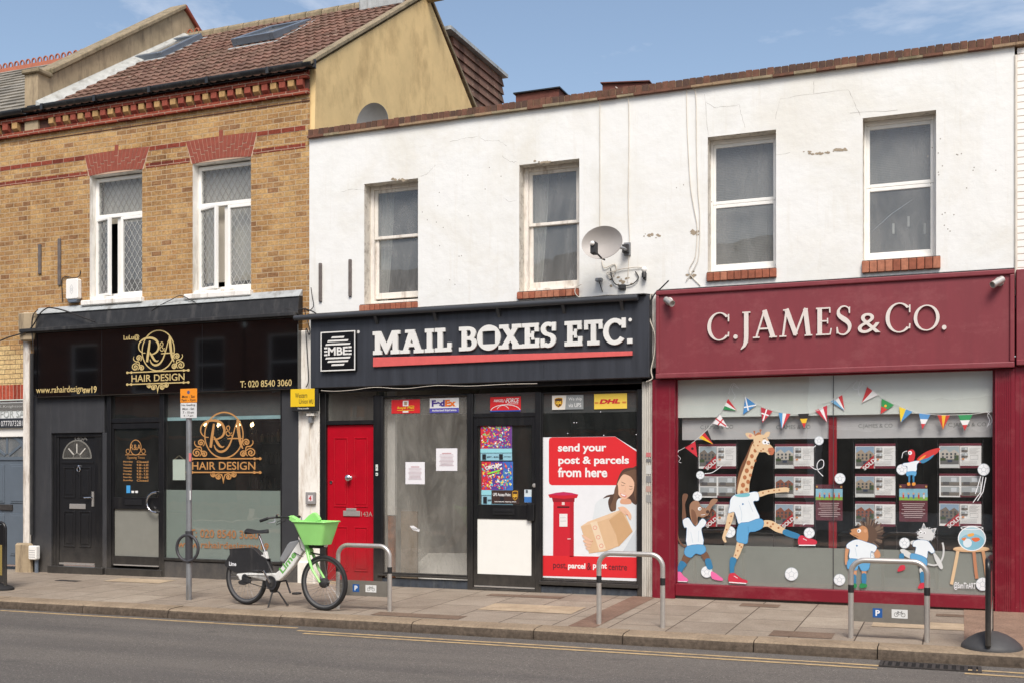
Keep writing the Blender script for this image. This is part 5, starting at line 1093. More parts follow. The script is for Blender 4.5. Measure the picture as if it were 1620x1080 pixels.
def slab(ch,pa,pb):
    w,polys,arcs=SLAB[ch]; x0,x1=XX(pa,yl_),XX(pb,yl_); X=lambda x:x0+x/w*(x1-x0); Z=lambda z:zb0+z/40*hz
    for p in polys: prs(b,[(X(x),Z(z)) for x,z in p],yl_,.03,mw)
    for a in arcs: band(b,*a,yl_,.03,mw,X,Z)
    if ch=='O':
        n=32; o=[(18+18.5*math.cos(R(360*k/n)),20+21*math.sin(R(360*k/n))) for k in range(n)]
        def sq(a): c,s=math.cos(a),math.sin(a); k=10.2/max(abs(c),abs(s)*.95); return (18+k*c,20+k*s)
        i_=[sq(R(360*k/n)) for k in range(n)]; y=yl_; v=[(X(p[0]),yy,Z(p[1])) for yy in (y,y+.03) for L_ in (o,i_) for p in L_]; f=[]
        for k in range(n): j=(k+1)%n; f+=[(k,j,j+n,k+n),(k,k+2*n,j+2*n,j),(k+n,j+n,j+3*n,k+3*n)]
        b.mesh(v,f,mw)
for ch,pa,pb in (('M',590,632),('A',634,669),('I',672,686),('L',688,714),('B',726,753.5),('O',755,791),('X',789.5,825),('E',826,853),('S',854.5,879.5),('E',893,921),('T',924,953),('C',954,991),('.',992,1000)): b=MB(); slab(ch,pa,pb); b.build('letter',mf)
b=MB(); P=[PT(590,580,yl_),PT(1000,562,yl_),PT(1000,555,yl_),PT(590,565,yl_)]; b.prism([(p[0],p[2]) for p in P],yl_,yl_+.03,M['sred']); b.build('red_underline',mf,bevel=.003)
k=Q(507,562.5,525,587.5,YB-.05); b=MB(); b.box(k[0],k[1],YB-.05,YB-.001,k[2],k[3],C(14,14,16,.3)); lg=b.build('logo_box',mf,bevel=.004)
b=MB(); y=YB-.052; t=.016; frame(b,k[0]+.004,k[1]-.004,k[2]+.004,k[3]-.004,t,y-.002,y+.001,mw); cx,cz_=(k[0]+k[1])/2,(k[2]+k[3])/2; rx=(k[1]-k[0])*.39; rz2=(k[3]-k[2])*.385
for i in range(9):
    zz=cz_+rz2*(1-2*(i+.5)/9); hh=rz2/9*.52; sk=hh*.6; wd=rx*math.sqrt(max(0,1-((zz-cz_)/rz2)**2))
    if 3<=i<=5:
        for s_ in (-1,1): b.flat([(cx+s_*rx,zz-hh),(cx+s_*rx*.76,zz-hh),(cx+s_*rx*.76,zz+hh),(cx+s_*rx,zz+hh)],y,mw,0)
    else: b.flat([(cx-wd-sk,zz-hh),(cx+wd-sk,zz-hh),(cx+wd+sk,zz+hh),(cx-wd+sk,zz+hh)],y,mw,0)
text(b,'MBE',cx-rx*.72,cx+rx*.74,cz_-rz2*.27,cz_+rz2*.27,y,mw,bold=.03); b.lathe([(.022,0),(.022,.004),(0,.005)],PT(567,525,YB-.002),(0,-1,0),mw,14); b.lathe([(.022,0),(.022,.004),(0,.005)],PT(997,506,YB-.03),(0,-1,0),mw,14); b.build('lettering',lg,recalc=False)
cable('cable',[(508,617),(530,618),(560,616),(580,613),(600,612),(640,614),(690,609),(740,610),(800,607),(850,606)],.0035,WC,'thin pale cable sagging along the foot of the slate fascia',-.16)
# frames
zt2=zbot+.06
b=MB(); b.box(XX(507.5),XX(1017),-.05,.05,ZZ(520,621),zt2,M['black']); b.box(XX(507.5),XX(517),-.03,.06,-.15,ZZ(520,621),M['black']); b.box(XX(592),XX(606),-.03,.06,-.15,ZZ(600,625),M['black'])
b.box(XX(741),XX(749),-.035,.06,-.15,ZZ(741,622),M['black']); b.box(XX(848),XX(857),-.035,.06,-.15,ZZ(850,619),M['black']); b.box(XX(1009),XX(1017),-.035,.06,-.15,ZZ(1010,615),M['black']); build_each(b,'frame_post',mb_,bevel=.006)
b=MB(); b.box(XX(600),XX(741),-.02,.1,-.15,ZZ(600,913)+.0,M['navyp']); b.box(XX(857),XX(1009),-.02,.1,-.15,ZZ(857,926),M['navyp']); build_each(b,'stall_riser',mb_)
# red door
d=Q(518,591,672,917,.02); b=MB(); b.box(d[0],d[1],.02,.07,d[2],d[3],M['reddoor']); W_=d[1]-d[0]; H_=d[3]-d[2]
for xa_,xb_ in ((d[0]+.14*W_,d[0]+.45*W_),(d[0]+.58*W_,d[0]+.88*W_)):
    for za,zb_ in ((.065,.35),(.475,.92)):
        z0_,z1_=d[2]+za*H_,d[2]+zb_*H_; frame(b,xa_,xb_,z0_,z1_,.018,.010,.021,M['reddoor']); b.box(xa_+.035,xb_-.035,.0145,.021,z0_+.035,z1_-.035,M['reddoor'])
rd=b.build('door',mb_,bevel=.006); tag(rd,'glossy red panelled door numbered 143A with a brass letter plate')
b=MB(); p=PT(553,755,.0); b.lathe([(.035,0),(.03,.012),(.018,.02),(.022,.04),(.042,.055),(.044,.075),(.03,.09),(0,.095)],(p[0],.02,p[2]),(0,-1,0),M['chrome'],18); b.build('knob',rd,smooth=True)
b=MB(); p=PT(523,762,.0); b.lathe([(.022,0),(.022,.012),(0,.014)],(p[0],.02,p[2]),(0,-1,0),M['chrome'],14); b.build('lock',rd,smooth=True)
b=MB(); k=Q(542.5,569,807,815.5,.0); b.box(k[0],k[1],.002,.02,k[2],k[3],M['steel']); k=Q(547.5,563,803,807,.0); b.box(k[0],k[1],-.002,.02,k[2],k[3],M['steel']); b.build('letter_plate',rd,bevel=.004)
b=MB(); tpx(b,'143A',571.5,589,808.5,816,.0085,C(178,150,140)); b.build('number',rd,recalc=False)
b=MB(); b.box(d[0],d[1],-.02,.1,-.15,d[2]-.004,M['palepave']); b.build('door_step',mb_)
b=MB(); b.box(d[0]-.01,d[1]+.02,-.015,.06,ZZ(520,671),ZZ(520,665),M['black']); b.build('transom',mb_); b=MB(); rect(b,(d[0]-.02,d[1]+.03,ZZ(520,666),ZZ(520,621)),.03,M['glassdusty']); b.build('transom_light',mb_,recalc=False)
b=MB(); room(b,d[0]-.02,d[1]+.03,.08,1.2,ZZ(520,668),ZZ(520,619),M['paled']); b.build('interior',mb_,recalc=False)
# left window
wa=Q(605,741.5,626,906); b=MB(); frame(b,wa[0],wa[1],wa[2],wa[3],.02,-.02,.05,M['black']); b.box(XX(600),wa[1],-.06,.05,wa[2]-.03,wa[2]-.001,M['black']); lw_=b.build('display_window',mb_,bevel=.005)
b=MB(); rect(b,wa,.02,M['glassmbe']); b.build('pane',lw_,recalc=False); zband=ZZ(606,656.5); b=MB(); rect(b,(wa[0],wa[1],zband,wa[3]),.03,M['greyband']); b.build('grey_band',lw_,recalc=False)
# interior of the empty unit
xi0,xi1=XX(603),XX(1012)
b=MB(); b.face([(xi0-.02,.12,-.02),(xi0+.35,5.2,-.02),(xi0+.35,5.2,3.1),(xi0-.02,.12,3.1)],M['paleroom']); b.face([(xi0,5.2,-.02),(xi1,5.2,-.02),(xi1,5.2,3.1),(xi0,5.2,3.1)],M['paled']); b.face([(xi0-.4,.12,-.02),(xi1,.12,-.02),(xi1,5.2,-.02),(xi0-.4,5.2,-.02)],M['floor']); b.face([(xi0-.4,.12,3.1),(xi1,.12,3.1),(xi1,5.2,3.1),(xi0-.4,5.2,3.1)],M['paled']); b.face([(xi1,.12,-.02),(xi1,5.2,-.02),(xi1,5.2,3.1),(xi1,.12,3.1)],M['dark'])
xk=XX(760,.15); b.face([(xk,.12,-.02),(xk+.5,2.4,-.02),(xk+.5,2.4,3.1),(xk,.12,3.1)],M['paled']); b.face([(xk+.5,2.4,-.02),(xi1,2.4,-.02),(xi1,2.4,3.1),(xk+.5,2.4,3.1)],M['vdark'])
b.box(xi0+.02,xi0+.14,.14,.2,.95,2.85,M['upvc']); b.box(xi0+.03,xi0+.12,.14,.2,.0,.94,M['rust']); b.box(xi0+.15,xi0+.40,.3,.34,0,1.0,M['board']); b.build('interior',mb_,recalc=False)
bd=thing('loose_board','pale board lying on the floor inside the empty shop window','board',(XX(650),.9,0)); b=MB(); x_=XX(625,.7); b.hexa([(x_,.5,-.01),(x_+1.2,.9,-.01),(x_+1.1,1.6,.02),(x_-.1,1.2,.02)],[(x_,.5,.02),(x_+1.2,.9,.02),(x_+1.0,1.6,.34),(x_-.1,1.2,.34)],M['upvc']); b.build('panel',bd)
def notice(pa,pb,pt,pbm,lbl,Y=.016,name='paper_notice',grp='typed notices in the empty shop window'):
    k=Q(pa,pb,pt,pbm,Y); t=thing(name,lbl,'notice',((k[0]+k[1])/2,Y,k[2]),group=grp); b=MB(); b.box(k[0],k[1],Y-.001,Y,k[2],k[3],C(238,237,240)); b.build('sheet',t); b=MB(); n=10
    for i in range(n):
        z=k[3]-(k[3]-k[2])*(.22+.6*i/n); w=(k[1]-k[0])*(random.uniform(.28,.36) if i else .22); mx=(k[0]+k[1])/2; b.ribbon([(mx-w,z),(mx+w,z)],.006 if i else .010,Y-.0015,C(196,170,176) if i else C(190,120,126))
    b.build('print',t,recalc=False); return t
notice(641.5,672,730,765,'lower left typed paper notice in the empty shop window, nearer the red door'); notice(690,723.5,708.5,744,'upper right typed paper notice in the empty shop window, nearer the glazed door')
b=MB(); k=Q(648,664,831,840,.0175); t=thing('torn_sticker','torn white sticker remnant low on the glass of the empty shop window','sticker',(k[0],.0175,k[2])); b.flat([(k[0],k[3]),(k[0]+.06,k[3]+.005),(k[1],k[2]+.03),(k[1]-.01,k[2]),(k[0]+.05,k[2]+.02)],.0175,C(235,235,235)); text(b,'tion',k[0]+.03,k[1]-.02,k[2]+.022,k[3]-.025,.016,C(40,40,40)); b.build('scrap',t,recalc=False)
# stickers of the couriers, high on the glass
def sticker(q,base,lbl,fn,Y=.0165):
    k=Q(*q,Y); t=thing('courier_sticker',lbl,'sticker',((k[0]+k[1])/2,Y,k[2]),group='courier stickers along the top of the windows'); b=MB(); b.box(k[0],k[1],Y-.0015,Y,k[2],k[3],base); b.build('backing',t)
    b=MB(); W_=k[1]-k[0]; H_=k[3]-k[2]; U=lambda u,v:(k[0]+u*W_,k[2]+v*H_); fn(b,k,U,Y-.003); b.build('print',t,recalc=False)
wht=C(238,238,236); yel=C(244,206,40); rdc=C(214,34,38)
def tx(b,U,s,u0,u1,v0,v1,y,m,**kw): text(b,s,U(u0,0)[0],U(u1,0)[0],U(0,v0)[1],U(0,v1)[1],y,m,**kw)
def rc(b,U,u0,u1,v0,v1,y,m): b.flat([U(u0,v0),U(u1,v0),U(u1,v1),U(u0,v1)],y,m)
def f1(b,k,U,y): rc(b,U,.40,.60,.52,.92,y,wht); rc(b,U,.45,.55,.60,.85,y,C(180,150,120)); tx(b,U,'Royal Mail',.22,.78,.27,.50,y-.002,yel,bold=.015); rc(b,U,.40,.60,.06,.17,y,wht); b.ribbon([U(.2,.22),U(.8,.22),U(.8,.53),U(.6,.53)],.006,y-.001,yel)
sticker((619.5,664.5,632,653.5),rdc,'red courier sticker with yellow Royal Mail lettering',f1)
def f2(b,k,U,y): tx(b,U,'Fed',.07,.52,.42,.88,y-.001,C(74,50,140),bold=.05); tx(b,U,'Ex',.53,.90,.42,.88,y-.001,C(244,120,30),bold=.05); rc(b,U,0,1,0,.32,y,C(84,80,170)); tx(b,U,'Authorized ShipCentre',.08,.92,.06,.24,y-.002,wht,bold=.02)
sticker((680,726,629.5,652.5),wht,'white and purple courier sticker with FedEx lettering',f2)
def f3(b,k,U,y): tx(b,U,'PARCEL',.12,.42,.66,.84,y,wht,bold=.02,shear=.25); tx(b,U,'FORCE',.52,.92,.60,.90,y,wht,bold=.02,shear=.2); tx(b,U,'WORLDWIDE',.55,.92,.48,.57,y,wht); b.ribbon([U(.42,.62),U(.47,.85),U(.52,.62)],.006,y,wht); b.ribbon(ell(U(.5,.05)[0],U(0,.05)[1],(k[1]-k[0])*.48,(k[3]-k[2])*.42,16,0,180),.008,y,wht); b.ribbon(ell(U(.42,.05)[0],U(0,.05)[1],(k[1]-k[0])*.2,(k[3]-k[2])*.38,16,20,160),.006,y,wht); rc(b,U,0,1,0,.10,y,C(40,70,150))
sticker((775.5,824,627.5,651),rdc,'red courier sticker with white Parcelforce lettering above the glazed door',f3)
def shield(b,U,cx,cy,sx,sy,y):
    P=[(-.5,.45),(-.3,.55),(0,.6),(.5,.55),(.5,-.1),(.35,-.4),(0,-.62),(-.35,-.4),(-.5,-.1)]
    b.flat([U(cx+p[0]*sx,cy+p[1]*sy) for p in P],y,C(236,176,40)); b.flat([U(cx+p[0]*sx*.88,cy+p[1]*sy*.88) for p in P],y,C(84,54,30)); tx(b,U,'ups',cx-.36*sx,cx+.36*sx,cy-.36*sy,cy+.18*sy,y-.002,C(240,190,60),bold=.04)
def f4(b,k,U,y): b.flat([U(0,0),U(.42,0),U(.46,1),U(0,1)],y,C(222,216,206)); shield(b,U,.21,.5,.26,.58,y); tx(b,U,'We ship',.53,.95,.56,.84,y-.001,wht); tx(b,U,'via UPS',.53,.93,.16,.44,y-.001,wht)
sticker((873.5,923,625,647.5),C(140,144,144),'grey courier sticker with brown and gold UPS shield',f4)
def f5(b,k,U,y):
    tx(b,U,'DHL',.16,.78,.34,.64,y,C(206,36,40),bold=.06,shear=.4)
    for v in (.36,.42): rc(b,U,.02,.13,v,v+.03,y,C(206,60,40)); rc(b,U,.86,.98,v,v+.03,y,C(206,60,40))
sticker((940,992,622.5,646.5),C(240,206,80),'yellow courier sticker with red DHL lettering',f5)
# glazed black door
dd=(XX(749.5),XX(847.5),ZZ(750,927),ZZ(750,659)); gu=(XX(755.5),XX(841.5),ZZ(756,797.5),ZZ(756,673)); gl=(XX(755.5),XX(840.5),ZZ(756,906.5),ZZ(756,819.5))
b=MB(); b.box(XX(749),XX(848),-.02,.05,ZZ(750,660),ZZ(750,653.5),M['black']); b.box(XX(749),XX(848),-.04,.06,-.15,ZZ(750,928),M['black']); build_each(b,'door_frame',mb_,bevel=.005)
b=MB(); rect(b,(XX(749),XX(848),ZZ(750,655),ZZ(750,622)),.02,M['glasshop']); b.build('transom_light',mb_,recalc=False); b=MB(); rect(b,(XX(749),XX(848),ZZ(750,655),ZZ(750,622)),.03,M['greyband']); b.build('grey_band',mb_,recalc=False)
b=MB(); b.box(dd[0],gu[0],-.01,.04,dd[2],dd[3],f_m); b.box(gu[1],dd[1],-.01,.04,dd[2],dd[3],f_m); b.box(gu[0],gu[1],-.009,.04,gu[3],dd[3],f_m); b.box(gu[0],gu[1],-.009,.04,gl[3],gu[2],f_m); b.box(gu[0],gu[1],-.009,.04,dd[2],gl[2],f_m); b.box(dd[0]+.01,dd[1]-.01,-.013,-.0102,dd[2]+.0,dd[2]+.02,M['steel'])
d3=b.build('door',mb_,bevel=.004); tag(d3,'black framed shop door with posters in its glass and a white lower panel')
b=MB(); rect(b,gu,.02,M['glasshop']); b.build('pane',d3,recalc=False); b=MB(); b.box(gl[0],gl[1],.0,.03,gl[2],gl[3],M['whitepanel']); b.build('lower_panel',d3)
b=MB(); k=Q(780,814,803.5,813,-.015); b.box(k[0],k[1],-.022,-.009,k[2],k[3],M['gutter']); b.box(k[0]+.02,k[1]-.02,-.026,-.0222,(k[2]+k[3])/2-.012,(k[2]+k[3])/2+.012,M['black']); b.build('letter_plate',d3,bevel=.003)
b=MB(); k=Q(833.5,845,795.5,823,-.04); b.box(k[0],k[1],-.05,-.011,k[2],k[3],M['black']); b.build('handle',d3,bevel=.01); b=MB(); p=PT(845,767,-.02); b.lathe([(.028,0),(.026,.012),(0,.016)],(p[0],-.01,p[2]),(0,-1,0),M['steel'],14); b.build('lock',d3,smooth=True)
def circus(pa,pb,pt,pbm,lbl,seed,words):
    Y=.0165; rnd=random.Random(seed); k=Q(pa,pb,pt,pbm,Y); t=thing('circus_poster',lbl,'poster',((k[0]+k[1])/2,Y,k[2]),group='posters in the shop door'); b=MB(); b.box(k[0],k[1],Y-.001,Y,k[2],k[3],C(150,200,216)); b.build('sheet',t); b=MB(); W_=k[1]-k[0]; H_=k[3]-k[2]; U=lambda u,v:(k[0]+u*W_,k[2]+v*H_)
    rc(b,U,.0,.35,.34,1,Y-.0015,C(206,40,60)); rc(b,U,.30,.72,.34,1,Y-.0015,C(150,60,130) if seed==1 else C(88,60,150)); rc(b,U,.68,1,.34,1,Y-.0015,C(110,60,140) if seed==1 else C(60,110,190))
    cols=[(238,90,120),(250,210,80),(80,190,210),(240,240,240),(120,60,160),(240,130,50),(70,90,190),(200,30,60),(140,210,120)]
    for i in range(230):
        u,v=rnd.uniform(.04,.96),rnd.uniform(.37,.96); r1,r2=rnd.uniform(.012,.06),rnd.uniform(.006,.03); a=rnd.uniform(0,3); P=[(r1*math.cos(q_)*math.cos(a)-r2*math.sin(q_)*math.sin(a),r1*math.cos(q_)*math.sin(a)+r2*math.sin(q_)*math.cos(a)) for q_ in [j*.78 for j in range(8)]]
        b.flat([U(min(1,max(0,u+x)),min(1,max(.35,v+z*.8))) for x,z in P],Y-.0018,C(*rnd.choice(cols)),.000012)
    rc(b,U,0,1,.22,.33,Y-.0045,C(150,214,224)); 
    if words: tx(b,U,words[0],.08,.95,.235,.325,Y-.006,C(40,44,60),bold=.03); rc(b,U,.06,.18,.03,.18,Y-.006,C(20,22,30)); tx(b,U,'1',.10,.14,.05,.16,Y-.008,wht,bold=.03); rc(b,U,.60,.72,.03,.18,Y-.006,C(20,22,30)); tx(b,U,'6',.63,.69,.05,.16,Y-.008,wht,bold=.03); tx(b,U,'SEPT - SUN',.2,.57,.08,.12,Y-.006,C(40,44,60),bold=.03); tx(b,U,'OCTOBER',.75,.97,.09,.12,Y-.006,C(40,44,60),bold=.02)
    if seed==2: tx(b,U,'CIRCUS',.12,.56,.84,.92,Y-.006,wht,bold=.05,rot=.2); b.ribbon([U(.2,.72),U(.6,.80)],.02,Y-.005,C(150,230,70))
    b.build('print',t,recalc=False)
circus(760.5,810,672.5,727.5,'upper circus poster in the door, in reds with Wimbledon Park beneath',1,('WIMBLEDON PARK',)); circus(762,811.5,729.5,797,'lower circus poster in the door, in purple and blue',2,('WIMBLEDON PARK',))
def f6(b,k,U,y): tx(b,U,'UPS Access Point',.06,.70,.56,.80,y,wht,bold=.02); shield(b,U,.86,.62,.2,.6,y); tx(b,U,'International shipping centre',.12,.9,.08,.2,y,wht,bold=.02)
k_=Q(777.5,821,774.5,795.5,.006); t=thing('access_point_sticker','dark brown access point sticker over the lower circus poster','sticker',(k_[0],.006,k_[2])); b=MB(); b.box(k_[0],k_[1],.006,.0075,k_[2],k_[3],C(58,38,32)); b.build('backing',t); b=MB(); W_=k_[1]-k_[0]; H_=k_[3]-k_[2]; f6(b,k_,lambda u,v:(k_[0]+u*W_,k_[2]+v*H_),.0045); b.build('print',t,recalc=False)
k_=Q(829.5,841,773.5,794,.012); t=thing('card_sticker','small white and blue payment sticker at the edge of the shop door glass','sticker',(k_[0],.012,k_[2])); b=MB(); b.box(k_[0],k_[1],.012,.014,k_[2],k_[3],C(214,226,230)); zz=(k_[2]+k_[3])/2; b.box(k_[0],k_[1],.010,.0118,k_[2]+.003,zz-.01,C(60,120,190)); b.box(k_[0]+.02,k_[0]+.05,.010,.0118,zz+.04,zz+.08,C(90,100,110)); b.build('backing',t)
k_=Q(200,206,767,779,.012); t=thing('card_sticker','small blue sticker low on the salon door glass','sticker',(k_[0],.012,k_[2])); b=MB(); b.box(k_[0],k_[1],.012,.014,k_[2],k_[3],C(70,160,220)); b.build('backing',t)
b=MB(); 
for px in (208,214): b.box(XX(px,.012),XX(px+4,.012),.012,.014,ZZ(px,779),ZZ(px,775.5),wht)
b.build('card_mark',t)
# poster window
wb2=(XX(857),XX(1009.5),ZZ(857,917),ZZ(857,620)); b=MB(); frame(b,wb2[0],wb2[1],wb2[2],wb2[3],.015,-.02,.05,M['black']); b.box(wb2[0]-.02,wb2[1]+.02,-.06,.05,wb2[2]-.05,wb2[2]-.001,M['black']); pw=b.build('display_window',mb_,bevel=.005)
b=MB(); rect(b,wb2,.02,M['glasshop']); b.build('pane',pw,recalc=False); b=MB(); rect(b,(wb2[0],wb2[1],ZZ(857,653),wb2[3]),.03,M['greyband']); b.build('grey_band',pw,recalc=False)
b=MB()
for px,py in ((857+55,668),(950,651),(1008,650),(955,688),(1007,687),(908,668),(898,685)): b.lathe([(.008,0),(0,.004)],PT(px,py,.012),(0,-1,0),M['chrome'],8)
build_each(b,'screw',pw)
Y=.0165; Yv=Y-.0015; e=P_=None
po=thing('post_poster','large red and white poster of a pillar box and a woman holding a parcel','poster',(XX(930),Y,ZZ(857,913)))
zl,zh_=ZZ(857,912.5,Y),ZZ(857,691,Y); X=lambda px:XX(px,Y)
b=MB(); b.box(X(857),X(1009),Y-.001,Y+.001,zl,ZZ(1009,712,Y),C(236,238,240)); b.prism([(X(857),ZZ(1009,712,Y)),(X(1009),ZZ(1009,712,Y)),(X(973),zh_),(X(857),zh_)],Y-.001,Y+.001,C(236,238,240)); b.build('sheet',po)
def cp(cx,cy): return (XX(840+cx/3,Y),ZZ(840+cx/3,600+cy/3,Y))          # from the crop at 3x
def c5(cx,cy): return (XX(860+cx/5.68,Y),ZZ(860+cx/5.68,730+cy/5.68,Y))  # from the crop at 5.68x
PRD=C(222,34,42); b=MB()
b.flat([cp(85,480)]+[cp(85,290),cp(88,278),cp(100,273),cp(400,270),cp(508,345),cp(508,500),cp(100,500),cp(88,494)],Yv,PRD); b.flat([cp(48,833),cp(508,842),cp(508,942),cp(48,930)],Yv,PRD)
y=Y-.004
for s_,a,c_,t0,b0 in (('send your',128,358,303,352),('post & parcels',130,465,363,410),('from here',128,362,416,462)):
    pa,pb=840+a/3,840+c_/3; tpx(b,s_,pa,pb,600+t0/3,600+b0/3,y,C(244,240,238),bold=.03)
for s_,a,c_,mm,bo in (('post,',105,170,C(96,30,40),.01),('parcel',176,258,C(244,240,238),.035),('&',266,286,C(96,30,40),.01),('print',294,360,C(244,240,238),.035),('centre',368,456,C(96,30,40),.01)):
    pa,pb=840+a/3,840+c_/3; tpx(b,s_,pa,pb,600+(868 if s_!='centre' else 876)/3+0,600+(902)/3,y,mm,bold=bo)
b.build('lettering',po,recalc=False)
b=MB(); b.lay=0
pb_r=C(206,24,44); pb_d=C(150,16,34)
b.flat([c5(85,850),c5(88,350),c5(272,350),c5(272,850)],Yv,pb_r); b.flat([c5(235,850),c5(238,352),c5(272,352),c5(272,850)],Yv,C(186,20,38)); b.flat([c5(80,340),c5(75,320),c5(280,320),c5(278,358),c5(85,358)],Yv,pb_d); b.flat([c5(42,292),c5(110,278),c5(180,272),c5(250,278),c5(312,292),c5(300,322),c5(180,330),c5(55,320)],Yv,pb_r); b.flat([c5(42,292),c5(110,276),c5(180,268),c5(250,276),c5(312,292),c5(180,300)],Yv,C(196,40,90)); b.flat([c5(122,398),c5(232,398),c5(232,410),c5(122,410)],Yv,C(40,10,16)); b.flat([c5(165,360),c5(190,360),c5(190,386),c5(165,386)],Yv,C(236,214,210)); b.flat([c5(143,465),c5(215,465),c5(215,580),c5(143,580)],Yv,C(236,234,230)); b.ribbon([c5(150,500),c5(200,500)],.004,Yv,C(170,170,170)); b.ribbon([c5(150,530),c5(205,530)],.004,Yv,C(170,170,170)); b.flat([c5(215,685),c5(245,685),c5(245,695),c5(215,695)],Yv,C(236,180,180))
b.build('pillar_box_picture',po,recalc=False)
b=MB(); sk=C(234,190,160); sk2=C(220,166,134); hr=C(84,60,48); hr2=C(112,82,62); sw=C(224,230,232); sw2=C(204,212,216)
def S(pts,m,sm=True): b.flat(spline([c5(*p) for p in pts],True,4) if sm else [c5(*p) for p in pts],Yv,m,.0001)
S([(455,440),(470,370),(540,320),(640,330),(760,340),(848,380),(848,850),(500,850),(510,700),(440,560)],sw)
S([(848,850),(700,848),(740,760),(848,600)],sw2)
S([(845,60),(800,50),(730,60),(690,100),(660,180),(640,270),(600,310),(580,360),(600,440),(640,430),(670,330),(760,340),(845,370)],hr)
S([(535,328),(570,300),(630,290),(640,310),(580,315)],hr)
S([(700,330),(770,330),(790,370),(740,380),(690,370)],sk2)
S([(720,110),(770,120),(812,170),(810,250),(780,300),(730,333),(690,315),(665,270),(660,210),(685,150)],sk)
S([(700,110),(760,80),(848,90),(848,360),(815,300),(818,200),(790,140),(740,112)],hr2)
S([(640,240),(665,200),(672,290),(655,360),(650,430),(620,438),(600,400),(625,330)],hr2)
for a,c_,d_,e_ in ((700,178,735,196),(770,215,800,222)): b.ribbon([c5(a,c_),c5(d_,e_)],.006,Yv,C(90,60,50))
b.ribbon([c5(698,204),c5(712,212),c5(726,208)],.004,Yv,C(70,50,44)); b.ribbon([c5(768,240),c5(784,246),c5(800,238)],.004,Yv,C(70,50,44)); b.ribbon([c5(738,215),c5(734,250),c5(722,262),c5(740,266)],.003,Yv,sk2); S([(690,280),(712,288),(745,300),(735,316),(705,306)],C(224,120,116)); S([(696,285),(715,291),(738,301),(728,308),(705,300)],C(244,240,238))
bx=C(222,186,146); bx2=C(206,166,122); bx3=C(232,200,164)
S([(335,580),(470,510),(690,430),(735,470),(800,620),(675,755),(560,800),(410,820)],bx,False); S([(590,520),(700,440),(800,625),(675,760),(650,640)],bx2,False); S([(335,578),(400,535),(560,480),(690,430),(600,500),(440,555)],bx3,False); b.ribbon([c5(650,650),c5(590,520)],.003,Yv,C(190,150,110)); S([(420,545),(480,530),(560,780),(500,795)],C(236,214,184),False)
for x_,z_ in ((463,590),(492,675),(520,752)): b.ribbon([c5(x_+17*math.cos(k*.6),z_+17*math.sin(k*.6)) for k in range(10)],.006,Yv,C(224,120,110),closed=True)
for pts in ([(670,408),(720,400),(760,430),(790,480),(780,520),(750,470),(730,440),(690,425)],[(680,420),(715,425),(745,465),(740,475),(705,450)],[(345,655),(375,665),(430,700),(440,712),(380,700)],[(360,700),(430,722),(425,740),(370,725)],[(370,735),(425,748),(415,765),(380,755)],[(380,765),(420,775),(410,790),(390,785)]): S(pts,sk)
for p_ in (((745,470),(760,476)),((436,707),(442,714))): b.ribbon([c5(*p_[0]),c5(*p_[1])],.006,Yv,C(210,60,80))
b.build('woman_picture',po,recalc=False)
# end pilaster
pl=thing('grey_pilaster','off white fluted pilaster between the poster window and the burgundy shopfront','pilaster',(XX(1025),0,0)); b=MB(); xa,xb=XX(1017)+.001,XX(1034.5); b.box(xa,xb,-.05,.1,-.1,ZZ(1017,603),M['greypil']); b.build('shaft',pl,bevel=.006); b=MB(); w=(xb-xa)/5
for i in range(4): b.box(xa+w*(i+.35)+.02,xa+w*(i+.35)+.04,-.062,-.0505,.0,ZZ(1017,606),M['greypil'])
build_each(b,'flute',pl,bevel=.006)
b=MB()
for z,h,c_ in ((715,7,(200,60,60)),(725,5,(60,60,60)),(735,14,(210,210,200)),(752,10,(90,90,90)),(768,9,(180,120,100)),(782,12,(120,120,116))): kk=Q(1022,1030,z,z+h,-.064); rect(b,kk,-.064,C(*[int(v*.6+80) for v in c_]))
build_each(b,'sticker_remains',pl,recalc=False)
for (pa,pb,pt,pbm,lbl) in ((594.5,598,734,744,'small white door bell beside the red door, upper of two'),(594.5,598,747,752,'small pale door bell beside the red door, lower of two')):
    k=Q(pa,pb,pt,pbm,-.035); t=thing('door_bell',lbl,'door bell',(k[0],-.03,k[2]),group='door bells by the red door'); b=MB(); b.box(k[0],k[1],-.045,-.031,k[2],k[3],C(214,222,214)); b.build('case',t,bevel=.003); b=MB(); mx,mz=(k[0]+k[1])/2,(k[2]+k[3])/2; b.lathe([(.007,0),(.006,.004),(0,.005)],(mx,-.045,mz),(0,-1,0),C(90,90,90),10); b.build('button',t)
# ================================================================ ESTATE AGENT SHOPFRONT
ag=thing('agent_shopfront','burgundy estate agent shopfront with cream serif lettering and football animals painted on its wide window','shopfront',((XX(1034)+XX(1605))/2,0,0))
YB2=-.15; q0=Q(1038,1605,463,598,YB2); q1=Q(1604,1605,427,579,YB2); zf0=(q0[2]+q1[2])/2; zf1=(q0[3]+q1[3])/2
b=MB(); b.box(q0[0],q0[1],YB2,-.013,zf0,zf1,M['burg']); af=b.build('fascia_board',ag,bevel=.008)
b=MB(); t=.045; b.box(q0[0],q0[1],YB2-.04,YB2-.001,zf0-.01,zf0+.055,M['burg']); b.box(q0[0],q0[1],YB2-.03,YB2-.001,zf1-.045,zf1+.012,M['burg']); b.box(q0[0],q0[0]+.04,YB2-.025,YB2-.001,zf0+.055,zf1-.045,M['burg']); b.box(q0[1]-.05,q0[1],YB2-.025,YB2-.001,zf0+.055,zf1-.045,M['burg']); b.build('moulding',af,bevel=.012,seg=2)
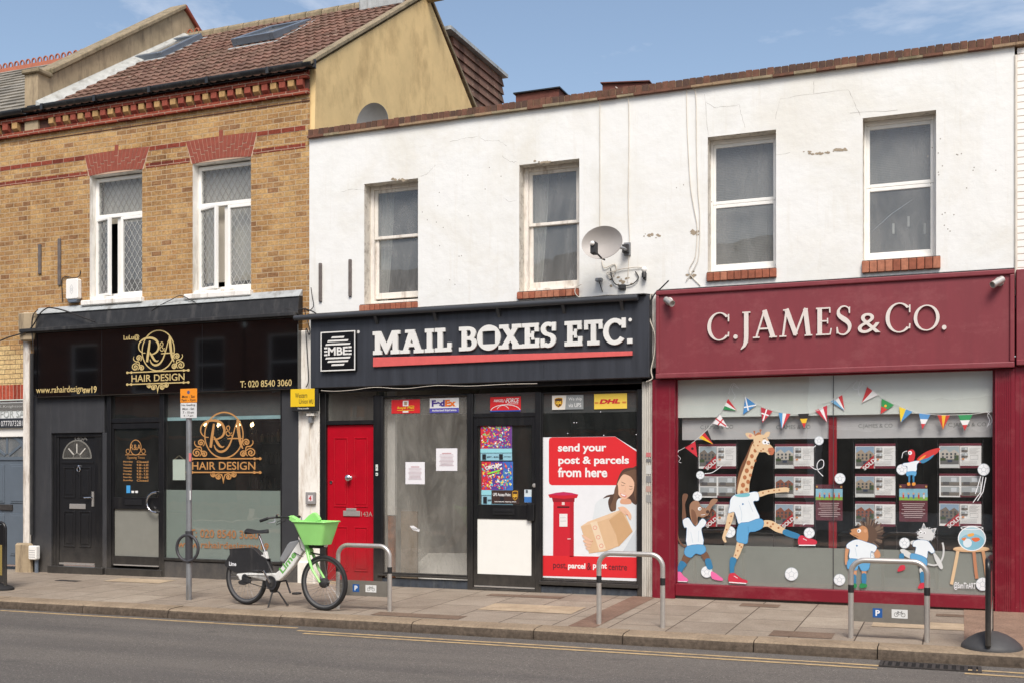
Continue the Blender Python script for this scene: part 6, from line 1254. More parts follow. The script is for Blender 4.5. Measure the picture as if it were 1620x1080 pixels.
b=MB(); b.hexa([(q0[0]+.01,-.013,zf1+.05),(q0[1],-.013,zf1+.05),(q0[1],-.013,zf1+.013),(q0[0]+.01,-.013,zf1+.013)],[(q0[0]+.01,YB2-.02,zf1+.02),(q0[1],YB2-.02,zf1+.02),(q0[1],YB2-.02,zf1+.013),(q0[0]+.01,YB2-.02,zf1+.013)],M['gutterold']); b.build('flashing',ag)
# serif lettering
ya=YB2-.03; mw2=C(226,216,208); b=MB(); zb1=(ZZ(1119,540,ya)+ZZ(1290,529.5,ya)+ZZ(1445,522.5,ya))/3; hz1=((ZZ(1210,491,ya)-ZZ(1210,534.5,ya))+(ZZ(1300,488,ya)-ZZ(1300,529.5,ya)))/2
SER={
'C':(35,[('a',19,20,19,21.5,5.5,1.8,42,318),('r',[(33.4,27),(33.4,38)],1.6),('r',[(33,4),(33.6,11)],1.6)]),
'.':(7,[('e',3.5,3.3,3.4,3.4)]),
'J':(16,[('r',[(9,40),(9,2),(8.4,-5),(5.5,-11),(0,-16)],[5.2,5.2,5,3.4,1]),('r',[(2.5,39.2),(16,39.2)],1.6)]),
'A':(38,[('r',[(5,0),(18.4,41)],2.2),('r',[(32,0),(18.2,41)],5.4),('r',[(9,13.5),(28,13.5)],2),('r',[(0,.8),(10.5,.8)],1.6),('r',[(26,.8),(38,.8)],1.6)]),
'M':(52,[('r',[(5.5,0),(11.5,40)],2.4),('r',[(11,41),(26,2)],5.2),('r',[(25,1),(41,41)],2.4),('r',[(41,40),(46,0)],5.2),('r',[(0,.8),(11,.8)],1.6),('r',[(40,.8),(52,.8)],1.6),('r',[(6,39.5),(12,39.5)],1.6),('r',[(40,39.5),(45,39.5)],1.6)]),
'E':(26,[('r',[(7,0),(7,40)],5.2),('r',[(1,39.2),(24,39.2)],1.7),('r',[(1,.8),(24,.8)],1.7),('r',[(8,20.5),(20,20.5)],1.7),('r',[(23.5,40),(23.8,32)],1.5),('r',[(24,0),(26,9.5)],1.5),('r',[(20,16.5),(20,24.5)],1.4)]),
'S':(24,[('r',spline([(21.5,31),(20.5,37),(15,40.4),(8,39.5),(3.5,34),(4.5,28),(10,23.5),(17,19),(21.8,13),(21,5.5),(15,.2),(8,-.2),(3,3),(1.5,10)],False,4),'S'),('r',[(21.7,30),(21.9,39.5)],1.3),('r',[(1.3,1),(1.2,10.5)],1.3)]),
'&':(36,[('r',spline([(35,22),(33,28),(29,27),(28,22),(31,17),(27,8),(20,2),(11,0),(3,4),(1.5,12),(6,18),(14,20),(21,23.5),(22,31),(17,36),(10,34.5),(7.5,28),(12,22),(20,16),(26,9),(25,14),(19,18),(16,12),(20,8)],False,4),'&')]),
'O':(42,[('a',21,20,20.5,20.5,5.5,1.9,0,360)]),
}
def ser(ch,pa,pb,k=1.0):
    w,it=SER[ch]; x0,x1=XX(pa,ya),XX(pb,ya); X=lambda x:x0+x/w*(x1-x0); Z=lambda z:zb1+z/40*hz1*k; s=hz1/40*1.25; b.lay=0
    for o in it:
        if o[0]=='a': band(b,o[1],o[2],o[3],o[4],o[5],o[6],o[7],o[8],ya,.022,mw2,X,Z,36)
        elif o[0]=='e': b.prism([(X(o[1]+o[3]*math.cos(k_*.52)),Z(o[2]+o[4]*math.sin(k_*.52))) for k_ in range(12)],ya-.0002,ya+.022,mw2)
        else:
            P=[(X(x),Z(z)) for x,z in o[1]]; n=len(P); w_=o[2]
            if w_=='S': w_=[1.4+4.2*math.exp(-((i/(n-1)-.5)/.2)**2) for i in range(n)]
            elif w_=='&': w_=[1.5+1.7*math.sin(i/(n-1)*math.pi*5)**2 for i in range(n)]
            b.ribbon(P,[q*s for q in w_] if isinstance(w_,list) else w_*s,ya,mw2,.022)
for ch,pa,pb,k in (('C',1119,1154,1),('.',1160,1167,1),('J',1172,1187,1),('A',1191,1229,1),('M',1233,1285,1),('E',1290,1315,1),('S',1323,1346,1),('C',1401,1441,1),('O',1445,1487,.9),('.',1490,1497.5,1)):
    b=MB(); ser(ch,pa,pb,k); b.build('letter',af)
for px,py,lbl,sx in ((1057,480,'small steel spotlight at the left end of the burgundy fascia, pointing right',1),(1581,449,'small steel spotlight at the right end of the burgundy fascia, pointing left',-1)):
    p=PT(px,py,YB2-.06); t=thing('spotlight',lbl,'spotlight',p,group='spotlights on the burgundy fascia'); b=MB(); b.lathe([(.05,0),(.05,.012),(.02,.02),(.018,.05)],(p[0],YB2-.001,p[2]+.03),(0,-1,0),M['steel'],16); b.build('rose',t,smooth=True)
    b=MB(); a=Vector((.62*sx,-.55,-.42)).normalized(); b.lathe([(.0,-.07),(.03,-.07),(.04,-.06),(.04,.09),(.034,.09),(.03,.06),(0,.06)],(p[0]+.01*sx,YB2-.08,p[2]+.02),tuple(a),M['steel'],18); b.build('lamp_head',t,smooth=True)
b=MB(); text(b,'&',XX(1357,ya),XX(1393,ya),zb1-.0,zb1+.72*hz1,ya,mw2,bold=.0,depth=.022); b.build('letter',af)
# pilasters, sill, riser
b=MB(); b.box(XX(1035),XX(1070),-.09,.08,-.08,zf0-.012,M['burg2']); b.box(XX(1040),XX(1041.2),-.094,-.091,.1,zf0-.1,M['burg']); b.box(XX(1062),XX(1063.2),-.094,-.091,.1,zf0-.1,M['burg']); b.build('pilaster',ag,bevel=.006); b=MB()
xr_0=XX(1573.5); b.box(xr_0,XX(1605.3),-.09,.08,-.08,zf0-.012,M['burg2'])
for k in range(7): x=xr_0+.03+k*(XX(1605)-xr_0-.05)/7; b.box(x,x+.012,-.097,-.091,.02,zf0-.03,M['burg2'])
b.build('pilaster',ag,bevel=.006)
zs0,zs1=ZZ(1072,941,-.03),ZZ(1072,922,-.03); xg0,xg1=XX(1070),xr_0
b=MB(); b.box(xg0,xg1,-.07,.06,zs0,zs1,M['burg2']); b.build('sill',ag,bevel=.008)
b=MB(); b.box(xg0-.01,xg1+.01,-.03,.06,-.12,zs0-.001,M['charcoal']); b.build('plinth',ag)
b=MB(); zt3=zf0-.0; b.box(xg0,xg1,-.0,.05,zt3-.02,zt3+.05,M['burg2']); b.box(xg1-.02,xg1,-.01,.05,zs1,zt3,M['burg2']); b.box(xg0,xg0+.015,-.01,.05,zs1,zt3,M['burg2']); dw=b.build('display_window',ag,bevel=.004); tag(dw,'very wide window with frosted bands and painted animals')
xm=XX(1318.5,.02)
b=MB(); rect(b,(xg0,xm-.003,zs1,zt3),.02,M['glassagent']); rect(b,(xm+.003,xg1,zs1,zt3),.02,M['glassagent']); build_each(b,'pane',dw,recalc=False); b=MB(); b.box(xm-.003,xm+.003,.016,.03,zs1,zt3,M['greyband']); b.build('glass_joint',dw)
zfb=ZZ(1072,860); ztb=ZZ(1072,660); ztb2=ZZ(1072,695)
b=MB(); rect(b,(xg0,xg1,zs1,zfb),.032,M['frostag']); rect(b,(xg0,xg1,ztb,zt3),.032,M['frostag2']); b.build('frosted_film',dw,recalc=False)
b=MB(); rect(b,(xg0+.05,xg1-.02,ztb2,ztb+.03),.10,M['bandlow']); b.build('blind_band',dw,recalc=False)
b=MB(); y_=.098; tpx(b,'C.JAMES & CO',1108,1160,672,680,y_,C(128,132,130)); tpx(b,'C.JAMES & CO',1228,1282,672,680,y_,C(128,132,130)); tpx(b,'C.JAMES & CO',1358,1412,670,678,y_,C(128,132,130)); tpx(b,'C.JAMES & CO',1500,1560,668,676,y_,C(128,132,130)); b.build('band_lettering',dw,recalc=False)
b=MB(); b.box(XX(1311.5,.1),XX(1324,.1),.07,.12,zs1,ztb-.02,M['redpost']); b.build('red_post',dw)
# interior
b=MB(); room(b,xg0-.2,xg1+.2,.14,5,-.02,3.4,M['agroom'],M['agfloor'],M['agroom']); b.build('interior',ag,recalc=False)
dk=thing('office_desk','pale reception desk deep inside the estate agent office, seen behind the giraffe','desk',(XX(1200,1.6),1.6,0)); b=MB(); b.box(XX(1145,1.4),XX(1255,1.4),1.4,2.0,-.0,.72,C(214,212,204)); b.build('body',dk,bevel=.01); b=MB(); b.box(XX(1140,1.4),XX(1265,1.4),1.36,2.04,.722,.75,C(150,146,138)); b.build('top',dk,bevel=.01)
dk=thing('office_desk','long grey desk inside the estate agent office behind the hedgehog and cat','desk',(XX(1400,1.6),1.6,0)); b=MB(); b.box(XX(1330,1.8),XX(1560,1.8),1.8,2.3,-.0,.70,C(110,108,104)); b.build('body',dk,bevel=.01); b=MB(); b.box(XX(1326,1.8),XX(1570,1.8),1.76,2.34,.702,.735,C(138,134,126)); b.build('top',dk,bevel=.01)
b=MB()
for i in range(16):
    x=XX(1345,2.9)+i*.19; b.box(x,x+.025,2.9,2.93,.1,2.2,C(60,60,60))
b.box(XX(1340,2.9),XX(1570,2.9),2.89,2.94,2.1,2.14,C(60,60,60)); rl2=b.build('partition_bars',None); tag(rl2,'dark barred partition inside the estate agent office','partition')
# property cards on wires
rc5=random.Random(5); Yc=.075
def card(pa,pb,pt,pbm,style,sold,lbl):
    k=Q(pa,pb,pt,pbm,Yc); t=thing('property_card',lbl,'property card',((k[0]+k[1])/2,Yc,k[2]),group='property cards hung in the estate agent window'); W_=k[1]-k[0]; H_=k[3]-k[2]; U=lambda u,v:(k[0]+u*W_,k[2]+v*H_)
    b=MB(); b.box(k[0],k[1],Yc,Yc+.006,k[2],k[3],C(250,250,248)); b.build('sheet',t)
    b=MB(); y=Yc-.001; rc(b,U,0,1,.90,1,y,C(112,36,54)); rc(b,U,.5,1,0,.10,y,C(112,36,54)); sky=C(*rc5.choice([(160,180,196),(150,176,200),(176,190,196)])); bld=C(*rc5.choice([(150,90,70),(206,200,190),(130,120,110),(176,160,140)]))
    def photo(u0,u1,v0,v1,inter=False):
        if inter:
            rc(b,U,u0,u1,v0,v1,y,C(176,182,184)); rc(b,U,u0,u1,v0,v0+(v1-v0)*.38,y,C(126,120,112)); rc(b,U,u0+(u1-u0)*.55,u0+(u1-u0)*.85,v0+(v1-v0)*.45,v0+(v1-v0)*.9,y,C(218,224,228)); rc(b,U,u0+(u1-u0)*.1,u0+(u1-u0)*.45,v0+(v1-v0)*.1,v0+(v1-v0)*.42,y,C(92,90,92)); return
        rc(b,U,u0,u1,v0,v1,y,sky); w=u1-u0; h=v1-v0; z0=v0+.28*h; b.flat([U(u0,z0),U(u1,z0),U(u1,v0+.62*h),U(u0+.75*w,v0+.82*h),U(u0+.5*w,v0+.66*h),U(u0+.3*w,v0+.86*h),U(u0,v0+.68*h)],y,bld); rc(b,U,u0,u1,v0,z0,y,C(112,112,110)); rc(b,U,u0,u0+.3*w,v0+.2*h,v0+.36*h,y,C(64,84,48)); rc(b,U,u1-.25*w,u1,v0+.22*h,v0+.5*h,y,C(72,90,54))
        for i in range(4):
            for j in range(2): rc(b,U,u0+(.1+.22*i)*w,u0+(.2+.22*i)*w,v0+(.34+.18*j)*h,v0+(.45+.18*j)*h,y,C(70,78,86))
        rc(b,U,u0+.4*w,u0+.65*w,v0+.12*h,v0+.24*h,y,C(60,70,90))
    if style=='four':
        for u0 in (.04,.53):
            for v0 in (.06,.49): photo(u0,u0+.44,v0,v0+.38,True)
    else:
        photo(.02,.47,.16 if not sold else .10,.88); rc(b,U,.02,.47,.02,.14,y,C(226,228,226)) if not sold else None
        rc(b,U,.485,.495,0,.9,y,C(120,110,110)); photo(.53,.68,.66,.84,True); photo(.53,.68,.44,.60,True); rc(b,U,.54,.60,.34,.40,y,C(230,160,110))
        for i in range(6): b.ribbon([U(.72,.80-.04*i),U(.96-.04*(i%3),.80-.04*i)],.003,y,C(170,172,172))
        for a_ in ((.74,.92,.36,.52),): x0,x1,v0,v1=a_; b.ribbon([U(x0,v0),U(x1,v0),U(x1,v1),U(x0,v1)],.004,y,C(150,154,154),closed=True)
        for i in range(4): b.ribbon([U(.53,.28-.04*i),U(.9,.28-.04*i)],.003,y,C(190,190,190))
    if sold:
        b.flat([U(.12,.0),U(.47,.0),U(.47,.54)],y,C(190,26,44)); c_=U(.355,.17); text(b,'SOLD',c_[0]-.085,c_[0]+.085,c_[1]-.024,c_[1]+.024,y-.034,C(244,240,238),bold=.04,rot=.72)
    b.build('print',t,recalc=False)
colsx=[(1105.5,1164.5,'leftmost column'),(1226,1287.5,'column behind the giraffe boot'),(1353,1416.5,'column above the hedgehog'),(1486,1552.5,'rightmost column')]
rows=[(701.5,740.5),(749,786),(792.5,831.5)]; dyc=[0,0,-.3,-.8]
info=[[('two',1,'listing card with a gabled house and red SOLD corner, top of the %s'),('four',0,'listing card with four interior photos, middle of the %s above the dog'),('two',1,'listing card with red SOLD corner behind the dog paw, bottom of the %s')],
[('two',0,'listing card of a brick block, top of the %s'),('two',0,'listing card touched by the giraffe hand, middle of the %s'),('two',1,'listing card with red SOLD corner, bottom of the %s')],
[('two',1,'listing card with red SOLD corner, top of the %s'),('two',0,'listing card of a terraced street, middle of the %s'),('two',0,'listing card just above the hedgehog spines, bottom of the %s')],
[('two',0,'listing card of a terraced house below the striped flags, top of the %s'),('four',0,'listing card with four interior photos, middle of the %s'),('two',1,'listing card with red SOLD corner above the fishbowl, bottom of the %s')]]
for ci,(pa,pb,cn) in enumerate(colsx):
    for ri,(pt,pbm) in enumerate(rows): st_,so_,lb=info[ci][ri]; card(pa,pb,pt+dyc[ci],pbm+dyc[ci],st_,so_,lb%cn)
b=MB()
for pa,pb,_ in colsx:
    for p in (pa-2.5,pb+2.5): b.tube([(XX(p,Yc),Yc,ztb2-.02),(XX(p,Yc),Yc,zfb-.1)],.004,M['chrome'],6)
wr=b.build('display_wire',None); tag(wr,'thin steel wires holding up the property cards inside the wide window','wires')
for pa,pb,pt,pbm,lbl in ((1290.5,1333,765.5,822,'burgundy notice with a cartoon strip, in front of the red post'),(1422.5,1467.5,765,824,'burgundy notice with a cartoon strip, under the painted parrot')):
    k=Q(pa,pb,pt,pbm,.05); t=thing('burgundy_notice',lbl,'notice',((k[0]+k[1])/2,.05,k[2]),group='burgundy notices in the estate agent window'); b=MB(); b.box(k[0],k[1],.05,.053,k[2],k[3],C(104,40,54)); b.build('sheet',t); b=MB(); W_=k[1]-k[0]; H_=k[3]-k[2]; U=lambda u,v:(k[0]+u*W_,k[2]+v*H_); y=.049
    rc(b,U,0,1,.57,.88,y,C(150,204,226)); rc(b,U,0,1,.57,.66,y,C(150,196,80))
    for i in range(5): u=.12+.18*i; rc(b,U,u,u+.06,.62,.72,y,C(*rc5.choice([(220,80,70),(70,110,190),(240,240,240)]))); c_=U(u+.03,.75); b.flat(ell(c_[0],c_[1],.012,.012,8),y,C(226,180,150),.0001)
    for i in range(8): wdt=rc5.uniform(.3,.42); b.ribbon([U(.5-wdt,.48-.052*i),U(.5+wdt,.48-.052*i)],.009,y,C(206,180,180))
    for u in (.05,.95): c_=U(u,.94); b.flat(ell(c_[0],c_[1],.012,.012,8),y,C(220,170,90))
    b.build('print',t,recalc=False)
# ---------------------------------------------------------------- paintings on the glass
YW=.0165
def c11(x,y): return (XX(1040+x/2.842,YW),ZZ(1040+x/2.842,580+y/2.842,YW))
def c12(x,y): return (XX(1300+x/2.841,YW),ZZ(1300+x/2.841,580+y/2.841,YW))
class Art:
    def __init__(s,cv,st=.00012): s.b=MB(); s.cv=cv; s.st=st
    def p(s,pts,m,sm=True,ol=None):
        q=spline([s.cv(*a) for a in pts],True,3) if sm else [s.cv(*a) for a in pts]; s.b.flat(q,YW,m,s.st)
        if ol: s.b.ribbon(q,ol[1],YW,ol[0],closed=True,step=s.st)
    def l(s,pts,w,m,sm=True): q=spline([s.cv(*a) for a in pts],False,4) if sm else [s.cv(*a) for a in pts]; s.b.ribbon(q,w,YW,m,step=s.st)
    def e(s,x,y,r,m,ry=None,n=16): s.b.flat([s.cv(x+r*math.cos(2*math.pi*k/n),y+(ry or r)*math.sin(2*math.pi*k/n)) for k in range(n)],YW,m,s.st)
    def done(s,name,lbl): return tag(s.b.build(name,dw,recalc=False),lbl)
TAN=C(226,196,156); SPT=C(178,112,70); SH=C(232,240,244); SHD=C(196,214,226); BL=C(96,166,212); BLD=C(56,124,176); SOC=C(52,126,170); RD=C(206,48,70); PK=C(238,112,170); BRN=C(118,84,64); BRL=C(160,122,96); WHT=C(242,244,246); GRY=C(150,156,160); BK=C(40,38,38); GRN=C(40,140,80); BOT=C(206,214,212)
a=Art(c11)
a.p([(355,560),(362,490),(378,440),(398,400),(424,338),(434,345),(408,430),(392,480),(380,570)],C(120,78,50))
a.p([(360,575),(372,500),(400,425),(428,345),(455,335),(468,362),(446,405),(428,465),(414,525),(408,582)],TAN)
for x,y,r in ((440,375,8),(425,400,9),(440,420,6),(410,430,10),(425,450,7),(402,465,10),(418,485,7),(393,495,9),(408,515,9),(385,530,10),(402,550,8),(380,562,8),(437,350,6)): a.e(x,y,r,SPT,r*1.15,7)
a.p([(395,300),(410,294),(432,302),(440,318),(415,322)],TAN); a.p([(477,312),(488,292),(507,292),(498,314)],TAN); a.e(418,308,7,C(220,150,130)); a.l([(440,308),(436,292)],.012,SPT); a.l([(462,300),(464,285)],.012,SPT); a.e(436,290,5,SPT); a.e(464,284,5,SPT); a.p([(440,306),(455,292),(470,306),(455,314)],SPT)
a.p([(432,322),(450,305),(480,304),(497,322),(505,345),(522,364),(520,388),(502,394),(486,382),(462,382),(442,372)],TAN); a.p([(498,366),(520,362),(527,376),(518,394),(503,390)],C(190,110,76))
for x,y in ((466,376),(452,352),(476,368),(460,335)): a.e(x,y,4,SPT,n=7)
a.e(482,336,11,WHT); a.e(497,340,8,WHT); a.e(485,338,3.5,BK); a.e(499,342,3,BK); a.l([(492,376),(512,380)],.004,BRN); a.l([(474,322),(488,318)],.006,BRN)
a.p([(452,562),(500,550),(555,541),(582,540),(592,548),(590,560),(560,562),(500,570),(456,584)],TAN); [a.e(x,y,4,SPT,n=7) for x,y in ((475,565),(500,558),(525,554),(548,552))]; a.l([(575,543),(594,546)],.01,TAN); a.l([(575,556),(590,562)],.008,TAN)
a.p([(320,655),(345,648),(338,690),(318,735),(306,765),(312,785),(302,786),(292,765),(305,720)],TAN); [a.e(x,y,4,SPT,n=7) for x,y in ((332,670),(325,700),(312,730))]
a.p([(475,690),(515,690),(552,712),(580,732),(570,748),(530,738),(495,716),(468,720)],TAN); [a.e(x,y,5,SPT,n=7) for x,y in ((495,700),(520,705),(545,722),(510,716))]
a.p([(362,780),(390,785),(378,825),(360,862),(342,858),(350,825)],TAN); [a.e(x,y,4,SPT,n=7) for x,y in ((370,800),(362,825),(352,845),(378,808))]
a.p([(572,728),(605,738),(640,752),(636,770),(600,765),(564,748)],SOC); a.p([(330,855),(357,862),(346,900),(345,935),(330,932),(325,895)],SOC)
a.p([(330,592),(352,572),(400,566),(450,560),(456,598),(432,604),(446,640),(460,680),(420,694),(370,708),(356,675),(345,650),(320,655),(326,620)],SH,True,(BLD,.004)); a.p([(348,575),(410,566),(412,580),(372,584)],C(120,190,200)); a.l([(370,620),(380,660),(378,690)],.006,SHD); a.l([(410,600),(430,650)],.006,SHD); a.e(385,615,4,BLD)
a.p([(366,706),(410,696),(456,680),(478,692),(472,722),(440,738),(412,744),(405,790),(380,790),(356,776)],BL,True,(BLD,.005)); a.l([(410,744),(408,715)],.005,BLD)
a.p([(322,932),(345,924),(358,934),(380,950),(403,958),(402,970),(360,972),(322,966)],RD); a.l([(322,966),(400,972)],.012,WHT); a.l([(345,938),(362,948)],.006,WHT)
a.p([(634,768),(650,755),(675,768),(700,772),(717,782),(712,797),(670,802),(636,798)],RD); a.l([(636,800),(712,800)],.012,WHT); a.l([(655,770),(672,778)],.006,WHT)
a.done('painted_giraffe','giraffe in white shirt and blue shorts kicking a ball with a red boot')
a=Art(c11)
a.l([(88,728),(92,765),(108,795),(132,808)],.022,BRN); a.p([(112,580),(122,568),(137,572),(134,590),(124,620),(130,680),(112,690),(112,630)],BRN); a.p([(205,650),(228,622),(240,598),(256,590),(272,596),(262,612),(244,630),(226,668)],BRL)
a.p([(146,618),(165,600),(186,604),(196,626),(228,642),(230,660),(205,676),(182,672),(180,712),(158,700),(146,660)],BRL); a.p([(152,640),(170,650),(178,690),(168,708),(156,690)],C(126,88,66)); a.e(226,650,8,C(70,50,44)); a.e(190,636,8,WHT); a.e(192,637,3,BK); a.l([(196,664),(215,662)],.006,WHT)
a.p([(122,838),(150,852),(140,872),(124,892),(106,880)],BRN); a.p([(194,836),(220,828),(236,862),(216,874)],BRN); a.p([(104,870),(132,886),(118,905),(108,922),(90,914)],SOC); a.p([(214,866),(236,860),(246,885),(248,905),(226,908)],SOC)
a.p([(114,688),(138,676),(150,690),(172,716),(200,680),(220,694),(212,715),(198,730),(206,798),(134,804),(132,724),(122,722)],SH,True,(BLD,.004)); a.l([(150,740),(160,790)],.005,SHD); a.l([(186,735),(184,785)],.005,SHD)
a.p([(134,804),(205,798),(218,826),(196,842),(172,838),(150,856),(122,840)],BL,True,(BLD,.005)); a.p([(86,925),(104,920),(118,938),(136,952),(134,963),(86,960)],PK); a.p([(242,918),(262,926),(280,940),(294,950),(290,960),(246,950)],PK); a.l([(88,962),(134,964)],.008,WHT)
a.done('painted_dog','brown long armed dog in white shirt and pink boots heading a ball')
a=Art(c12)
for i in range(34):
    t=i/33; an=R(150-205*t); cx,cy=205,752; r0,r1=30,rc5.uniform(52,72)+(10 if t>.3 else 0); a.l([(cx+r0*math.cos(an),cy-r0*math.sin(an)),(cx+(r1)*math.cos(an+.12),cy-r1*math.sin(an+.12))],[.0,.0][0]+.016,C(*rc5.choice([(84,66,56),(120,100,84),(60,48,44)])),False)
a.e(208,752,42,C(96,74,60)); a.p([(124,738),(140,726),(165,722),(185,712),(206,728),(208,775),(188,792),(168,784),(160,768),(132,752)],C(196,140,96)); a.e(128,738,6,BK); a.e(168,735,9,WHT); a.e(165,736,3.5,BK); a.e(196,735,8,C(214,160,120)); a.l([(142,752),(165,762)],.005,BRN)
a.p([(112,800),(124,815),(116,850),(118,880),(106,886),(104,840)],C(206,150,110)); a.p([(238,812),(258,826),(264,850),(244,860),(236,840)],C(206,150,110))
a.p([(142,900),(158,902),(154,940),(142,940)],C(206,150,110)); a.p([(182,905),(200,905),(198,935),(182,935)],C(206,150,110)); a.p([(142,935),(154,935),(154,975),(142,975)],SOC); a.p([(180,930),(200,930),(198,975),(182,975)],SOC)
a.p([(114,795),(140,778),(165,774),(200,785),(238,798),(248,812),(236,832),(222,828),(214,866),(165,862),(124,858),(126,820),(112,812)],SH,True,(BLD,.004)); a.e(158,802,4,BLD); a.l([(150,810),(158,850)],.005,SHD); a.p([(122,862),(165,862),(214,868),(210,910),(180,914),(166,890),(158,912),(116,904)],BL,True,(BLD,.004)); a.p([(138,972),(156,974),(156,990),(136,990)],GRN); a.p([(174,972),(200,974),(202,988),(172,992)],GRN)
a.done('painted_hedgehog','hedgehog in white shirt and green boots holding a ball')
a=Art(c12)
a.l([(476,884),(505,890),(530,880),(545,850),(548,815),(543,788)],.020,C(206,208,206)); a.p([(500,830),(512,838),(535,870),(545,900),(536,908),(525,895),(508,862)],C(214,216,214)); a.p([(352,822),(372,818),(405,840),(408,862),(372,848)],C(214,216,214)); a.p([(350,840),(368,838),(368,865),(350,862)],SOC); a.p([(340,915),(352,892),(372,890),(374,908),(350,918)],RD)
for i in range(26): an=R(i*14); a.l([(468+28*math.cos(an),752+22*math.sin(an)),(468+(38+rc5.uniform(0,10))*math.cos(an),752+(30+rc5.uniform(0,8))*math.sin(an))],.012,C(*rc5.choice([(200,204,206),(160,164,168),(226,228,228)])),False)
a.p([(448,728),(458,700),(470,722),(488,728),(515,722),(505,750),(496,775),(460,778),(432,768),(430,745)],C(212,214,214)); a.p([(454,722),(460,708),(467,724)],GRY); a.p([(494,732),(508,727),(502,745)],GRY); a.e(446,742,7,WHT); a.e(445,743,3,BK); a.e(462,744,6,WHT); a.e(461,745,3,BK); a.e(432,756,4,C(90,80,80)); a.l([(436,764),(456,766)],.004,BK)
a.p([(400,782),(420,778),(424,792),(402,796)],C(214,216,214)); a.p([(440,905),(462,900),(462,930),(444,930)],C(214,216,214)); a.p([(442,925),(460,922),(460,968),(446,968)],SOC)
a.p([(412,785),(430,776),(470,778),(488,792),(508,826),(494,836),(478,826),(470,862),(420,846),(424,810),(410,805)],SH,True,(BLD,.004)); a.p([(404,836),(468,856),(470,895),(440,898),(430,870),(402,866)],BL,True,(BLD,.004)); a.p([(434,985),(445,970),(462,970),(462,992),(434,994)],RD)
a.done('painted_cat','grey cat in white shirt with one red boot raised and a long curling tail')
a=Art(c12)
a.p([(428,412),(460,385),(500,368),(532,364),(520,385),(490,405),(455,428),(434,428)],C(206,56,52)); a.p([(440,418),(475,408),(505,392),(490,412),(455,432)],C(60,130,170)); a.p([(432,420),(450,402),(470,394),(450,415)],C(240,150,60))
a.p([(385,380),(400,370),(414,374),(420,390),(414,420),(398,428),(388,415),(392,398)],C(206,44,50)); a.e(397,385,9,WHT); a.e(396,385,3,BK); a.p([(362,388),(372,376),(388,380),(386,400),(376,392)],BK); a.l([(360,408),(366,384),(384,376)],.006,WHT)
a.p([(366,432),(390,428),(425,420),(440,424),(428,438),(424,468),(386,472),(384,446),(366,444)],SH,True,(BLD,.003)); a.p([(382,470),(424,468),(420,490),(404,484),(384,490)],BL); a.p([(390,488),(398,488),(396,520),(390,520)],SOC); a.p([(408,488),(416,488),(416,520),(410,520)],SOC); a.p([(384,520),(396,518),(398,530),(386,532)],C(226,150,60)); a.p([(406,520),(420,518),(420,530),(408,532)],C(226,150,60)); a.done('painted_parrot','red parrot in a white shirt stretching a bright wing')
a=Art(c12)
a.l([(612,826),(600,890),(583,976)],.034,C(222,190,150)); a.l([(684,830),(690,890),(697,950)],.034,C(190,130,96)); a.l([(725,826),(735,885),(742,945)],.034,C(200,150,110)); a.e(672,818,82,C(206,166,126),13,24); a.e(672,814,80,C(224,190,150),10,24)
a.e(675,770,61,C(176,208,218),54,28); a.e(675,786,56,C(130,186,206),38,24); a.e(655,790,20,C(220,232,238)); a.p([(672,770),(700,765),(712,775),(690,785)],C(226,110,60)); a.p([(655,752),(680,745),(684,756),(662,762)],C(236,170,80)); a.p([(628,770),(650,765),(640,780)],C(226,130,70)); a.b.ribbon([c12(675+61*math.cos(R(t)),770+54*math.sin(R(t))) for t in range(0,360,12)],.010,YW,WHT,closed=True); a.b.ribbon([c12(675+50*math.cos(R(t)),722+8*math.sin(R(t))) for t in range(0,360,15)],.007,YW,WHT,closed=True); a.done('painted_fishbowl','goldfish bowl standing on a three legged wooden stool')
k=0
for cv,x,y,r,lbl in ((c11,193,485,18,'ball with motion lines above the dog'),(c11,180,580,21,'ball on the dog head'),(c11,325,740,26,'ball in the giraffe left hand'),(c11,222,920,26,'ball between the dog boots'),(c11,603,930,30,'large ball alone on the frosted band'),(c11,683,745,24,'ball above the raised red boot'),(c11,727,330,20,'high ball beside the top of the red post'),(c12,82,500,24,'ball just right of the red post'),(c12,80,955,26,'ball low on the glass left of the hedgehog'),(c12,360,460,24,'ball at the parrot feet side'),(c12,728,460,27,'high ball with trailing lines at the right'),(c12,372,790,24,'ball held out by the cat'),(c12,225,840,20,'ball under the hedgehog arm'),(c12,723,975,30,'ball beside the signature')):
    a=Art(cv); a.e(x,y,r,C(236,240,242),n=24); a.b.ribbon([cv(x+r*.97*math.cos(R(t)),y+r*.97*math.sin(R(t))) for t in range(0,360,20)],.006,YW,C(196,206,212),closed=True); P5=[(x+r*.42*math.cos(R(72*i-90)),y+r*.42*math.sin(R(72*i-90))) for i in range(5)]; a.b.ribbon([cv(*p) for p in P5],.005,YW,C(178,188,196),closed=True)
    for i in range(5): a.l([P5[i],(x+r*.9*math.cos(R(72*i-90)),y+r*.9*math.sin(R(72*i-90)))],.004,C(190,200,206),False)
    a.done('painted_ball',lbl)
a=Art(c11); lw=.008
a.l([(212,478),(245,474),(275,455),(290,442)],lw,WHT); a.l([(688,445),(715,460),(745,448),(746,420),(730,418),(718,438),(722,465),(745,490)],lw,WHT); a.l([(698,365),(712,352)],lw,WHT); a.l([(655,710),(670,700)],lw,WHT); a.b.ribbon([c12(725,492),c12(715,560),c12(680,608)],lw,YW,WHT); a.b.ribbon([c12(738,495),c12(725,560),c12(700,600)],lw,YW,WHT); a.b.ribbon([c12(714,490),c12(700,540),c12(690,570)],lw,YW,WHT); a.done('painted_motion_line','white swirls trailing behind the balls')
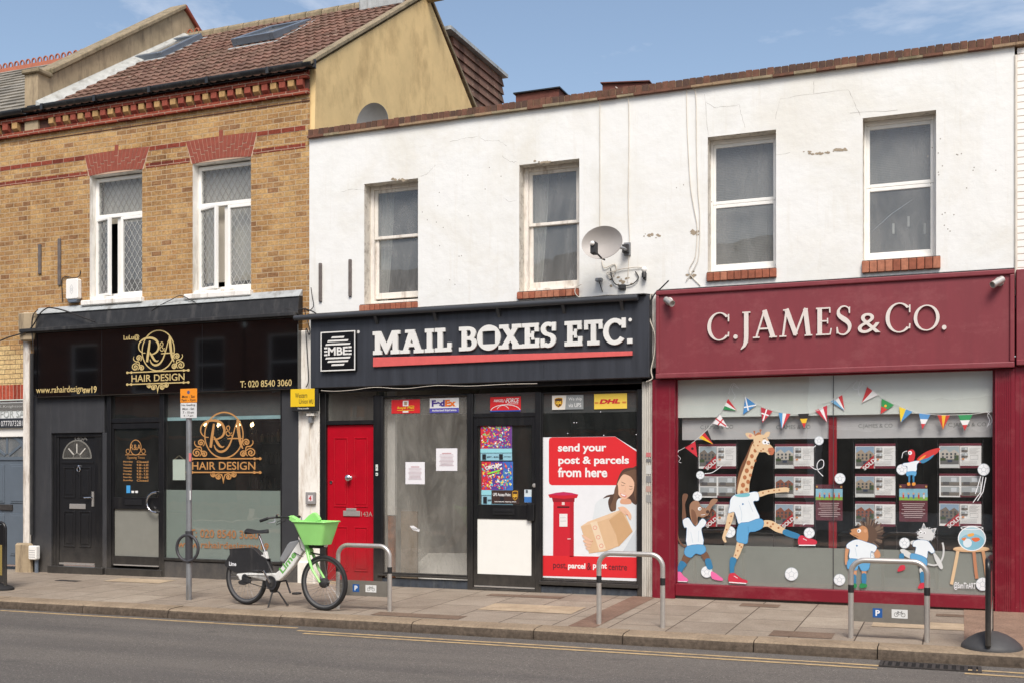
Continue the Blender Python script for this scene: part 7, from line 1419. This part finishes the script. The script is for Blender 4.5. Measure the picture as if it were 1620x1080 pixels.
# bunting
def q12(p): return c12(*p)
a=Art(c11); st_=[(92,378),(150,345),(205,298),(245,255),(290,195),(320,130),(345,72)]; a.l(st_,.006,C(210,212,208)); a.l([(345,72),(392,128),(450,165),(520,192),(600,206),(680,205),(740,186),(790,155),(824,125)],.006,C(210,212,208)); a.l([(320,120),(330,85),(345,72),(335,100),(350,130),(340,150)],.004,WHT); a.l([(345,72),(365,95),(340,80)],.004,WHT); a.l([(98,372),(90,392),(104,410),(96,424),(108,430)],.004,WHT)
a.b.ribbon(spline([c12(*p) for p in [(0,160),(40,150),(100,110),(160,60),(205,88),(265,130),(345,172),(430,204),(520,214),(600,214),(690,210),(765,195)]],False,4),.006,YW,C(210,212,208)); a.b.ribbon(spline([c12(*p) for p in [(160,60),(140,90),(160,100),(175,60),(185,75),(165,100),(170,130)]],False,4),.004,YW,WHT); a.b.ribbon(spline([c12(*p) for p in [(765,195),(745,215),(755,240),(742,270)]],False,4),.004,YW,WHT); a.b.ribbon(spline([c12(*p) for p in [(740,200),(760,220),(765,245),(750,262)]],False,4),.004,YW,WHT); a.done('painted_string','thin bunting string looping across the top of the window')
def flag(cv,p0,p1,ap_,mode,cols,lbl,extra=None):
    a=Art(cv); lerp=lambda A,B,t:(A[0]+(B[0]-A[0])*t,A[1]+(B[1]-A[1])*t); cs=[C(*c) for c in cols]; n=len(cs)
    if mode=='h':
        for i,c in enumerate(cs):
            t0,t1=(i/n)**.9*.92 if i else 0,((i+1)/n)**.9*.92 if i<n-1 else 1; a.p([lerp(p0,ap_,t0),lerp(p1,ap_,t0),lerp(p1,ap_,t1),lerp(p0,ap_,t1)] if t1<1 else [lerp(p0,ap_,t0),lerp(p1,ap_,t0),ap_],c,False)
    else:
        for i,c in enumerate(cs): a.p([lerp(p0,p1,i/n),lerp(p0,p1,(i+1)/n),ap_],c,False)
    m_=((p0[0]+p1[0]+ap_[0])/3,(p0[1]+p1[1]+ap_[1])/3)
    if extra=='cross':
        c=C(*extra_col[0]); mt=lerp(p0,p1,.5); a.l([mt,lerp(mt,ap_,.85)],.016,c,False); a.l([lerp(p0,ap_,.38),lerp(p1,ap_,.38)],.016,c,False)
    if extra=='x': c=C(240,242,244); a.l([p0,lerp(p1,ap_,.6)],.016,c,False); a.l([p1,lerp(p0,ap_,.6)],.016,c,False)
    if extra=='dot': a.e(m_[0],m_[1],6,C(*extra_col[0]))
    a.done('painted_flag',lbl)
extra_col=[(60,20,24)]; flag(c11,(122,360),(170,333),(180,405),'h',[(206,46,60)],'red flag with a small dark emblem','dot')
flag(c11,(187,318),(225,282),(252,347),'v',[(236,190,50),(206,44,50),(40,36,36)],'yellow, red and black flag near the left end')
extra_col[0]=(206,50,60); flag(c11,(245,252),(280,210),(318,272),'h',[(236,232,232)],'white flag with a red cross','cross')
flag(c11,(295,190),(318,142),(358,196),'v',[(40,140,80),(238,238,236),(206,48,56)],'first green, white and red flag, tilted')
flag(c11,(395,133),(445,170),(385,213),'h',[(70,140,200)],'blue flag with a white diagonal cross','x')
extra_col[0]=(240,240,240); flag(c11,(465,180),(518,198),(472,250),'h',[(190,50,66)],'red flag with a white cross','cross')
flag(c11,(545,205),(598,210),(560,278),'v',[(80,150,206),(238,238,238),(206,60,70)],'blue, white and red flag with vertical bands'); flag(c11,(632,210),(682,208),(660,275),'h',[(36,34,34),(240,196,50),(206,50,54)],'black, yellow and red flag'); flag(c11,(708,195),(763,172),(763,248),'v',[(196,48,66),(238,236,236),(196,48,66)],'red, white and red flag left of the red post'); flag(c12,(40,155),(92,125),(103,195),'v',[(110,170,210),(238,238,238),(200,56,62)],'pale blue, white and red tilted flag'); flag(c12,(205,85),(253,125),(180,160),'v',[(200,56,60),(238,236,234)],'red and white flag below the second knot')
extra_col[0]=(240,180,60); flag(c12,(270,142),(325,170),(265,210),'h',[(50,150,80),(206,60,56)],'green over red flag','dot'); flag(c12,(348,178),(408,200),(355,248),'v',[(240,210,60),(80,150,206)],'yellow and blue flag'); flag(c12,(437,208),(490,210),(452,280),'h',[(90,150,206),(238,238,238),(206,60,66)],'blue over white over red flag'); flag(c12,(520,215),(577,215),(545,280),'v',[(200,56,50),(240,190,50),(200,56,50)],'red, yellow and red flag'); flag(c12,(612,215),(678,212),(643,285),'h',[(50,150,90),(238,238,236),(200,56,56)],'green over white over red flag at the right end')
b=MB(); p=c12(594,1000); p2=c12(692,968); text(b,'@SamTinART',p[0],p2[0],p[1]+.0,p2[1],YW-.004,WHT,bold=.01,shear=.0); b.build('signature',dw,recalc=False)
# ================================================================ STREET FURNITURE
def ground_at(px,py): x,y=GP(px,py); return x,y,G(x,y)
# parking sign post
px_,py_=299,948; x,y,z=ground_at(px_,py_); sp=thing('sign_post','grey galvanised sign post with orange and white parking plates, standing before the salon window','sign post',(x,y,z)); topz=ZZ(299,616,y)
b=MB(); b.tube([(x,y,z-.02),(x,y,topz)],.036,M['galv'],14); b.lathe([(.036,0),(.03,.012),(0,.016)],(x,y,topz),(0,0,1),M['galv'],14); b.build('pole',sp,smooth=True)
b=MB(); zc0,zc1=ZZ(299,889,y),ZZ(299,839,y); b.tube([(x,y,zc0),(x,y,zc1)],.047,M['darkpipe'],14); b.build('collar',sp,smooth=True)
b=MB(); zc=ZZ(299,866,y); rr=.165; b.tube([(x+rr*math.cos(t),y-.03,zc+rr*math.sin(t)) for t in [k*math.pi/18 for k in range(36)]],.019,M['darkpipe'],10,closed=True); b.build('locking_ring',sp,smooth=True)
yp=y-.045
def plate(pa,pb,pt,pbm,m,name):
    k=Q(pa,pb,pt,pbm,yp); b=MB(); b.box(k[0],k[1],yp,yp+.006,k[2],k[3],m); return k,b.build(name,sp,bevel=.004)
k,o=plate(285,311.5,614.5,636.5,C(246,150,30),'orange_plate'); tag(o,'orange plate'); b=MB(); yy=yp-.002; mx=(k[0]+k[1])/2; b.flat(ell(mx,k[3]-.045,.022,.022,14),yy,C(90,90,130)); text(b,'Mon - Sat',k[0]+.03,k[1]-.03,k[3]-.115,k[3]-.082,yy,BK,bold=.01); text(b,'7am - 7pm',k[0]+.02,k[1]-.02,k[3]-.165,k[3]-.127,yy,BK,bold=.01); b.build('lettering',o,recalc=False)
k,o=plate(285.3,311,637,661,C(226,226,224),'white_plate'); tag(o,'white plate'); b=MB(); H_=k[3]-k[2]
for i,(s_,w) in enumerate((('No loading',.42),('Mon - Sat',.36),('7 - 10 am',.34),('4 - 7 pm',.30))): mx=(k[0]+k[1])/2; W_=(k[1]-k[0]); zt=k[3]-H_*(.07+.235*i); text(b,s_,mx-w*W_,mx+w*W_,zt-H_*.15,zt,yp-.002,BK,bold=.01)
b.build('lettering',o,recalc=False)
b=MB(); k=Q(300,305.5,716,729,y-.04); b.box(k[0]-.01,k[1]-.03,y-.042,y-.036,k[2],k[3],C(226,120,120)); b.build('torn_sticker',sp); b=MB(); k=Q(300,304,775,790,y-.04); b.box(k[0],k[1]-.02,y-.042,y-.036,k[2],k[3],C(220,222,220)); b.build('torn_sticker',sp)
# cycle stands
WST=None
def stand(pl,pr,pyl,pyr,ptop,lbl,plated):
    xl,yl,zl=ground_at(pl,pyl); xr,yr,zr2=ground_at(pr,pyr); ym=(yl+yr)/2; xl,xr=XX(pl,ym),XX(pr,ym); xc=(xl+xr)/2; z=G(xc,ym); H_=ZZ((pl+pr)/2,ptop,ym)-z; W_=xr-xl
    return xc,ym,z,W_,H_
specs=[(534.5,617,961,967.5,855,0),(948,1048,986.5,992.5,872,1),(1346.5,1466.5,1008,1015.5,886,2)]
dims=[stand(*s[:5],'',0) for s in specs]; Wm=sum(d[3] for d in dims)/3; Hm=sum(d[4] for d in dims)/3
print('STANDS',dims)
def make_stand():
    t=bpy.data.objects.new('cycle_stand',None); COL.objects.link(t); ORG[t.name]=Vector((0,0,0)); w=Wm/2; r=.13
    P=[(-w,0,-.03),(-w,0,Hm-r)]+[(-w+r-r*math.cos(R(a)),0,Hm-r+r*math.sin(R(a))-.0) for a in range(10,91,10)]+[(w-r+r*math.sin(R(a)),0,Hm-r+r*math.cos(R(a))) for a in range(0,91,10)]+[(w,0,-.03)]
    b=MB(); b.tube([(x,y,z-.026 if z>0.2 else z) for x,y,z in P],.026,M['steel'],14); b.build('hoop',t,smooth=True,local=True)
    for s in (-1,1): b=MB(); b.tube([(s*w,0,Hm-.34),(s*w,0,Hm-.265)],.0275,M['rubber'],14); b.build('black_band',t,smooth=True,local=True)
    return t
st0=make_stand(); lbls=['steel cycle stand in front of the red door, with a low sign plate','stainless steel cycle stand without a plate, in front of the pillar box poster','stainless steel cycle stand with a low sign plate, in front of the painted hedgehog']
plates=[]
for i,d_ in enumerate(dims):
    o=st0 if i==0 else copy_tree(st0); o.location=(d_[0],d_[1],d_[2]); tag(o,lbls[i],'cycle stand','steel cycle stands')
    if i!=1: plates.append(o)
def cplate(par):
    w=Wm/2-.02; b=MB(); z0,z1=.165,.345; b.box(-w,w,-.004,.004,z0,z1,M['stplate']); o=b.build('sign_plate',par,local=True); b=MB(); y=-.006; cx=-.10; zc=(z0+z1)/2
    b.flat([(cx-.044,zc-.044),(cx+.044,zc-.044),(cx+.044,zc+.044),(cx-.044,zc+.044)],y,C(30,90,160)); text(b,'P',cx-.018,cx+.022,zc-.028,zc+.028,y-.0015,WHT,bold=.03)
    cx=.10; b.flat([(cx-.072,zc-.042),(cx+.072,zc-.042),(cx+.072,zc+.042),(cx-.072,zc+.042)],y,C(224,226,224))
    for s in (-.031,.031): b.ribbon(ell(cx+s,zc-.008,.018,.018,14),.004,y,BK,closed=True)
    b.ribbon([(cx-.031,zc-.008),(cx-.014,zc+.016),(cx+.018,zc+.016),(cx+.031,zc-.008)],.004,y,BK); b.ribbon([(cx-.014,zc+.016),(cx-.002,zc-.008),(cx+.018,zc+.016),(cx+.014,zc+.026),(cx+.024,zc+.028)],.0035,y,BK); b.ribbon([(cx-.022,zc+.022),(cx-.006,zc+.022)],.004,y,BK); b.build('symbols',o,recalc=False,local=True); return o
cp0=cplate(plates[0])
for pr_ in plates[1:]: c_=copy_tree(cp0,pr_)
# ---------------------------------------------------------------- hire bicycle, built in its own frame: x forward from the rear hub, z up
gx0,gy0,gz0=ground_at(390,955.5); gx1,gy1,gz1=ground_at(513,965); wbv=Vector((gx1-gx0,gy1-gy0,0)); WB=wbv.length; rzb=math.atan2(wbv.y,wbv.x); print('BIKE',WB,math.degrees(rzb),gy0,gy1)
bk=thing('hire_bicycle','bright green and white hire bicycle with front basket, parked on the pavement','bicycle',(gx0,gy0,(gz0+gz1)/2),rz=rzb)
RW=.325
def bp(cx,cy):            # side-view survey of the bicycle -> local x,z
    px=340+cx/5.4; f=(px-390)/(513-390); return (f*WB, (955.5+9.5*f-(790+cy/5.4))/ (133.5+2*f))
def lb(b,name,par=bk,**k): return b.build(name,par,local=True,**k)
def wheel(x,turn=0):
    ca,sa_=math.cos(turn),math.sin(turn); T=lambda X,Z:(x+X*ca,X*sa_,Z+RW)
    b=MB(); b.tube([T((RW-.026)*math.cos(t),(RW-.026)*math.sin(t)) for t in [k*math.pi/24 for k in range(48)]],.026,M['rubber'],10,closed=True); w=lb(b,'wheel',smooth=True)
    b=MB(); b.tube([T((RW-.056)*math.cos(t),(RW-.056)*math.sin(t)) for t in [k*math.pi/24 for k in range(48)]],.011,M['darkpipe'],8,closed=True); lb(b,'rim',w,smooth=True)
    b=MB(); b.tube([T((RW-.040)*math.cos(t),(RW-.040)*math.sin(t)) for t in [k*math.pi/24 for k in range(48)]],.0212,C(92,92,92),8,closed=True); lb(b,'reflective_stripe',w,smooth=True)
    b=MB()
    for k in range(28):
        a=k*2*math.pi/28; s=.022*(1 if k%2 else -1); h=.05; a2=a+(.5 if k%4<2 else -.5); p0=T(h*math.cos(a2),h*math.sin(a2)); p1=T((RW-.06)*math.cos(a),(RW-.06)*math.sin(a)); b.tube([(p0[0],p0[1]+s,p0[2]),p1],.0016,M['galv'],4)
    lb(b,'spoke',w); b=MB(); c=T(0,0); b.lathe([(.0,-.05),(.02,-.05),(.055,-.03),(.06,0),(.055,.03),(.02,.05),(0,.05)],c,(-sa_,ca,0),M['plast'],20); lb(b,'hub',w,smooth=True); return w
wheel(0); wheel(WB,R(3))
b=MB(); fr=[bp(*p) for p in [(185,632),(205,615),(280,610),(400,614),(480,617),(535,620),(565,595),(640,495),(725,350),(745,322),(775,325),(800,375),(802,425),(765,445),(690,560),(620,640),(572,685),(520,695),(460,690),(330,655),(262,640),(245,690),(215,672),(210,648)]]
b.prism(fr,-.032,.032,M['bwhite']); frm=lb(b,'frame',bevel=.02,seg=3)
b=MB(); p0,p1=bp(585,603),bp(705,440); a=math.atan2(p1[1]-p0[1],p1[0]-p0[0]); L=math.hypot(p1[0]-p0[0],p1[1]-p0[1]); mx,mz=(p0[0]+p1[0])/2,(p0[1]+p1[1])/2; text(b,'Lime',mx-L*.50,mx+L*.50,mz-.045,mz+.04,-.0335,C(110,180,90),bold=.03,rot=a); lb(b,'lettering',frm,recalc=False)
b=MB(); b.prism([bp(*p) for p in [(575,490),(640,370),(660,350),(735,335),(745,350),(610,525),(580,520)]],-.035,.035,M['batt']); lb(b,'battery',bevel=.014,seg=2)
b=MB(); sk_=[bp(*p) for p in [(135,402),(320,398),(355,412),(405,468),(462,500),(478,540),(492,612),(400,610),(330,603),(205,612),(180,608),(90,545),(95,520),(138,448)]]
for s in (-1,1): b.prism(sk_,-.038 if s<0 else .034,-.034 if s<0 else .038,M['plast'])
b.prism([bp(*p) for p in [(130,398),(322,392),(360,408),(412,462),(470,498),(455,505),(395,470),(350,420),(318,403),(135,408)]],-.04,.04,M['plast']); g_=lb(b,'wheel_skirt',bevel=.004)
b=MB(); p0=bp(133,548); p1=bp(198,516); text(b,'Lime',p0[0],p1[0],p0[1],p1[1],-.0395,WHT,bold=.03); lb(b,'lettering',g_,recalc=False)
b=MB(); b.tube([(lambda q:(q[0],0,q[1]))(bp(*p)) for p in ((437,480),(492,610),(512,690))],.02,M['plast'],12); lb(b,'seat_tube',smooth=True)
b=MB(); b.prism([bp(*p) for p in [(395,460),(425,458),(428,430),(448,430),(462,495),(418,486)]],-.022,.022,M['bwhite']); lb(b,'seat_clamp',bevel=.006)
b=MB(); b.tube([(lambda q:(q[0],0,q[1]))(bp(*p)) for p in ((378,280),(432,430))],.0145,M['chrome'],12); lb(b,'seat_post',smooth=True)
b=MB(); n=16; vs=[]; fs=[]; z_s=bp(370,262)[1]; xs0,xs1=bp(278,240)[0],bp(462,250)[0]
for i in range(n+1):
    t=i/n; w=.075*(1-t)**.6*(.35+.65*min(1,t*5+.3))+.018 if t<.98 else .012; x=xs0+(xs1-xs0)*t
    for j in range(9): u=(j/8-.5)*2; vs.append((x,u*w,z_s+.018+.018*math.cos(u*1.5)+.014*math.cos(t*6)*.6-(.02*abs(u)**2))); 
    for j in range(9): u=-(j/8-.5)*2; vs.append((x,u*w*.9,z_s-.018*(1-t)-.004))
for i in range(n):
    for j in range(18): fs.append((i*18+j,i*18+(j+1)%18,(i+1)*18+(j+1)%18,(i+1)*18+j))
fs+= [tuple(range(17,-1,-1)),tuple(range(n*18,(n+1)*18))]; b.mesh(vs,fs,M['rubber']); lb(b,'saddle',smooth=True)
# fork, head and handlebar
b=MB(); J=lambda cx,cy,y:(bp(cx,cy)[0],y,bp(cx,cy)[1])
for s in (-1,1):
    b.tube([J(800,400,s*.03),J(835,505,s*.055),J(862,590,s*.058),J(925,700,s*.058)],[.02,.018,.016,.012],M['green'],10)
b.prism([bp(*p) for p in [(640,132),(668,122),(715,150),(755,230),(790,320),(835,430),(820,470),(795,420),(760,330),(720,230),(690,185),(660,165)]],-.035,.035,M['green']); fk=lb(b,'fork',smooth=False,bevel=.008,seg=2)
b=MB(); b.tube([J(722,250,.0),J(790,415,.0)],.030,M['plast'],12); lb(b,'head_tube',smooth=True)
hb_=bp(650,140); b=MB()
bar=[(hb_[0]-.20,-.30,hb_[1]-.035),(hb_[0]-.10,-.27,hb_[1]-.0),(hb_[0]-.01,-.15,hb_[1]+.01),(hb_[0]+.01,0,hb_[1]+.0),(hb_[0]-.01,.15,hb_[1]+.01),(hb_[0]-.08,.27,hb_[1]+.0),(hb_[0]-.16,.30,hb_[1]-.02)]
b.tube(spline(bar,False,4),.012,M['plast'],8); hbar=lb(b,'handlebar',smooth=True)
for s,e in ((-1,0),(1,-1)):
    b=MB(); p0=Vector(bar[e]); p1=Vector(bar[1 if e==0 else -2]); b.tube([tuple(p0),tuple(p0.lerp(p1,.95))],.0175,M['rubber'],10); lb(b,'grip',hbar,smooth=True)
b=MB()
for s in (-1,1): b.tube([(hb_[0]-.03,s*.24,hb_[1]-.005),(hb_[0]-.02,s*.24,hb_[1]-.04),(hb_[0]-.10,s*.29,hb_[1]-.06)],.006,M['chrome'],6)
b.lathe([(.022,0),(.022,.02),(0,.03)],(hb_[0]-.02,-.2,hb_[1]+.02),(0,0,1),M['chrome'],12); lb(b,'brake_lever',hbar,smooth=True)
# basket
b=MB(); tl,tr,bl,br=bp(730,172),bp(1002,190),bp(800,372),bp(955,380); wt,wb_=.155,.11; t=.006
def ringb(x0,x1,w,z,r=.05,n=5):
    P=[]
    for cx,cy,a0 in ((x1-r,w-r,0),(x0+r,w-r,90),(x0+r,-w+r,180),(x1-r,-w+r,270)):
        for k in range(n+1): a=R(a0+90*k/n); P.append((cx+r*math.cos(a),cy+r*math.sin(a),z))
    return P
zt,zb_=tl[1],bl[1]; rings=[ringb(tl[0],tr[0],wt,zt),ringb(bl[0],br[0],wb_,zb_,.04),ringb(bl[0]+t,br[0]-t,wb_-t,zb_+t,.04),ringb(tl[0]+t,tr[0]-t,wt-t,zt-.001)]
m_=len(rings[0]); vs=[p for r_ in rings for p in r_]; fs=[]
for k in range(3):
    for i in range(m_): fs.append((k*m_+i,k*m_+(i+1)%m_,(k+1)*m_+(i+1)%m_,(k+1)*m_+i)) if k!=1 else None
fs+=[tuple(range(m_,2*m_)),tuple(range(2*m_,3*m_))]+[(i,(i+1)%m_,3*m_+(i+1)%m_,3*m_+i) for i in range(m_)]
b.mesh(vs,fs,M['green']); b.tube(ringb(tl[0]-.006,tr[0]+.006,wt+.006,zt),.008,M['green'],8,closed=True); 
bsk=lb(b,'basket',smooth=True); b=MB(); b.prism([q for q in spline([bp(*p) for p in [(775,180),(800,138),(838,108),(862,104),(885,125),(900,180)]],True,4)],-.022,.022,M['green']); lb(b,'phone_mount',bsk,bevel=.012,seg=2)
b=MB()
for k in range(12): b.box(bl[0]+.02+k*(br[0]-bl[0]-.04)/12,bl[0]+.028+k*(br[0]-bl[0]-.04)/12,-wb_-.045,-wb_-.040,zb_+.10,zb_+.11,M['green'])
b=MB(); b.box(*sorted((bp(830,400)[0],bp(930,400)[0])),-.05,.05,bp(830,405)[1],bp(830,382)[1],M['plast']); b.lathe([(.028,0),(.03,.03),(.0,.035)],J(935,382,0),(1,0,0),M['chrome'],14); lb(b,'front_lamp',bevel=.004)
b=MB(); b.tube([J(800,430,0),J(850,455,0),J(930,470,.0)],.01,M['plast'],6); b.tube([J(640,150,-.05),J(600,170,-.12),J(580,200,-.1),J(640,165,-.06)],.004,M['plast'],6); b.tube([J(740,330,-.04),J(760,400,-.045),J(800,450,-.05),J(780,480,-.05),J(700,440,-.036)],.004,M['plast'],6); lb(b,'brake_cable',smooth=True)
# transmission
b=MB(); bbx,bbz=bp(513,700); b.lathe([(.0,-.06),(.045,-.06),(.078,-.055),(.078,-.05),(.045,-.045),(.03,.05),(0,.05)],(bbx,0,bbz),(0,1,0),M['plast'],28); b.lathe([(.083,-.004),(.083,0),(.07,0),(.07,-.004)],(bbx,-.055,bbz),(0,1,0),M['darkpipe'],28)
b.tube([(bbx,-.055,bbz+.08),(0,-.055,RW+.035)],.005,M['rubber'],6); b.tube([(bbx,-.055,bbz-.08),(0,-.055,RW-.035)],.005,M['rubber'],6); lb(b,'chainset',smooth=True)
b=MB(); b.tube([J(512,700,-.07),J(460,592,-.085)],.012,M['chrome'],8); b.tube([J(512,700,.07),J(575,690,.085),J(612,800,.085)],.011,M['plast'],8); build_each(b,'crank',bk,local=True,smooth=True)
for cx,cy,y0 in ((432,592,-.14),(645,806,.13)):
    x,z=bp(cx,cy); b=MB(); b.box(x-.045,x+.045,y0-.045,y0+.045,z-.012,z+.012,M['plast']); lb(b,'pedal',bevel=.008)
b=MB()
for s,(ax,az) in ((-1,(500,930)),(1,(585,908))): b.tube([J(502,760,s*.01),J(510 if s<0 else 540,790,s*.03),J(ax,az,s*.09)],.0105,M['plast'],8); b.lathe([(.016,0),(.016,.01)],J(ax,az,s*.09),(0,0,1),M['rubber'],8)
b.prism([bp(*p) for p in [(465,690),(560,690),(545,740),(520,790),(495,785),(475,740)]],-.03,.03,M['plast']); lb(b,'kickstand')
b=MB(); b.prism([bp(*p) for p in [(215,690),(280,655),(340,670),(330,700),(270,720),(230,712)]],-.05,-.036,M['plast']); lb(b,'chain_guard',bevel=.004)
# ---------------------------------------------------------------- pavement signs
x,y,z=ground_at(1568,1033); y+=.28
pvs=thing('pavement_sign','black pavement sign seen edge on at the right, standing on a domed rubber base','pavement sign',(x,y,G(x,y)))
xc=XX(1569,y-.05); hgt=ZZ(1569,886,y-.25)-G(x,y); z=G(xc,y)
b=MB(); nn=28; pr=[(1,0),(1.0,.025),(.93,.055),(.75,.105),(.5,.15),(.25,.178),(.0,.185)]; b.lathe(pr,(0,0,0),(0,0,1),M['rubberl'],nn); b.v=[(xc+p[0]*.26,y+p[1]*.27,z+p[2]*.85) for p in b.v]; b.build('base',pvs,smooth=True)
b=MB(); dxp=.018; d_=.27; r=.08; P=[(xc-.035,y-d_,z+.06),(xc-.035,y-d_,z+hgt-r)]+[(xc-.035+.0*k,y-d_+r-r*math.cos(R(a)),z+hgt-r+r*math.sin(R(a))) for k,a in enumerate(range(15,91,15))]+[(xc-.005,y+d_-r+r*math.sin(R(a)),z+hgt-r+r*math.cos(R(a))) for a in range(0,91,15)]+[(xc-.0,y+d_,z+.06)]
b.tube(P,.024,M['black'],10); b.tube([P[0],P[-1]],.024,M['black'],10); b.build('frame',pvs,smooth=True)
b=MB(); b.hexa([(xc-.045,y-d_,z+.1),(xc-.02,y-d_,z+.1),(xc-.02,y-d_,z+hgt-.06),(xc-.045,y-d_,z+hgt-.06)],[(xc-.01,y+d_,z+.1),(xc+.01,y+d_,z+.1),(xc+.01,y+d_,z+hgt-.06),(xc-.01,y+d_,z+hgt-.06)],M['black']); b.build('panel',pvs)
b=MB(); x0_=xc-.019; x1_=xc+.011; f=lambda t,zz:(x0_+(x1_-x0_)*t+.0015,y-d_+2*d_*t,z+zz)
b.face([f(.1,.15),f(.95,.15),f(.95,hgt-.12),f(.1,hgt-.12)],C(150,70,70)); b.face([(q[0]+.001,q[1],q[2]) for q in (f(.1,.15),f(.95,.15),f(.95,.42),f(.1,.30))],C(196,190,176)); b.build('poster',pvs,recalc=False)
x,y,z=ground_at(2,932)
p2=thing('pavement_sign','black pavement sign with a rounded top cut off by the left edge','pavement sign',(x,y,z)); xr_e=XX(8.5,y); b=MB(); w=.6; hh=ZZ(8,826,y)-z; r=.09
P=[(xr_e-w,y,z+.06),(xr_e-w,y,z+hh-r)]+[(xr_e-w+r-r*math.cos(R(a)),y,z+hh-r+r*math.sin(R(a))) for a in range(15,91,15)]+[(xr_e-r+r*math.sin(R(a)),y,z+hh-r+r*math.cos(R(a))) for a in range(0,91,15)]+[(xr_e,y,z+.06)]
b.tube(P,.022,M['black'],10); b.build('frame',p2,smooth=True); b=MB(); b.box(xr_e-w+.02,xr_e-.02,y-.008,y+.008,z+.1,z+hh-.03,M['black']); b.build('panel',p2); b=MB(); b.face([(xr_e-w+.08,y-.010,z+.2),(xr_e-.05,y-.010,z+.2),(xr_e-.05,y-.010,z+.62),(xr_e-w+.08,y-.010,z+.62)],C(150,130,70)); b.build('poster',p2,recalc=False)
b=MB(); b.lathe([(1,0),(1,.03),(.9,.06),(.5,.11),(.2,.14),(0,.15)],(0,0,0),(0,0,1),M['rubber'],24); b.v=[(xr_e-w/2+q[0]*.42,y+q[1]*.2,z+q[2]*.8) for q in b.v]; b.build('base',p2,smooth=True)
# ================================================================ THE OTHER SIDE OF THE STREET, as the shop glass mirrors it
def opposite(x0,x1,h,m,n,lbl,roofh):
    t=thing('street_building',lbl,'building',((x0+x1)/2,-17.4,0),group='buildings across the road'); Y=-17.4; b=MB(); H_=[]; w=(x1-x0)/n
    for i in range(n): H_.append((x0+w*(i+.28),x0+w*(i+.72),4.2,6.0))
    wall(b,x0,x1,-.1,h,H_,Y,m,M['reveal'],-.15); b.box(x0,x1,Y-6,Y-5.9,-.1,h,m); b.box(x0,x1,Y-.35,Y+.12,h,h+.18,M['capstone']); b.build('wall',t,recalc=False)
    b=MB(); b.hexa([(x0,Y-.2,h+.18),(x1,Y-.2,h+.18),(x1,Y-6,h+.18),(x0,Y-6,h+.18)],[(x0,Y-2.9,h+roofh),(x1,Y-2.9,h+roofh),(x1,Y-3.1,h+roofh),(x0,Y-3.1,h+roofh)],M['slate']); b.build('roof',t)
    b=MB(); g_=MB()
    for a,c_,d_,e in H_:
        frame(b,a,c_,d_,e,.07,Y-.12,Y-.06,M['upvc']); b.box(a+.07,c_-.07,Y-.11,Y-.06,(d_+e)/2-.03,(d_+e)/2+.03,M['upvc']); g_.face([(a,Y-.1,d_),(c_,Y-.1,d_),(c_,Y-.1,e),(a,Y-.1,e)],M['dark'])
    wo=b.build('window',t); g_.build('pane',wo)
    b=MB(); b.box(x0+.3,x1-.3,Y-.05,Y+.1,2.7,3.4,C(90,30,36) if n%2 else C(40,60,56)); b.box(x0+.4,x1-.4,Y,Y+.04,.4,2.6,M['dark']); b.build('shopfront',t)
opposite(-60,-22.1,7.2,M['oppbrick'],14,'long dark brick terrace across the road, mirrored in the glossy salon fascia',1.6); opposite(-22,-12.5,6.6,M['oppbrick'],3,'dark red brick building across the road, mirrored in the left of the salon glass',1.9); opposite(-12.4,-4,7.0,M['oppbrick'],4,'dark brick building with green fascia across the road, mirrored in the parcel shop glass',1.6); opposite(-3.9,6.5,6.0,M['white'],3,'pale rendered building across the road, mirrored in the estate agent glass',1.4); opposite(6.6,16,6.8,M['oppbrick'],4,'dark brick building across the road, beyond the pale rendered one',1.8)
# ================================================================ CAMERA, SKY, SUN
cam=bpy.data.cameras.new('camera'); co_=bpy.data.objects.new('camera',cam); COL.objects.link(co_); co_.location=(0,-D,HC); co_.rotation_euler=(R(90),0,math.atan2(ST,CT)); cam.sensor_width=36; cam.lens=36*F/1620; cam.shift_y=(HY-540)/1620; cam.clip_end=2000; cam.clip_start=.05; scn.camera=co_
SE,SA=R(50),R(155)    # sun height, compass bearing of the sun: behind the camera and a little to its right
w=bpy.data.worlds.new('World'); scn.world=w; w.use_nodes=True; nt=w.node_tree; nt.nodes.clear(); out=nt.nodes.new('ShaderNodeOutputWorld'); bg=nt.nodes.new('ShaderNodeBackground'); sky=nt.nodes.new('ShaderNodeTexSky')
sky.sky_type='NISHITA'; sky.sun_disc=False; sky.sun_elevation=SE; sky.sun_rotation=SA; sky.altitude=50; sky.air_density=1.0; sky.dust_density=2.2; sky.ozone_density=1.2
tc=nt.nodes.new('ShaderNodeTexCoord'); mp=nt.nodes.new('ShaderNodeMapping'); mp.inputs['Scale'].default_value=(1,1,2.2); nt.links.new(tc.outputs['Generated'],mp.inputs[0])
n1=noise(nt,mp.outputs[0],2.6,7,.62,.4); f=ramp(nt,n1,[(.56,(0,0,0)),(.80,(.5,.5,.5))]); c=mix(nt,sky.outputs[0],(8.2,8.3,8.6),f); c=mix(nt,c,(1.36,1.28,1.18),1.0,'MULTIPLY')
nt.links.new(c,bg.inputs[0]); bg.inputs[1].default_value=.15; nt.links.new(bg.outputs[0],out.inputs[0])
sl=bpy.data.lights.new('sun','SUN'); so=bpy.data.objects.new('sun',sl); COL.objects.link(so); sl.energy=3.15; sl.angle=R(24); sl.color=(1,.96,.905)
dirv=Vector((math.sin(SA)*math.cos(SE),math.cos(SA)*math.cos(SE),math.sin(SE))); so.rotation_euler=dirv.to_track_quat('Z','Y').to_euler(); so.location=dirv*30
scn.view_settings.view_transform='Standard'; scn.view_settings.look='None'; scn.view_settings.exposure=0; scn.view_settings.gamma=1
scn.cycles.max_bounces=8; scn.cycles.transparent_max_bounces=12
